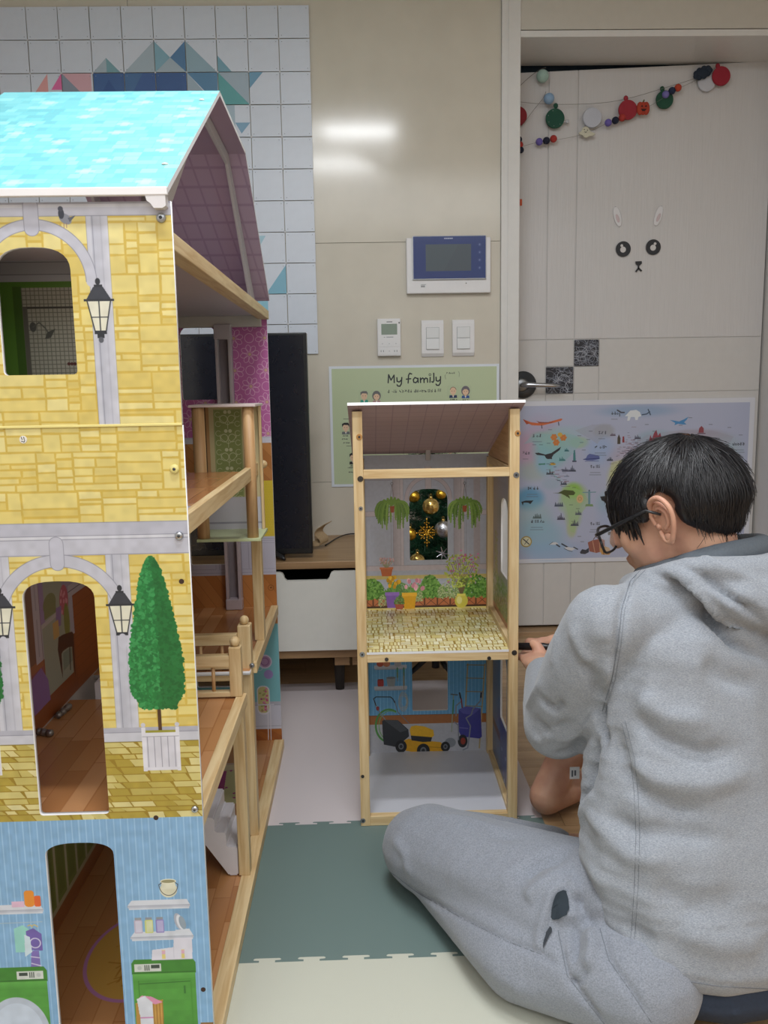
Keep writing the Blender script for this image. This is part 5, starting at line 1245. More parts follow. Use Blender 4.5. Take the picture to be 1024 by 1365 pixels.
bauble(556.5, 748, .0235, goldp, 'gold bauble at the bottom of the arched shed window')
bauble(547, 712, .019, gold, 'gold bauble half hidden at the left of the arched shed window')
bauble(552, 662, .018, gold, 'dark gold bauble at the top left of the arched shed window', 2.46)
bauble(588, 659, .016, gold, 'dark gold bauble at the top right of the arched shed window', 2.46)
q = aY(569, 710, 2.40); mb = MB()
for k in range(8):
    a = PI*k/4+.0; L = .046 if k % 4 == 2 else (.034 if k % 2 == 0 else .028); d = Vector((math.cos(a), -.1, math.sin(a)))
    mb.tube([q, q+d*L], [.0022, .0005], 6)
    for j in range(5): mb.ball(q+d*(L*(.15+.17*j)), .0042-.0005*j, seg=8, rings=5)
    mb.ball(q+d*L*.62+Vector((-d.z, 0, d.x))*.006, .0028, seg=8, rings=5); mb.ball(q+d*L*.62-Vector((-d.z, 0, d.x))*.006, .0028, seg=8, rings=5)
mb.build('snowflake_ornament', gold, label='gold beaded snowflake ornament in the middle of the arched window', cat='ornament', smooth=True)
q = aY(590, 738, 2.45); mb = MB()
for k in range(7): a = 2*PI*k/7; mb.tube([q, q+Vector((math.cos(a)*.022, -.004, math.sin(a)*.022))], [.0035, .0008], 5)
mb.build('silver_bow_ornament', silv, label='small silver star-shaped ornament below the silver bauble', cat='ornament')

# ================================================================== MEDIA CABINET, TELEVISION
CFY = 2.475; CX1 = -.004; CX0 = -1.25; CTOP = .434
oak = wood('8d6d4c', 'a58560', 'X', .5, .4, 'oak_veneer'); cab = thing('media_cabinet', ((CX0+CX1)/2, 2.70, 0), 'low media cabinet with white cut-out drawer front and oak top', 'cabinet')
MB().box(CX0, CX1, CFY, WY-.002, CTOP-.022, CTOP, .002).build('cabinet_top', oak, cab)
MB().box(CX0, CX1, CFY+.008, WY-.01, .132, .158, .002).build('bottom_board', oak, cab)
for x in (CX0, CX1-.02): MB().box(x, x+.02, CFY+.01, WY-.01, .158, CTOP-.022, .001).build('side_board', oak, cab)
MB().box(CX0+.02, CX1-.02, WY-.03, WY-.01, .158, CTOP-.022).build('back_board', mat('2a2623', .8, name='dark_interior'), cab)
drw = [aY(384, 0, CFY).x, 0]
def drawer(x0, x1):
    z0, z1 = .160, .404; c = (x0+x1)/2; n0, n1 = c-.066, c+.066
    q0, q1 = aY(378.5, 768, CFY).x, aY(440, 768, CFY).x
    if x0 < q0 < x1: n0, n1 = q0, q1
    pts = [(x0, z0), (x1, z0), (x1, z1), (n1+.012, z1), (n1+.004, z1-.004), (n1, z1-.012)] + [(n1-.002, z1-.020), (n1-.009, z1-.027), (n0+.009, z1-.027), (n0+.002, z1-.020)] + [(n0, z1-.012), (n0-.004, z1-.004), (n0-.012, z1), (x0, z1)]
    mb = MB(); mb.prism(pts, CFY-.004, CFY+.014, 'Y'); d_ = mb.build('drawer', mat('dfdfd9', .45, name='drawer_lacquer'), cab)
    MB().box(x0+.01, x1-.01, CFY+.02, CFY+.3, z0+.01, z1-.05).build('drawer_box', mat('1f1d1c', .8), d_)
drawer(CX0+.022, -.835); drawer(-.831, -.415); drawer(-.411, CX1-.004)
for x in (CX0+.06, -.62, aY(455, 0, CFY).x, CX1-.08): MB().box(x-.012, x+.034, CFY+.03, CFY+.07, .10, .132, .001).build('bracket', wood('9c7a56', 'b08e68', 'X'), cab)
for x in (CX0+.05, -.62, CX1-.10): 
    for y in (CFY+.10, WY-.08): MB().cyl((x+.02, y, 0), (x+.02, y, .132), .014, 14, .02).build('foot', mat('2d2823', .6), cab, True)
MB().box(CX0+.02, CX1-.01, WY-.04, WY-.02, 0, .132).build('plinth_board', mat('2a2624', .8), cab)
# TV
tv = thing('television', (-.62, 2.54, CTOP), 'large black flat television on the media cabinet, half hidden by the dollhouse', 'television')
TVY = 2.53
tvx1 = aY(413, 600, TVY).x; z0, z1 = aY(418, 738, TVY).z, aY(408, 443, TVY).z; tvx0 = tvx1-.95
MB().box(tvx0, tvx1, TVY, TVY+.035, z0, z1, .003).build('tv_housing', mat('15171b', .3, name='tv_bezel'), tv)
MB().box(tvx0+.010, tvx1-.010, TVY-.0015, TVY+.001, z0+.018, z1-.008).build('tv_screen', mat('1a1d26', .16, name='tv_glass'), tv)
for x in (tvx1-.10, tvx0+.10):
    mb = MB(); mb.prism([(x-.012, CTOP+.002), (x+.012, CTOP+.002), (x+.014, CTOP+.010), (x+.004, z0+.02), (x-.016, z0+.02)], TVY+.005, TVY+.03, 'Y')
    mb.tube([(x-.03, TVY+.01, z0+.008), (x-.018, TVY-.005, CTOP+.018), (x+.012, TVY-.034, CTOP+.010), (x+.018, TVY-.042, CTOP+.006)], [.009, .010, .007, .004], 8)
    mb.tube([(x-.02, TVY+.02, z0+.008), (x, TVY+.07, CTOP+.020), (x+.02, TVY+.13, CTOP+.009)], [.009, .009, .006], 8); mb.build('tv_foot', BLACK, tv, True)
# folded strap and cables on the cabinet
def ribbon(path, w_, th=.0012):
    mb = MB(); P_ = [Vector(p) for p in path]; V = []
    for i, p in enumerate(P_):
        d = (P_[min(i+1, len(P_)-1)]-P_[max(i-1, 0)]).normalized(); n = d.cross(Vector((0, 1, 0))).normalized()*th/2; y = Vector((.75, .62, .25))*w_/2
        V += [p-y-n, p+y-n, p+y+n, p-y+n]
    fs = [(0, 1, 2, 3)]+[tuple(reversed([4*(len(P_)-1)+k for k in range(4)]))]
    for i in range(len(P_)-1):
        for k in range(4): a, b = 4*i+k, 4*i+(k+1) % 4; fs.append((a, b, b+4, a+4))
    mb.add(V, fs); return mb
q = aY(428, 712, 2.66)
def sp(px, py): v = aY(px, py, 2.68); return (v.x, 2.68, max(v.z, CTOP+.003))
pts = [sp(437, 697), sp(434, 699), sp(428, 703), sp(425, 710), sp(432, 718), sp(431, 724), sp(424, 725), sp(418, 721)]
def smoothp(P_, n=5):
    P_ = [Vector(p) for p in P_]; out = []
    for i in range(len(P_)-1):
        p0, p1, p2, p3 = P_[max(i-1, 0)], P_[i], P_[i+1], P_[min(i+2, len(P_)-1)]
        for k in range(n):
            t_ = k/n; out.append(.5*((2*p1)+(p2-p0)*t_+(2*p0-5*p1+4*p2-p3)*t_*t_+(3*p1-p0-3*p2+p3)*t_**3))
    return out+[P_[-1]]
st_ = ribbon(smoothp(pts), .034, .002).build('folded_strap', mat('a58d6c', .8, name='woven_strap', noise=.1, scale=300), label='folded beige strap lying on the oak cabinet beside the television', cat='strap')
st2 = ribbon(smoothp([sp(418, 721), sp(419, 712), sp(426, 702)]), .004, .003).build('strap_hem', mat('ddd5c8', .7), st_)
MB().tube(smoothp([sp(388, 722), sp(395, 728), sp(405, 726), sp(413, 716)], 6), .0028, 8).build('white_cord', mat('9a9185', .5), label='pale coiled cord under the right edge of the television', cat='cord', smooth=True)
MB().tube(smoothp([(q.x+.01, 2.72, CTOP+.003), (q.x+.05, 2.86, CTOP+.004), (q.x+.09, 2.91, CTOP+.006), (q.x+.14, 2.915, CTOP+.003), (q.x+.2, 2.92, CTOP+.003)], 6), .0022, 8).build('black_cable', BLACK, label='thin black cable along the wall on the cabinet top', cat='cable', smooth=True)

# ================================================================== FOAM PLAY MATS
def edge_line(a, b, tabs=True, seed=0, n=6, amp=.0105, flip=1):
    """polyline from a to b with dovetail tabs"""
    a, b = Vector(a), Vector(b); d = b-a; L = d.length; d.normalize(); nn = Vector((-d.y, d.x))*flip
    if not tabs: return [tuple(a)]
    P_ = [tuple(a)]; p = L/n
    for k in range(n):
        c = a+d*(p*(k+.5)); w0, w1, h = p*.18, p*.30, amp
        side = nn
        for s_, off in ((-w0, 0), (-w0, h*.45), (-w1, h*.55), (-w1*1.04, h*.8), (-w1*.9, h), (w1*.9, h), (w1*1.04, h*.8), (w1, h*.55), (w0, h*.45), (w0, 0)):
            q = c+d*s_+side*off; P_.append((q.x, q.y))
    return P_
GXs = [-.96, -.512, -.064, .383]; GYs = [.395, .842, 1.288, 1.735, 2.181, 2.628]
hl, vl = {}, {}
for j, y in enumerate(GYs):
    for i in range(3): hl[(i, j)] = edge_line((GXs[i], y), (GXs[i+1], y), 0 < j < 5, flip=1) + [(GXs[i+1], y)]
for i, x in enumerate(GXs):
    for j in range(5): vl[(i, j)] = edge_line((x, GYs[j]), (x, GYs[j+1]), 0 < i < 3, flip=1) + [(x, GYs[j+1])]
matc = {0: ('c3c4b6', 'cream'), 1: ('c3c4b6', 'cream'), 2: ('687b78', 'grey-green'), 3: ('c9c0c2', 'pale pink'), 4: ('c9c0c2', 'pale pink')}
desc = {(0, 0): 'nearest row, far left', (1, 0): 'nearest row, middle', (2, 0): 'nearest row, right', (0, 1): 'in front of the grey-green row, under the dollhouse corner', (1, 1): 'in front of the grey-green row, bottom centre of the photo', (2, 1): 'under the seated person, in front of the grey-green row',
  (0, 2): 'under the dollhouse base', (1, 2): 'between the dollhouse and the toy shed', (2, 2): 'under the knee of the seated person', (0, 3): 'beneath the far half of the dollhouse', (1, 3): 'directly behind the left grey-green mat', (2, 3): 'under the toy shed', (0, 4): 'at the cabinet, behind the dollhouse', (1, 4): 'at the foot of the cabinet drawer', (2, 4): 'behind the toy shed under the tree front'}
for (i, j), d in desc.items():
    c, nm = matc[j]
    pts = hl[(i, j)][:-1]+vl[(i+1, j)][:-1]+hl[(i, j+1)][::-1][:-1]+vl[(i, j)][::-1][:-1]
    g = .0003; m_ = mat(c, .62, name='eva_foam', bump=.12, scale=900)
    me = shape2d(pts, [], -.0115, -.0002, 'Z')
    link('foam_mat', me, m_, label=f'{nm} foam puzzle mat {d}', cat='play mat', group=f'{nm} foam mats')

# ================================================================== THINGS ON THE DOOR
PD = DY-.0045
# world map poster
a, b = aY(700, 533.5, PD), aY(1003, 748, PD); mx0, mx1, mz1, mz0 = DX0-.03, aY(1003.5, 600, PD).x, aY(850, 532.5, PD).z, aY(850, 747.5, PD).z
def M(px, py): q = aY(px, py, PD); return (q.x, q.z)
cv = Cv(mx0, mz0, mx1-mx0, mz1-mz0, 1500, 'd8dae4')
ix0, ix1, iz1, iz0 = mx0+.012, M(997, 600)[0], M(850, 539)[1], M(850, 742)[1]
cv.rect(ix0, ix1, iz0, iz1, 'b3b9d3')
px2 = .0026
def blob(px, py, rx, ry, col, al=.7, soft=.5, rot=0): x, z = M(px, py); cv.ell(x, z, rx*px2, ry*px2, col, al, rot, soft)
blob(720, 590, 26, 34, 'b9a3bd', .7); blob(701, 600, 20, 22, 'c59fb8', .7); blob(712, 628, 20, 14, 'a8b8ae', .6); blob(706, 665, 20, 16, '5f9cc4', .9, .4); blob(712, 690, 26, 24, '9cbcc0', .6); blob(720, 715, 34, 24, '8fb8cc', .7); blob(735, 735, 40, 14, '93b4d6', .6)
blob(734, 600, 24, 24, '8cc0c4', .9, .45); blob(720, 583, 14, 8, '9db3b4', .9, .4); blob(745, 585, 24, 14, 'a3c0b8', .8, .4); blob(760, 575, 26, 8, 'a9bfd0', .7); blob(772, 590, 14, 8, 'a5c2ae', .9, .35); blob(728, 618, 14, 16, '92bcd6', .8); blob(735, 645, 14, 8, '9db7c6', .5)
blob(765, 660, 18, 16, 'a3c07e', .9, .4); blob(764, 655, 11, 11, '8cc24a', .9, .5); blob(764, 685, 12, 22, 'a9bca0', .9, .35); blob(762, 705, 7, 12, 'b3bd92', .8, .4); blob(754, 672, 10, 12, 'a9c4a0', .7)
blob(805, 575, 15, 10, 'a5a8b4', .9, .3); blob(800, 600, 20, 20, '9fb5dc', .8, .5); blob(835, 610, 26, 16, 'b6aabf', .6); blob(832, 635, 22, 22, 'c3c894', .95, .35); blob(826, 650, 16, 18, 'c9c98a', .7); blob(812, 670, 18, 16, '9cb8cc', .9)
blob(850, 548, 52, 8, '94aacb', .9, .5); blob(875, 585, 28, 12, '9bb2c6', .9, .4); blob(930, 583, 44, 11, 'a9a5b6', .95, .35); blob(900, 590, 30, 12, 'a5b2c2', .8); blob(962, 600, 28, 20, 'a5b8c4', .8); blob(960, 625, 30, 24, '9fb3c3', .7)
blob(815, 690, 20, 22, 'a5b4d6', .6); blob(790, 730, 30, 10, 'aab3d2', .6)
K = '3c3f4a'
def ln(pts, w_, c, al=1): cv.line([M(*p) for p in pts], w_, c, al)
def pg(pts, c, al=1): cv.poly([M(*p) for p in pts], c, al)
pg([(698, 592), (706, 584), (716, 578), (735, 579), (752, 577), (768, 581), (779, 589), (772, 594), (766, 602), (758, 610), (750, 616), (741, 617), (735, 623), (741, 634), (750, 641), (744, 640), (733, 630), (725, 612), (719, 598), (710, 590)], '8fbfc4', .45)
pg([(750, 650), (762, 648), (776, 655), (786, 668), (780, 678), (773, 686), (768, 698), (766, 710), (760, 708), (758, 690), (755, 676), (748, 664)], 'a3c48c', .5); pg([(766, 574), (790, 566), (815, 566), (808, 578), (796, 592), (788, 586)], 'a3a6b6', .45)
pg([(846, 590), (862, 580), (885, 576), (915, 573), (950, 574), (978, 582), (972, 592), (950, 590), (940, 600), (915, 602), (890, 600), (860, 602)], 'a3a0b4', .4); pg([(815, 616), (835, 612), (850, 620), (852, 634), (842, 650), (836, 668), (828, 660), (824, 642), (812, 634)], 'c6c98e', .5)
pg([(697, 559), (703, 564), (709, 567), (722, 567.5), (737, 564), (748, 561), (750, 559), (748, 558), (741, 560), (730, 563), (716, 564), (708, 563)], 'cf6a3c'); pg([(715, 561), (719, 564.5), (735, 564), (738, 562.5), (728, 563), (719, 562.5)], '8f4a3c'); ln([(722, 567), (722.5, 571)], .003, K); ln([(744.5, 563), (745, 567)], .003, K); pg([(697, 559), (700, 560), (706, 564.5), (702, 566)], 'b04a2a')
for cx_, cy_ in ((738.5, 583), (751, 583.5), (741.5, 590)): 
    for k in range(6): a = k*PI/3; x, z = M(cx_, cy_); cv.ell(x+math.cos(a)*.007, z+math.sin(a)*.007, .006, .005, 'cf8040', 1, a)
x, z = M(746.5, 579.5); cv.ell(x, z, .009, .008, 'd6b04e')
pg([(713, 604), (718, 603.5), (727, 606), (735, 604), (748, 595.5), (746, 600), (738, 606), (735, 611), (728, 611), (726, 607.5), (716, 606.5)], '2b2c35'); pg([(731, 607), (735, 606), (736, 612), (729, 612)], '2b2c35')
for (cx_, cy_, s_, c) in ((755.5, 600, 5, '2f6b74'), (749.5, 612, 7, '3f7d80'), (766, 605, 0, '3f8a8c'), (754, 626, 8, '464a62'), (763, 626, 8, '3c4258'), (733, 630, 8, '3c3f4a'), (751.5, 644, 7, '33384a'), (745, 672, 10, '4a5268'), (748, 690, 9, '4a4a5e'), (771, 684, 7, '50566c'), (766, 698, 9, '464a5c'), (813, 612, 7, '3e4658'), (817, 579, 6, '5a4a5c'), (834, 598, 0, '5a3f52'), (850, 583, 7, '4c4a5e'), (838, 622, 7, '6a5862'), (716, 688, 10, '5a6b6e'), (778, 664, 0, '6c93a0')):
    if s_:
        s_ = s_*.62; rg = random.Random(int(cx_*7))
        for k in range(5): u = cx_+(k-2)*s_*.36; h = s_*rg.uniform(.5, 1.25)*(1.3 if k == 2 else .8); pg([(u-s_*.2, cy_+s_*.4), (u+s_*.2, cy_+s_*.4), (u+s_*.05, cy_+s_*.4-h), (u-s_*.05, cy_+s_*.4-h)], c)
        ln([(cx_-s_*.9, cy_+s_*.45), (cx_+s_*.9, cy_+s_*.45)], .0025, c)
pg([(764.3, 604), (767, 604), (767.5, 614), (764, 614)], '3f7f84'); pg([(765, 600), (766.5, 600), (767, 605), (764.5, 605)], '3f7f84'); pg([(763, 614), (768.5, 614), (768.5, 616), (763, 616)], '4a4f66')
ln([(785.5, 656), (785.5, 672)], .008, '7199a6'); ln([(777, 656.5), (794, 656)], .0035, '7199a6'); x, z = M(785.5, 654); cv.ell(x, z, .003, .0035, '55707c'); pg([(781, 672), (790, 672), (791, 675), (780, 675)], '7c9a6a')
pg([(778, 612), (781, 611), (783, 607), (786, 605), (792, 606), (799, 608), (799, 612), (790, 614), (782, 614)], '5e6aa6'); ln([(778, 612.5), (799, 611)], .003, '2f3c78'); ln([(780, 615), (798, 614.5)], .0018, '4a5590')
pg([(718, 618), (727, 617.5), (727, 619.5), (718, 620)], '4f8c80'); pg([(733, 618.5), (737, 616.5), (741, 618.5), (740, 620), (734, 620)], 'cfa83c')
pg([(835, 553), (840, 547.5), (848, 546.5), (853, 549.5), (855, 555), (851, 556), (850, 560), (847, 560), (846, 556), (841, 556), (839, 561), (836, 561), (837, 555), (833, 555)], 'dfe4ea'); ln([(823, 547), (828, 550), (832, 550)], .005, '4a4a55'); ln([(826, 551), (826, 555)], .003, '4a4a55'); ln([(856, 553), (862, 552), (866, 549)], .004, '3f5068'); ln([(864, 546), (867, 553)], .004, '3f5068')
pg([(893, 560), (900, 561), (905, 562), (912, 559), (918, 555.5), (915, 560), (912, 563), (915, 566), (910, 566), (904, 565), (899, 567), (900, 564)], '4a8cc4')
pg([(865, 588), (867, 580), (869, 585), (872, 577), (875, 573), (877, 581), (880, 577), (882, 584), (882, 590), (866, 591)], '8f3c4f'); pg([(904, 581), (908, 578), (918, 578), (922, 582), (922, 587), (919, 588), (918, 585), (914, 585), (913, 589), (910, 589), (909, 585), (905, 583)], '6b4632')
pg([(932, 571), (935, 568), (938, 571), (938, 577), (931, 577)], '8f4450'); ln([(930, 578), (940, 578)], .003, '5a3040'); pg([(934, 586), (940, 586), (941, 591), (934, 591)], '7c4a40')
pg([(823, 584), (825, 579), (827, 584), (827, 592), (823, 592)], '4a4238'); pg([(830, 582), (832, 582), (832.5, 590), (829.5, 590)], '8f3038')
x, z = M(831, 624); cv.ell(x, z, .010, .008, 'cf8a4a'); pg([(827, 626), (829, 619), (834, 618), (836, 624), (834, 628), (831, 624)], 'b5702e')
rg = random.Random(14)
for _ in range(80):
    u, v = rg.gauss(840, 9), rg.gauss(602, 12); l_ = rg.uniform(2, 6); ln([(u, v), (u+l_, v)], rg.choice((.0012, .002)), rg.choice(('5f5a6c', '7c5a66', '50607c')), .85)
for _ in range(34):
    u, v = rg.gauss(822, 5), rg.gauss(640, 10); ln([(u, v), (u+rg.uniform(2, 5), v)], .0014, '6a6054', .8)
for _ in range(38):
    v = rg.uniform(616, 650); u = 728+(v-616)*.75+rg.uniform(-8, 14); ln([(u, v), (u+rg.uniform(2, 6), v)], rg.choice((.0012, .0022)), rg.choice(('554f62', '7a5560', '48607a')), .85)
for u, v in ((729, 591), (719, 593), (773, 590), (782, 586), (785, 575), (770, 581), (731, 573), (710, 593), (776, 600), (755, 662), (759, 673), (762, 695), (770, 715), (774, 722), (768, 678), (918, 557), (945, 566), (970, 570), (860, 566), (905, 567), (985, 580), (870, 575), (763, 650)): ln([(u, v), (u+4.5, v)], .0016, K, .8)
pg([(735, 657), (744, 657), (752, 653), (764, 654), (767, 657), (765, 660), (758, 660), (760, 665), (756, 662), (748, 658)], '4f5a2e'); x, z = M(773, 665); cv.ell(x, z, .013, .016, 'd6b784'); cv.ring(x, z, .006, .002, 'b5835a')
pg([(695, 669), (700, 667.5), (711, 667), (707, 672), (704, 670), (698, 670), (697, 674)], '24262e'); pg([(800, 662), (808, 661), (813, 663), (814, 669), (808, 672), (806, 669), (802, 667)], '24262e')
for (u, v, w_) in ((703, 653, 13), (708, 697, 15), (710, 583, 12), (793, 598, 14), (787, 624, 13), (787, 700, 13), (815, 553, 8), (697, 606, 7), (888, 585, 11), (976, 594, 15), (798, 579, 8)):
    a, b = M(u, v), M(u+w_, v); scribble(cv, a[0], b[0], a[1], .011, K, int(u), .0016)
    ln([(u, v+6), (u+w_, v+6)], .0022, '6a6f80', .75); 
    if w_ > 12: ln([(u-1, v+9), (u+w_+1, v+9)], .0022, '6a6f80', .75)
x, z = M(701.5, 722); cv.ell(x, z, .0215, .0215, 'a8914a'); cv.ell(x, z, .0175, .0175, 'd9d6b8'); cv.line([(x-.011, z+.010), (x+.011, z-.010)], .0035, '33353c'); cv.line([(x+.008, z+.010), (x-.006, z-.010)], .0022, '55575c')
pg([(732, 726), (736, 723), (741, 722.5), (745, 725), (741, 726)], 'd5d6da'); ln([(732, 726), (737, 722.5)], .0015, K); ln([(742, 726), (746, 728.5)], .005, K); ln([(749, 725), (757, 729.5)], .005, K); pg([(752, 730), (757, 729), (768, 731), (762, 734), (757, 733)], 'd5d6da'); ln([(752, 731), (758, 734), (763, 735)], .0018, K); ln([(765, 729.5), (770, 732)], .004, K)
pg([(773, 736), (776, 732), (781, 733), (785, 730), (785, 736), (780, 738.5), (774, 738)], '3a3d48'); pg([(783.5, 723), (790, 720), (801, 718), (806, 720), (806, 734), (795, 737), (786, 735)], '9a5f52'); ln([(790, 721), (793, 736)], .003, 'c99a80'); ln([(799, 719), (800, 736)], .003, 'c99a80'); ln([(791, 719), (794, 715), (798, 718)], .0025, '5a3a34'); pg([(799, 731), (806, 728), (812, 730), (815, 736), (812, 739.5), (802, 739)], 'c89a5c'); ln([(803, 729), (805, 739)], .003, '7a5030')
cv.rect(ix0, ix1, iz0-.004, iz0, 'd8dae4')
MB().box(mx0+.03, mx1, PD-.0016, DY-.001, mz0, mz1, .0003).build('world_map_poster', cv.material('world_map_print', .35), uvp=cv.uvp(0, 2), label='large watercolour world map poster on the lower half of the door', cat='poster')
# face stickers
q = aY(851, 340, PD); fs_ = thing('animal_face_sticker', q, 'black sticker face of a rabbit with round eyes on the white door', 'sticker')
for px, py, hx, hy in ((831, 332, -.3, .3), (871, 329.5, .3, .35)):
    c = aY(px, py, PD); e = MB().lathe([(.0275, -.0008), (.0275, .0)], (c.x, PD, c.z), 'Y', 36).build('eye', mat('22242b', .4, name='black_vinyl'), fs_)
    MB().lathe([(.0105, -.0014), (.0105, -.0006)], (c.x-.001, PD, c.z-.002), 'Y', 24).build('pupil', mat('d5d3d4', .4), e); MB().lathe([(.005, -.0014), (.005, -.0006)], (c.x+hx*.02+.004*(1 if hx > 0 else -1)*-.0, PD, c.z+.012), 'Y', 16).build('glint', mat('d5d3d4', .4), e)
def spt(px, py, k=PD-.0008): v = aY(px, py, PD); return (v.x, k, v.z)
mb = MB(); mb.prism([(spt(*p)[0], spt(*p)[2]) for p in ((847, 348.5), (855.5, 348), (856, 351), (853, 354), (850, 354), (847.5, 352))], PD-.0008, PD, 'Y')
for pp in (((851.3, 353), (851.3, 358)), ((851.3, 357.5), (847.5, 362.5)), ((851.3, 357.5), (855.5, 361.5))): mb.bar(spt(*pp[0], PD-.0005), spt(*pp[1], PD-.0005), .0012, .006, Vector((0, 1, 0)), 0)
mb.build('nose_and_mouth', mat('22242b', .4, name='black_vinyl'), fs_)
for px, py, r_ in ((823.5, 291, -.35), (878, 290, .4)):
    c = aY(px, py, PD); mb = MB(); mb.ball((c.x, PD, c.z), .006, 1, .08, 2.6, 12, 8, Matrix.Rotation(r_, 3, 'Y')); mb.build('inner_ear', mat('cdbcc2', .4), fs_, True)
    mb = MB(); mb.ball((c.x, PD+.0004, c.z+.006), .014, 1, .03, 2.6, 14, 8, Matrix.Rotation(r_*.7, 3, 'Y')); mb.build('ear', mat('dfdee2', .35), fs_, True)
# strings
SD = DY-.022
def sv(px, py, off=0): v = aY(px, py, SD+off); return v
strg = mat('7d7a74', .7, name='thread')
def string(name, pp, lab, r=.0008): return MB().tube(smoothp([sv(*p) for p in pp], 6), r, 5).build(name, strg, label=lab, cat='string', smooth=True)
string('garland_string', [(690, 135.5), (715, 138), (740, 139), (765, 139), (790, 138), (812, 136), (834, 132), (857, 126), (880, 119), (900, 113), (925, 105), (945, 96), (957, 88)], 'grey thread of the ornament garland sagging across the door top')
string('garland_string', [(690, 174), (700, 162), (712, 146), (724, 131), (728, 122)], 'thread rising to the pale blue pompom at top left of the door')
string('garland_string', [(690, 197), (720, 189), (750, 185), (780, 178), (812, 163), (832, 155), (857, 146), (884, 131), (905, 118), (930, 106), (940, 98)], 'lower thread strung with beads, ghost and pumpkin', .0006)
string('garland_string', [(692, 116), (700, 108), (712, 98), (722, 92), (728, 90)], 'short thread ending at the mint pompom under the door head', .0010)
def disc(px, py, r, c, lab, cap=None, name='disc_ornament', off=0):
    v = sv(px, py, off); t = thing(name, v, lab, 'ornament', 'felt ornaments of the door garland')
    MB().lathe([(r*.97, -.004), (r, -.002), (r, .002), (r*.97, .004)], v, 'Y', 32).build('felt_disc', mat(c, .8, name='felt', noise=.08, scale=500, bump=.3), t)
    if cap: w_ = sv(cap[0], cap[1], off); MB().ball(w_, .0085, 1, .5, 1.1, 12, 8).build('hanger_tab', mat(c, .8, name='felt', noise=.08, scale=500, bump=.3), t, True); 
    return t
R1 = .0335
g1 = disc(740, 158, R1, '1f5040', 'dark green felt disc with a clothes peg, left end of the garland', (741, 141))
mb = MB(); a = sv(750, 162); mb.box(a.x, a.x+.014, a.y-.003, a.y+.003, a.z-.003, a.z+.003, .001).box(a.x+.013, a.x+.022, a.y-.004, a.y+.004, a.z-.006, a.z+.006, .001); mb.build('metal_clip', CHROME, g1)
for k in range(5): a_ = math.radians(110+k*50); MB().ball(sv(740, 158)+Vector((math.cos(a_)*.026, -.005, math.sin(a_)*.026)), .0014, seg=8, rings=5).build('sequin', mat('cfd6d2', .2, .5), g1)
disc(789.5, 157, R1, 'c3c6d2', 'white felt disc above the little ghost')
disc(837, 146.5, R1, '9c2a38', 'crimson felt disc next to the pumpkin', (834.5, 131))
disc(886, 133, .031, '1f4f3c', 'dark green felt disc behind three small beads', (883, 118.5), off=.004)
disc(942, 110, .031, 'c9cbd4', 'white felt disc tucked behind the navy and crimson ornaments', off=.010)
disc(961.5, 101.5, .0325, '9c2436', 'crimson felt disc at the right end of the garland', (957, 88))
disc(690, 155, R1, '8f2a33', 'red felt disc half hidden by the left door frame', off=.006)
v = sv(937, 97, -.004); mb = MB()
for k in range(9): a = 2*PI*k/9; mb.ball(v+Vector((math.cos(a)*.024, 0, math.sin(a)*.012+math.cos(a)*.008)), .011, 1, .45, 1, 10, 6)
mb.ball(v, .022, 1.2, .3, .8, 12, 8); mb.build('cloud_ornament', mat('1e2b3c', .8, name='felt', noise=.1, scale=400), label='navy blue scalloped felt cloud near the right end of the garland', cat='ornament', smooth=True)
# ghost
v = sv(781, 177, -.006); t = thing('ghost_ornament', v, 'small cream felt ghost with a smiling face under the white disc', 'ornament')
fg = mat('cfccb9', .8, name='cream_felt', noise=.05, scale=300); mb = MB(); gp = [(-.014, .004), (-.012, .016), (-.003, .021), (.007, .019), (.013, .010), (.016, .002), (.030, -.001), (.034, -.006), (.026, -.011), (.012, -.011), (.004, -.017), (-.007, -.015), (-.012, -.007), (-.022, -.006), (-.026, -.001), (-.020, .003)]
mb.prism([(v.x+a, v.z+b) for a, b in gp], v.y-.003, v.y+.003, 'Y'); bmesh.ops.bevel(mb.bm, geom=list(mb.bm.edges), offset=.0012, segments=1, affect='EDGES'); mb.build('ghost_body', fg, t)
mb = MB(); mb.ball(v+Vector((-.006, -.0036, .010)), .0018, seg=8, rings=5).ball(v+Vector((.005, -.0036, .008)), .0018, seg=8, rings=5); mb.tube([v+Vector((-.005, -.0038, .003)), v+Vector((-.001, -.0040, .0005)), v+Vector((.003, -.0038, .0025))], .0008, 5); mb.build('ghost_face', BLACK, t)
# pumpkin
v = sv(857.5, 144.5, -.006); t = thing('pumpkin_ornament', v, 'orange-red felt pumpkin with a carved face beside the crimson disc', 'ornament')
mb = MB(); [mb.ball(v+Vector((dx_, 0, 0)), .0225, .55, .35, 1, 14, 8) for dx_ in (-.011, 0, .011)]; mb.build('pumpkin_body', mat('b0402c', .8, name='felt', noise=.08, scale=500), t, True)
MB().tube([v+Vector((0, 0, .021)), v+Vector((.003, 0, .029))], [.003, .002], 6).build('stem', mat('55602c', .8), t); mb = MB()
for dx_ in (-.007, .007): mb.prism([(v.x+dx_-.004, v.z+.003), (v.x+dx_+.004, v.z+.003), (v.x+dx_, v.z+.009)], v.y-.0095, v.y-.006, 'Y')
mb.prism([(v.x-.010, v.z-.004), (v.x+.010, v.z-.004), (v.x+.004, v.z-.011), (v.x-.004, v.z-.011)], v.y-.0095, v.y-.006, 'Y'); mb.build('carved_face', mat('3c1c1c', .8), t)
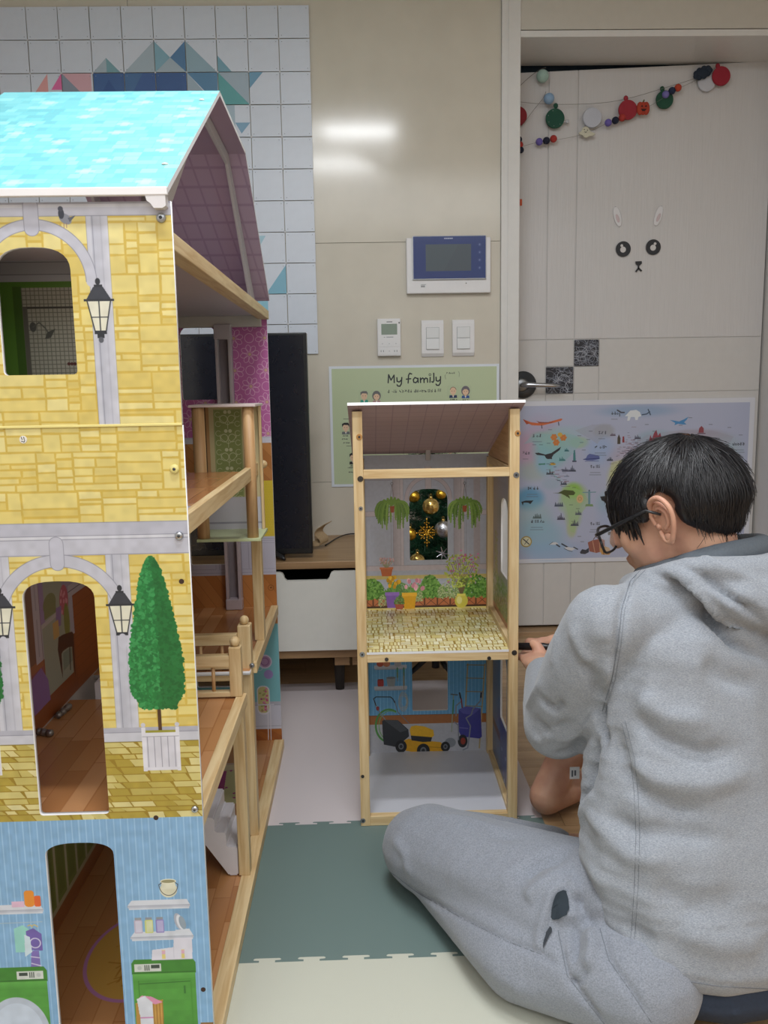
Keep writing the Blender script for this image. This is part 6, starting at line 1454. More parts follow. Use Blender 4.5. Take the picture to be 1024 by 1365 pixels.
def beads(ps, lab, cols=('6f62b0', '23273c', 'b03a34'), r=.0125):
    v = sv(*ps[1], -.006); t = thing('bead_trio', v, lab, 'beads', 'felt bead trios on the garland')
    for p, c in zip(ps, cols): MB().ball(sv(*p, -.006), r, seg=18, rings=12).build('felt_bead', mat(c, .85, name='felt_ball', noise=.08, scale=500, bump=.3), t, True)
beads([(719, 189), (728.5, 187.5), (738, 185)], 'purple, navy and red bead trio, lowest on the left')
beads([(811, 163.5), (820.5, 160.5), (829.5, 157)], 'purple, navy and red bead trio below the crimson disc')
beads([(887.5, 126), (896, 121), (904, 117)], 'purple, navy and orange bead trio over the right green disc', ('7c74b8', '26304c', 'c04a34'))
v = sv(692.5, 196); beads([(692, 186), (693.5, 193), (694.5, 200)], 'navy and red bead cluster cut off by the left door frame', ('23273c', 'b03a34', '23273c'), .011)
def pom(px, py, r, c, lab, off=-.012):
    v = sv(px, py, off); MB().ball(v, r, seg=22, rings=14).build('pompom', mat(c, .85, name='felt_ball', noise=.06, scale=300, bump=.3), label=lab, cat='pompom', smooth=True)
pom(723.5, 101.5, .0215, 'a9c6bd', 'mint green pompom hanging just below the door head'); pom(732, 131.5, .0185, '94b3d4', 'pale blue pompom below the mint green one')
a = sv(693, 269.5); MB().box(a.x-.006, a.x+.008, a.y-.003, a.y+.003, a.z-.012, a.z+.010, .001).build('orange_tag', mat('cf5a34', .7), label='small orange felt tag at the left edge of the door', cat='tag')

# ================================================================== THE SEATED PERSON
UPZ = Vector((0, 0, 1))
def basis(f):
    """columns: left, front, up"""
    f = f.normalized(); l = UPZ.cross(f).normalized(); return Matrix((l, f, f.cross(l)*-1 if f.cross(l).z < 0 else f.cross(l))).transposed()
def rot_of(l, f, u): return Matrix((l, f, u)).transposed()
_SPH = {}
def _sphere(seg, rings):
    if (seg, rings) not in _SPH:
        v = [(0, 0, 1)]+[(math.sin(PI*j/rings)*math.cos(2*PI*i/seg), math.sin(PI*j/rings)*math.sin(2*PI*i/seg), math.cos(PI*j/rings)) for j in range(1, rings) for i in range(seg)]+[(0, 0, -1)]
        f = []
        for i in range(seg): f.append((0, 1+i, 1+(i+1) % seg)); b = 1+(rings-2)*seg; f.append((b+seg, b+(i+1) % seg, b+i))
        for j in range(rings-2):
            for i in range(seg):
                a_, b_, c_, d_ = 1+j*seg+i, 1+j*seg+(i+1) % seg, 1+(j+1)*seg+(i+1) % seg, 1+(j+1)*seg+i; f += [(a_, d_, c_), (a_, c_, b_)]
        _SPH[(seg, rings)] = (np.array(v), np.array(f))
    return _SPH[(seg, rings)]
class Flesh:
    """ellipsoids and tapered limbs, merged into one skin by a voxel remesh"""
    def __init__(s): s.v, s.f, s.n = [], [], 0
    def e(s, c, r, R=None, seg=14, rings=9):
        r = (r, r, r) if not isinstance(r, (tuple, list)) else r
        v, f = _sphere(seg, rings); v = v*np.array(r)
        if R: v = v @ np.array(R).T
        s.v.append(v+np.array(Vector(c))); s.f.append(f+s.n); s.n += len(v); return s
    def limb(s, pts, R=None, step=.35):
        """pts: [(pos, radius or (rx,ry,rz)), ...] """
        for (p, a), (q, b) in zip(pts[:-1], pts[1:]):
            p, q = Vector(p), Vector(q); A = Vector(a if isinstance(a, tuple) else (a,)*3); B = Vector(b if isinstance(b, tuple) else (b,)*3)
            n = max(2, int((q-p).length/(min(min(A), min(B))*step))+1)
            for i in range(n+1):
                t_ = i/n; s.e(p.lerp(q, t_), tuple(A.lerp(B, t_)), R, 14, 8)
        return s
    def mesh(s, voxel, smooth=6, fac=.5):
        V, F = np.concatenate(s.v).astype('f'), np.concatenate(s.f).astype('i')
        me = bpy.data.meshes.new('f'); me.vertices.add(len(V)); me.vertices.foreach_set('co', V.ravel())
        me.loops.add(F.size); me.loops.foreach_set('vertex_index', F.ravel()); me.polygons.add(len(F)); me.polygons.foreach_set('loop_start', np.arange(0, F.size, 3, dtype='i')); me.update(calc_edges=True)
        o = bpy.data.objects.new('f', me); COL.objects.link(o)
        m = o.modifiers.new('r', 'REMESH'); m.mode = 'VOXEL'; m.voxel_size = voxel
        m2 = o.modifiers.new('s', 'SMOOTH'); m2.iterations = smooth; m2.factor = fac
        dg = bpy.context.evaluated_depsgraph_get(); dg.update(); out = bpy.data.meshes.new_from_object(o.evaluated_get(dg))
        bpy.data.objects.remove(o)
        for v in out.vertices:
            if v.co.z < .001: v.co.z = .001   # cloth and skin flatten where they rest on the floor
        return out
def bvh_of(me): return BVHTree.FromPolygons([v.co.copy() for v in me.vertices], [tuple(p.vertices) for p in me.polygons])
ORG = Vector((0, 0, CAM_H))
def hit(bv, px, py):
    h = bv.ray_cast(ORG, ray(px, py).normalized()); return h[0], h[1]
def on_surface(bv, pp, n=5):
    """surface points under a polyline traced over the garment"""
    dense = []
    for (a, b), (c, d) in zip(pp[:-1], pp[1:]): dense += [(a+(c-a)*k/n, b+(d-b)*k/n) for k in range(n)]
    dense.append(pp[-1]); out = []
    for p in dense:
        h, nn = hit(bv, *p)
        if h is not None: out.append((h, nn))
    return out
def sculpt(me, folds):
    """push cloth in or out along fold lines: (polyline, amplitude, width)"""
    bv = bvh_of(me); n = len(me.vertices); co = np.empty(n*3, 'f'); me.vertices.foreach_get('co', co); co = co.reshape(-1, 3)
    me.update(); no = np.array([v.normal[:] for v in me.vertices], 'f'); disp = np.zeros(n, 'f')
    for pp, amp, wd_ in folds:
        pts = np.array([tuple(p[0]) for p in on_surface(bv, pp)], 'f')
        if len(pts) < 2: continue
        dm = np.full(n, 1e9, 'f'); N = len(pts)
        taper = np.ones(n, 'f')
        for i in range(N-1):
            a, b = pts[i], pts[i+1]; ab = b-a; L = (ab@ab)+1e-9
            if L > .01: continue
            t_ = np.clip(((co-a)@ab)/L, 0, 1); d_ = np.linalg.norm(co-a-t_[:, None]*ab, axis=1)
            k = d_ < dm; dm[k] = d_[k]; s_ = (i+t_[k])/(N-1); taper[k] = np.clip(np.minimum(s_, 1-s_)*5, .15, 1)
        q = dm/wd_; disp += 1.45*amp*taper*np.exp(-q*q*2)
    co += no*disp[:, None]; me.vertices.foreach_set('co', co.ravel()); me.update(); return me
def heather(c1, c2, name, stretch=(1, 1, 1), sc=260):
    m, t, b = nt(name); b.inputs['Roughness'].default_value = .9; b.inputs['Specular IOR Level'].default_value = .15
    b.inputs['Sheen Weight'].default_value = .25; b.inputs['Sheen Roughness'].default_value = .6
    tc = t.nodes.new('ShaderNodeTexCoord'); mp = t.nodes.new('ShaderNodeMapping'); mp.inputs['Scale'].default_value = stretch; mp.inputs['Rotation'].default_value = (.2, .5, .3)
    n = t.nodes.new('ShaderNodeTexNoise'); n.inputs['Scale'].default_value = sc; n.inputs['Detail'].default_value = 4
    r = t.nodes.new('ShaderNodeValToRGB'); r.color_ramp.elements[0].position = .33; r.color_ramp.elements[1].position = .66; r.color_ramp.elements[0].color = lin(c1); r.color_ramp.elements[1].color = lin(c2)
    t.links.new(tc.outputs['Object'], mp.inputs[0]); t.links.new(mp.outputs[0], n.inputs['Vector']); t.links.new(n.outputs[0], r.inputs[0]); t.links.new(r.outputs[0], b.inputs['Base Color'])
    w_ = t.nodes.new('ShaderNodeTexNoise'); w_.inputs['Scale'].default_value = 14; w_.inputs['Detail'].default_value = 3; t.links.new(tc.outputs['Object'], w_.inputs['Vector'])
    b1 = t.nodes.new('ShaderNodeBump'); b1.inputs['Strength'].default_value = .35; b1.inputs['Distance'].default_value = .012; t.links.new(w_.outputs[0], b1.inputs['Height'])
    b2 = t.nodes.new('ShaderNodeBump'); b2.inputs['Strength'].default_value = .25; b2.inputs['Distance'].default_value = .0008; t.links.new(n.outputs[0], b2.inputs['Height']); t.links.new(b1.outputs[0], b2.inputs['Normal']); t.links.new(b2.outputs[0], b.inputs['Normal'])
    return m
def skin_mat():
    m, t, b = nt('skin'); b.inputs['Roughness'].default_value = .5; b.inputs['Subsurface Weight'].default_value = .12; b.inputs['Subsurface Radius'].default_value = (.012, .005, .003); b.inputs['Subsurface Scale'].default_value = .5
    tc = t.nodes.new('ShaderNodeTexCoord'); n = t.nodes.new('ShaderNodeTexNoise'); n.inputs['Scale'].default_value = 22; n.inputs['Detail'].default_value = 4
    r = t.nodes.new('ShaderNodeValToRGB'); r.color_ramp.elements[0].position = .3; r.color_ramp.elements[1].position = .7; r.color_ramp.elements[0].color = lin('c4917c'); r.color_ramp.elements[1].color = lin('d9ab90')
    t.links.new(tc.outputs['Object'], n.inputs['Vector']); t.links.new(n.outputs[0], r.inputs[0]); t.links.new(r.outputs[0], b.inputs['Base Color'])
    bp = t.nodes.new('ShaderNodeBump'); bp.inputs['Strength'].default_value = .1; bp.inputs['Distance'].default_value = .001; n2 = t.nodes.new('ShaderNodeTexNoise'); n2.inputs['Scale'].default_value = 300; t.links.new(tc.outputs['Object'], n2.inputs['Vector']); t.links.new(n2.outputs[0], bp.inputs['Height']); t.links.new(bp.outputs[0], b.inputs['Normal'])
    return m
SKIN = skin_mat()
# ---- skeleton
SH = Vector((.88, .47, 0)).normalized(); FR = Vector((-.47, .88, 0)).normalized(); RB = rot_of(SH, FR, UPZ)
PEL = Vector((.545, 1.265, .125)); NECK = Vector((.535, 1.315, .665)); HEAD = Vector((.5000, 1.325, .7400))
SL = Vector((.358, 1.215, .590)); SR = Vector((.715, 1.405, .590))
EL = Vector((.3225, 1.345, .380)); WL = Vector((.3465, 1.580, .3950))
ER = Vector((.70, 1.62, .36)); WR_ = Vector((.475, 1.735, .388))
HL = Vector((.445, 1.185, .125)); KL = Vector((.112, 1.480, .086)); AL = Vector((.43, 1.50, .05))
HR = Vector((.655, 1.345, .125)); KR = Vector((.62, 1.66, .40)); AR = Vector((.430, 1.768, .104))
HF = Vector((-.72, .60, -.36)).normalized(); HLft = UPZ.cross(HF).normalized(); HU = HF.cross(HLft); HU = HU if HU.z > 0 else -HU
RH = rot_of(HLft, HF, HU)
def H(a, b, c): return HEAD + HLft*a + HF*b + HU*c     # left, front, up
# ---- body (skin), one continuous surface
fl = Flesh()
fl.limb([(PEL, (.14, .11, .09)), (PEL.lerp(NECK, .35), (.125, .09, .09)), (PEL.lerp(NECK, .7), (.14, .09, .09)), (NECK-UPZ*.06, (.15, .07, .05))], RB)
fl.limb([(NECK-UPZ*.03, .056), (H(0, -.028, -.06), .053), (H(0, -.02, -.02), .055)])
fl.e(H(0, -.012, .025), (.074, .092, .088), RH).e(H(0, .035, -.02), (.062, .058, .085), RH).e(H(0, .055, -.065), (.040, .036, .038), RH)
fl.e(H(.034, .056, -.02), (.030, .030, .034), RH).e(H(-.034, .056, -.02), (.030, .030, .034), RH)   # cheeks
fl.limb([(H(0, .094, .018), .010), (H(0, .108, -.018), .013)]).e(H(.010, .100, -.022), .008).e(H(-.010, .100, -.022), .008)     # nose
fl.e(H(0, .091, -.050), (.022, .009, .0055), RH).e(H(0, .089, -.059), (.019, .009, .006), RH)                                   # lips
fl.limb([(H(.045, .075, .026), .009), (H(.015, .090, .028), .009)]).limb([(H(-.045, .075, .026), .009), (H(-.015, .090, .028), .009)])
for S0, E0, W0 in ((SL, EL, WL), (SR, ER, WR_)):
    fl.limb([(NECK-UPZ*.07, .05), (S0-UPZ*.005, .045), (S0.lerp(E0, .3), .041), (E0, .034), (E0.lerp(W0, .35), .036), (W0, .024)])
for H0, K0, A0 in ((HL, KL, AL), (HR, KR, AR)):
    fl.limb([(H0, .085), (H0.lerp(K0, .5), .066), (K0, .050), (K0.lerp(A0, .3), .050), (A0+(K0-A0)*.12, .036), (A0, .038)])
# right foot flat on the floor, heel toward the camera
TD = Vector((.80, .60, 0)).normalized(); HEEL = Vector((.392, 1.742, .040))
fl.limb([(AR, .038), (HEEL+Vector((.002, .004, .004)), (.038, .040, .040)), (HEEL+TD*.07, (.032, .04, .036)), (HEEL+TD*.15+Vector((0, 0, -.008)), (.042, .04, .024)), (HEEL+TD*.19+Vector((0, 0, -.014)), (.044, .03, .018))])
side = Vector((TD.y, -TD.x, 0))
for i, (o_, L_, r_) in enumerate(((-.034, .052, .0135), (-.014, .048, .010), (.004, .043, .0095), (.020, .038, .009), (.034, .032, .0085))):
    b0 = HEEL+TD*.195+side*o_+Vector((0, 0, -.018)); fl.limb([(b0, r_), (b0+TD*L_*.6, r_*.95), (b0+TD*L_-UPZ*.002, r_*.85)])
# left foot tucked under
fl.limb([(AL, .033), (AL+Vector((.05, .04, -.012)), (.04, .035, .03)), (AL+Vector((.14, .10, -.022)), (.045, .035, .022))])
# hands: palm, four fingers curled round the handle, thumb along the top
ROD0, ROD1 = aY(689, 861.5, 1.752), aY(762, 862.5, 1.715); rd = (ROD1-ROD0).normalized()
def hand(W0, grip, back, mirror=1):
    """W0 wrist, grip = point on the handle under the palm, back = direction from the handle to the back of the hand"""
    d = (grip-W0).normalized(); across = rd*mirror
    palm = W0.lerp(grip, .62)+back*.018
    fl.limb([(W0, .023), (W0.lerp(palm, .5)+back*.004, (.026, .026, .020)), (palm, (.036, .030, .020)), (grip+back*.024-d*.006, (.037, .026, .017))])
    for i, (o_, L_, r_) in enumerate(((.030, .92, .0092), (.0105, 1.0, .0095), (-.0095, .95, .0092), (-.028, .80, .0080))):
        k0 = grip+back*.026+across*o_; k1 = k0+d*.024*L_-back*.004; k2 = k1+d*.008-back*.024*L_; k3 = k2-d*.020*L_-back*.010
        fl.limb([(k0, r_*1.12), (k1, r_*1.05), (k2, r_*.95), (k3, r_*.85)], step=.5)
    t0 = palm+across*.028-back*.006; t1 = t0+across*.018+d*.022+back*.004; t2 = t1+d*.026+back*.010-across*.004; t3 = t2+d*.016+back*.001-across*.010
    fl.limb([(t0, .015), (t1, .0125), (t2, .0105), (t3, .009)], step=.5)
GL = aY(706, 877, 1.735); GR_ = aY(736, 868, 1.760)
hand(WL, GL, Vector((.30, -.55, .10)).normalized(), 1)
hand(WR_, GR_, Vector((.30, .10, .45)).normalized(), -1)
# thumb tip visible above the handle
fl.limb([(aY(724, 886, 1.665), .016), (aY(722, 873, 1.685), .0135), (aY(717, 862, 1.702), .0115), (aY(711, 857.5, 1.716), .0095)], step=.4)
body_me = fl.mesh(.0042, 5)
# ears joined on
def ear(sg):
    mb = MB(); c = H(sg*.077, -.006, -.004); out = (HLft*sg*.85-HF*.40).normalized(); ux = (HF*-1+HLft*sg*.35).normalized(); uz = (HU*.97-HF*-.12).normalized()
    P_ = lambda x, z, o: c+ux*x*1.15+uz*z*1.12+out*o*1.1
    rim = [(-.010, -.004, .003), (-.012, .010, .004), (-.008, .024, .008), (.002, .032, .012), (.013, .030, .016), (.020, .018, .018), (.020, .004, .016), (.015, -.010, .013), (.009, -.020, .010), (.003, -.028, .007), (-.005, -.029, .004), (-.008, -.020, .002), (-.008, -.012, .002)]
    mb.tube(smoothp([P_(*q) for q in rim], 4), [.0042]*((len(rim)-1)*4+1), 8)
    mb.tube(smoothp([P_(*q) for q in ((-.006, .008, .004), (.004, .018, .009), (.012, .010, .011), (.010, -.004, .009), (.001, -.012, .006))], 4), .0034, 8)
    mb.ball(P_(.005, .004, .003), .02, .9, .32, 1.35, 16, 10, rot_of(ux, out, uz)); mb.ball(P_(0, -.026, .006), .0085, 1, .6, 1.1, 12, 8, rot_of(ux, out, uz))
    mb.ball(P_(-.007, -.006, .005), .005, seg=10, rings=6)
    return mb
bm = bmesh.new(); bm.from_mesh(body_me)
for sg in (1, -1):
    e_ = ear(sg); tmp = bpy.data.meshes.new('t'); e_.bm.to_mesh(tmp); e_.bm.free(); bm.from_mesh(tmp); bpy.data.meshes.remove(tmp)
bm.to_mesh(body_me); bm.free()
person = link('person', body_me, SKIN, None, True, origin=(PEL.x, PEL.y, 0), label='person in a grey hoodie sitting on the floor, holding a black-handled tool at the shed', cat='person')
# eyes (closed down toward the work) as simple lids
for sg in (-1, 1):
    MB().ball(H(sg*.032, .080, .010), .0115, seg=16, rings=10).build('eye', mat('efe9e4', .3), person, True)
    MB().ball(H(sg*.032, .0885, .008), .0055, seg=14, rings=8).build('iris', mat('2a1d18', .2), person, True)
# ---- trousers
PANTS = heather('797e88', '9297a1', 'heather_grey_jersey', (1, 1, 1.6), 420)
fl = Flesh()
fl.limb([(PEL+Vector((0, .01, -.01)), (.165, .120, .112)), (PEL+UPZ*.09, (.150, .11, .08))], RB)
fl.limb([(HL+Vector((.01, .01, -.01)), (.108, .108, .098)), (HL.lerp(KL, .35)+Vector((-.015, -.035, -.008)), (.125, .125, .112)), (HL.lerp(KL, .7)+Vector((-.012, -.022, 0)), (.098, .100, .094)), (KL+Vector((.004, -.008, 0)), (.086, .088, .082)), (KL+Vector((-.014, .012, -.006)), (.076, .078, .074))])
fl.limb([(KL, .075), (KL.lerp(AL, .35)+Vector((0, .0, -.006)), .072), (AL+Vector((-.08, 0, 0)), .055)])
fl.limb([(HL+Vector((-.055, -.075, -.040)), (.092, .092, .080)), (HL.lerp(KL, .45)+Vector((-.052, -.110, -.045)), (.080, .080, .075)), (KL+Vector((.01, -.055, -.028)), (.05, .05, .052))])
fl.limb([(HR, .13), (HR.lerp(KR, .5), .105), (KR, .085), (KR.lerp(AR, .35), .074), (KR.lerp(AR, .62), .062)])
tro = fl.mesh(.006, 7)
sculpt(tro, [
 ([(515, 1158), (560, 1192), (620, 1226), (680, 1256), (722, 1272), (752, 1292)], -.0040, .006),
 ([(700, 1120), (650, 1112), (610, 1096)], -.004, .016), ([(760, 1136), (720, 1150), (690, 1172)], -.010, .018), ([(752, 1160), (715, 1185), (700, 1200)], .007, .016), ([(560, 1085), (620, 1092), (680, 1112)], .004, .02),
 ([(760, 1176), (735, 1190), (722, 1230), (716, 1268)], .007, .010), ([(768, 1185), (776, 1215), (792, 1238)], -.010, .010), ([(752, 1170), (766, 1180), (768, 1200)], .008, .009), ([(744, 1240), (756, 1300), (790, 1345), (806, 1365)], -.005, .008), ([(742, 1225), (762, 1218), (780, 1222)], .007, .012),
 ([(768, 1230), (768, 1260), (764, 1285)], -.009, .008), ([(786, 1235), (790, 1262), (782, 1300)], .009, .012), ([(755, 1310), (775, 1306), (788, 1282)], -.005, .006), ([(800, 1238), (812, 1280), (840, 1320), (868, 1362)], -.005, .008),
 ([(770, 1120), (790, 1180), (810, 1230)], .010, .02), ([(580, 1150), (640, 1170), (700, 1175)], .004, .03), ([(600, 1240), (660, 1290), (720, 1340)], .005, .03), ([(520, 1110), (540, 1140), (545, 1170)], .003, .014)])
tr = link('trousers', tro, PANTS, person, True)
# ---- inner shirt: dark navy band below the hoodie at the back
fl = Flesh(); fl.limb([(PEL+Vector((.02, -.050, -.055)), (.212, .155, .066)), (PEL+Vector((.02, -.025, .03)), (.19, .150, .05))], RB)
link('undershirt', fl.mesh(.008, 5), mat('2b3444', .9, name='navy_cotton', noise=.1, scale=200), person, True)
# ---- hoodie
HOOD = heather('7f858e', '9fa4ac', 'heather_grey_fleece', (1, 1, 3), 380)
fl = Flesh(); bk = Vector((.02, -.02, 0))
fl.limb([(PEL+Vector((.012, -.046, .002)), (.232, .165, .080)), (PEL+Vector((.006, -.030, .040)), (.236, .172, .078)), (PEL+Vector((.002, -.022, .10)), (.240, .172, .09)), (PEL+Vector((-.004, 0, .20)), (.226, .158, .10)), (PEL+Vector((-.008, .018, .32)), (.210, .145, .10)), (PEL+Vector((-.010, .035, .42)), (.200, .130, .085)), (NECK+Vector((.0, .004, -.085)), (.185, .110, .055))], RB, .3)
fl.limb([(NECK+Vector((.005, 0, -.065)), (.10, .085, .045)), (SL+Vector((.03, .015, .004)), (.062, .062, .052))], None, .3).limb([(NECK+Vector((.005, 0, -.065)), (.10, .085, .045)), (SR, (.062, .062, .052))], None, .3)
fl.limb([(SL+Vector((.008, .006, 0)), (.066, .066, .060)), (SL.lerp(EL, .35), (.066, .066, .062)), (SL.lerp(EL, .7), (.064, .064, .060)), (EL+Vector((.008, 0, .010)), (.063, .062, .062))], None, .25)
fl.limb([(EL, (.060, .056, .058)), (EL.lerp(WL, .3), (.055, .055, .052)), (EL.lerp(WL, .65), (.045, .045, .043)), (EL.lerp(WL, .88), (.038, .038, .036))], None, .25)
fl.limb([(SR, .066), (SR.lerp(ER, .6), .062), (ER, .056), (ER.lerp(WR_, .7), .045)], None, .25)
# hood: rolls round the neck and a hanging pouch on the back
def N_(a, b, c): return NECK + SH*a + FR*b + UPZ*c      # right, front, up
roll = [N_(-.070, .060, -.045), N_(-.092, .020, -.030), N_(-.102, -.025, -.014), N_(-.088, -.066, .004), N_(-.045, -.098, .006), N_(.01, -.110, .004), N_(.065, -.098, .004), N_(.108, -.055, .002), N_(.122, .0, -.006), N_(.10, .07, -.02)]
fl.limb([(p, (.030, .030, .022)) for p in smoothp(roll, 2)], None, .5)
pouch = [(N_(-.085, -.075, -.020), (.028, .030, .024)), (N_(-.04, -.120, -.034), (.045, .036, .034)), (N_(.03, -.150, -.045), (.060, .040, .045)), (N_(.085, -.138, -.055), (.058, .044, .056)), (N_(.130, -.10, -.050), (.040, .044, .048))]
fl.limb(pouch, RB, .35).limb([(N_(.05, -.165, -.080), (.050, .034, .040)), (N_(.085, -.172, -.108), (.046, .034, .038)), (N_(.115, -.150, -.110), (.038, .034, .040))], RB, .35)
hd_me = fl.mesh(.0062, 6)
sculpt(hd_me, [
 # raglan seam and armpit
 ([(862, 752), (840, 775), (829, 812), (824, 860), (816, 905), (802, 950), (792, 1000)], -.0065, .007), ([(815, 870), (806, 915), (800, 950)], .012, .014), ([(804, 905), (800, 960), (806, 1000)], -.014, .012), ([(795, 985), (790, 1020), (782, 1050)], -.016, .014),
 # hood folds
 ([(868, 762), (900, 782), (930, 804), (955, 832), (980, 858), (1024, 880)], -.017, .011), ([(900, 770), (935, 795), (965, 825), (1000, 850)], .008, .010), ([(925, 765), (970, 795), (1024, 835)], -.009, .008), ([(872, 748), (905, 752), (945, 770), (985, 802), (1024, 822)], -.006, .008), ([(880, 742), (930, 742), (980, 762), (1024, 785)], .005, .014), ([(905, 762), (950, 788), (990, 818)], .006, .010),
 # back folds
 ([(838, 948), (880, 985), (930, 1005), (985, 1000)], -.010, .018), ([(845, 925), (890, 955), (950, 965)], .007, .022), ([(812, 960), (830, 1010), (850, 1050), (900, 1080), (960, 1085)], -.010, .020), ([(820, 1000), (870, 1040), (940, 1045), (1010, 1030)], .008, .024),
 ([(800, 1085), (850, 1110), (910, 1110), (970, 1120)], -.008, .022), ([(770, 1060), (800, 1100), (840, 1140), (900, 1150)], .007, .024), ([(860, 1180), (920, 1210), (1000, 1205)], -.008, .03), ([(790, 1170), (830, 1230), (880, 1270)], -.007, .024), ([(900, 1240), (960, 1260), (1024, 1255)], .007, .03), ([(768, 1110), (800, 1180), (840, 1250), (900, 1290)], .006, .022), ([(930, 880), (970, 905), (1020, 915)], -.006, .02), ([(850, 860), (900, 880), (960, 890)], .004, .03),
 # pocket slit at the left side
 ([(786, 1046), (768, 1072), (757, 1105), (755, 1135)], -.012, .006), ([(797, 1052), (780, 1078), (770, 1110), (768, 1140)], .006, .010),
 # sleeve
 ([(724, 905), (712, 925), (700, 950)], .004, .010), ([(718, 930), (738, 945), (752, 935)], -.007, .009), ([(712, 960), (735, 975), (765, 960)], -.006, .012), ([(700, 990), (725, 985), (742, 970)], .005, .012), ([(748, 800), (742, 850), (735, 890)], .003, .012), ([(770, 880), (790, 900), (802, 930)], -.007, .012), ([(758, 830), (776, 870), (790, 885)], .004, .014), ([(730, 1010), (765, 1000), (790, 975)], -.005, .014), ([(740, 990), (775, 975), (800, 950)], .005, .014), ([(790, 780), (800, 830), (805, 860)], .003, .02),
 # hem
 ([(752, 1140), (768, 1190), (790, 1235)], .008, .012), ([(756, 1150), (790, 1228), (830, 1288), (880, 1318), (950, 1330), (1024, 1334)], .0025, .010), ([(764, 1150), (800, 1225), (840, 1275), (890, 1302), (960, 1313), (1024, 1316)], -.0022, .005)])
hoodie = link('hoodie', hd_me, HOOD, person, True)
hbv = bvh_of(hd_me_w := (lambda me, o: (lambda m2: ([setattr(v, 'co', v.co+WPOS[o.name]) for v in m2.vertices], m2)[1])(me.copy()))(hd_me, hoodie))
SEAM_M = mat('767b83', .9, name='stitching')
def seam(bv, pp, r=.0009, parent=hoodie, name='seam', m_=SEAM_M, lift=.0002):
    pts = [p+n*lift for p, n in on_surface(bv, pp, 8)]
    if len(pts) > 2:
        # cut into runs where the surface jumps
        run = [pts[0]]
        for p in pts[1:]:
            if (p-run[-1]).length > .04:
                if len(run) > 3: MB().tube(run, r, 5).build(name, m_, parent, True)
                run = []
            run.append(p)
        if len(run) > 3: MB().tube(run, r, 5).build(name, m_, parent, True)
seam(hbv, [(862, 752), (840, 775), (829, 812), (824, 860), (816, 905), (803, 948)], .0006); seam(hbv, [(866, 754), (844, 777), (833, 813), (828, 860), (820, 907), (807, 950)], .0004)
seam(hbv, [(834, 962), (846, 1010), (851, 1060), (853, 1110), (851, 1180), (847, 1240), (842, 1286)], .0004); seam(hbv, [(829, 964), (841, 1012), (846, 1062), (848, 1112), (846, 1180), (842, 1240), (837, 1282)], .0004)
seam(hbv, [(764, 1152), (800, 1227), (840, 1277), (890, 1304), (960, 1315), (1024, 1318)], .0006)
tbv = bvh_of((lambda m2: ([setattr(v, 'co', v.co+WPOS[tr.name]) for v in m2.vertices], m2)[1])(tro.copy()))
seam(tbv, [(515, 1158), (560, 1192), (620, 1226), (680, 1256), (722, 1272)], .0008, tr); seam(tbv, [(744, 1240), (756, 1300), (790, 1345), (806, 1365)], .0007, tr); seam(tbv, [(800, 1238), (812, 1280), (840, 1320), (868, 1362)], .0007, tr)
def patch(bv, pp, name, m_, parent, lift=.0035):
    for _ in range(2): pp = [q for a, b in zip(pp, pp[1:]+pp[:1]) for q in ((a[0]*.75+b[0]*.25, a[1]*.75+b[1]*.25), (a[0]*.25+b[0]*.75, a[1]*.25+b[1]*.75))]
    c = (sum(p[0] for p in pp)/len(pp), sum(p[1] for p in pp)/len(pp)); vs = []; ok = True
    for k in range(3):
        f = (1, .6, .25)[k]
        for p in pp:
            h, n = hit(bv, c[0]+(p[0]-c[0])*f, c[1]+(p[1]-c[1])*f)
            if h is None: return
            vs.append(h+n*lift)
    h, n = hit(bv, *c); vs.append(h+n*lift); N = len(pp); fs = []
    for k in range(2):
        for i in range(N): fs.append((k*N+i, k*N+(i+1) % N, (k+1)*N+(i+1) % N, (k+1)*N+i))
    for i in range(N): fs.append((2*N+i, 2*N+(i+1) % N, 3*N))
    mb = MB(); mb.add(vs, fs); mb.build(name, m_, parent, True)
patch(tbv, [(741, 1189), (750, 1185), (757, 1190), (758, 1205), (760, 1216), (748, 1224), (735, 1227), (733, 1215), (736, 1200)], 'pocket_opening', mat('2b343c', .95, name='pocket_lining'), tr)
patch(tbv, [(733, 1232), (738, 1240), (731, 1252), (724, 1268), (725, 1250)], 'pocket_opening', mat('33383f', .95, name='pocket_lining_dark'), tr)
# hood lining: darker band between hair and hood
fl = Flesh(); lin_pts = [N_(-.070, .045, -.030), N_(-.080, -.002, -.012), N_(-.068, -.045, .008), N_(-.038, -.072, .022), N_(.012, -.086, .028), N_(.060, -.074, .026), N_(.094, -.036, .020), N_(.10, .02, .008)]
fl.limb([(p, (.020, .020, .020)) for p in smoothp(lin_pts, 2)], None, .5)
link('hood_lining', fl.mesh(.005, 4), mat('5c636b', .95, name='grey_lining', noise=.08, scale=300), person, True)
# care tag peeping out beside the waist
q = aY(765, 1031, 1.38); cv = Cv(q.x-.010, q.z-.014, .02, .028, 2500, 'dcdfe3'); cv.rect(q.x-.004, q.x-.001, q.z-.006, q.z+.006, '5a5f69'); cv.rect(q.x+.001, q.x+.004, q.z-.004, q.z+.006, '5a5f69')
MB().box(q.x-.007, q.x+.010, q.y-.0004, q.y+.0004, q.z-.010, q.z+.012).build('care_tag', cv.material('care_tag_print', .6), hoodie, uvp=cv.uvp(0, 2))
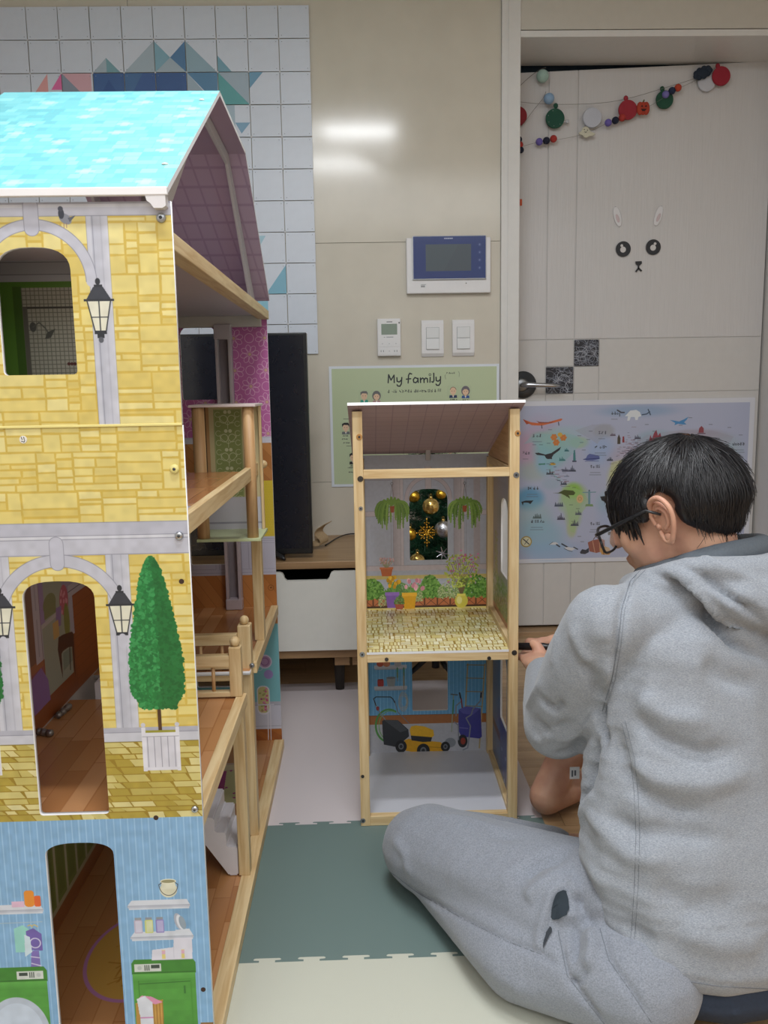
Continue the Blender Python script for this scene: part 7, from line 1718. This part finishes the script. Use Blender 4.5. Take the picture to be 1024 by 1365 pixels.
# ---- hair
def ell_dir(d): return H(d.x*.078, -.012+d.y*.096, .018+d.z*.088)
def hairy(d):
    a, b, c = d.x, d.y, d.z
    if abs(a) > .55 and -.32 < b < .17 and c < .30-.35*max(0, -b): return False
    if b < -.62: return c > -.78
    if b < .02: return c > -.10+(b+.10)*1.30 if b < -.10 else c > -.10
    if b < .30: return c > -.02
    if b < .62: return c > -.12
    return c > .15
rg = random.Random(77); fl = Flesh(); NP = 1300
def fib(i, n): z = 1-2*(i+.5)/n; r_ = math.sqrt(1-z*z); a = i*2.399963; return Vector((r_*math.cos(a), r_*math.sin(a), z))
for i in range(NP):
    d = fib(i, NP)
    if hairy(d):
        r_ = .0085 if d.z < -.3 else .0115
        if d.y < -.2 and d.z > -.3: r_ = .014
        p = ell_dir(d); n = (p-H(0, -.012, .02)).normalized(); fl.e(p+n*(.002 if d.z > -.2 else -.001), r_, None, 10, 6)
hair_me = fl.mesh(.0050, 4)
hm, ht, hb = nt('black_hair'); hb.inputs['Base Color'].default_value = lin('17161a'); hb.inputs['Roughness'].default_value = .38; hb.inputs['Specular IOR Level'].default_value = .45
hbv2 = bvh_of(hair_me)
hair = link('hair', hair_me, hm, person, True)
vs, fs = [], []
crown = Vector((.10, -.50, .86)).normalized()
def strand(d, L, w_, lift0=.001, flare=.0):
    p = ell_dir(d); path = []; c0 = H(0, -.012, .02)
    t_ = (d-crown*d.dot(crown)); t_ = t_.normalized() if t_.length > .05 else Vector((rg.random()-.5, rg.random()-.5, 0)).normalized()
    t_ = (t_+Vector((rg.uniform(-.3, .3), rg.uniform(-.3, .3), -.55))).normalized()
    cur = d.copy(); n = 7
    for k in range(n+1):
        e_ = ell_dir(cur); r_ = (e_-c0).normalized(); h = hbv2.ray_cast(c0+r_*.25, -r_)
        q = h[0] if h[0] is not None else e_+r_*.014
        if (q-e_).length > .035: q = e_+r_*.016
        path.append(q+r_*(lift0+flare*(k/n)**2))
        tt = (t_-cur*t_.dot(cur)); tt = tt.normalized() if tt.length > 1e-4 else tt
        nx_ = (cur+tt*(L/n/.092)).normalized()
        if not hairy(nx_) and k > 0 and rg.random() < .8: n = k; break
        cur = nx_
    if n < 2: return
    base = len(vs)
    for k, q in enumerate(path[:n+1]):
        dd = (path[min(k+1, n)]-path[max(k-1, 0)]).normalized(); r_ = (q-c0).normalized(); s_ = dd.cross(r_).normalized()*w_*(1-(k/n)**2*.85)
        vs.extend([q-s_, q+r_*w_*.7, q+s_])
    for k in range(n):
        a = base+3*k; fs.extend([(a, a+1, a+4, a+3), (a+1, a+2, a+5, a+4)])
cnt = 0
while cnt < 5200:
    d = Vector((rg.gauss(0, 1), rg.gauss(0, 1), rg.gauss(0, 1))).normalized()
    if not hairy(d) or d.z < -.55: continue
    strand(d, rg.uniform(.025, .075), rg.uniform(.0004, .0011), rg.uniform(.0003, .0035), rg.choice((0, 0, .002, .006))); cnt += 1
sm = bpy.data.meshes.new('hair_strands'); sm.from_pydata([tuple(v) for v in vs], [], fs); link('hair_strands', sm, hm, hair, True, kind='stuff')
# fringe locks hanging in front of the ear and over the brow
mb = MB()
for i in range(46):
    u = i/45; p0 = H(.060-.030*u, .030+.050*u, .062+.004*u); L = rg.uniform(.072, .098)-(.022*u)
    n_ = Vector((0, 0, -1)); dr = (-HU*.9+HF*rg.uniform(-.05, .18)+HLft*rg.uniform(-.02, .10)).normalized()
    pth = [p0+HLft*.008, p0+dr*L*.35+HLft*.014, p0+dr*L*.7+HLft*.013, p0+dr*L+HLft*rg.uniform(.004, .010)]
    mb.tube(smoothp(pth, 3), [.0042, .0042, .0040, .0038, .0034, .0030, .0026, .0020, .0013, .0006], 5)
mb.build('fringe', hm, hair, True)
# ---- glasses
gl = MB(); fmb = mat('1d1e21', .35, name='black_acetate'); 
hinge = H(.078, .100, .004); earp = H(.0900, .006, .018)
g_ = MB().tube([earp-HF*.02-HU*.012, earp, earp.lerp(hinge, .5)+HLft*.003, hinge, hinge+HF*.006-HLft*.008], [.002, .0026, .0030, .0032, .0030], 8); glasses = g_.build('glasses', fmb, person, True)
hr, er_ = H(-.069, .098, .006), H(-.0845, .006, .020)
MB().tube([er_-HF*.02-HU*.012, er_, hr, hr+HF*.006+HLft*.008], .0028, 8).build('temple_arm', fmb, glasses, True)
for sg in (-1, 1):
    c = H(sg*.035, .110, -.008); ring = [c+HLft*(.030*math.copysign(abs(math.cos(a))**.7, math.cos(a)))+HU*(.022*math.copysign(abs(math.sin(a))**.8, math.sin(a)))-HF*abs(math.cos(a))**2*.005 for a in [2*PI*k/28 for k in range(29)]]
    MB().tube(ring, .0022, 6).build('rim', fmb, glasses, True)
    mb = MB(); ctr = mb.bm.verts.new(c); vv = [mb.bm.verts.new(p) for p in ring[:-1]]
    for k in range(28): mb.bm.faces.new((ctr, vv[k], vv[(k+1) % 28]))
    mb.build('lens', mat('dfe6e8', .05, name='lens_glass', alpha=.28, spec=.8), glasses)
MB().tube([H(.008, .114, -.002), H(0, .117, 0), H(-.008, .114, -.002)], .002, 6).build('bridge', fmb, glasses, True)
# ---- the tool in the hands
t = thing('hand_tool', (ROD0+ROD1)/2, 'black rod-shaped hand tool held in both hands beside the toy shed', 'tool')
MB().tube([ROD0, ROD0.lerp(ROD1, .5), ROD0.lerp(ROD1, .55), ROD1+rd*.02], [.0082, .0085, .0070, .0065], 12).build('handle', BLACK, t, True)
MB().tube([ROD1+rd*.015, ROD1+rd*.10], .003, 8).build('shaft', CHROME, t, True)
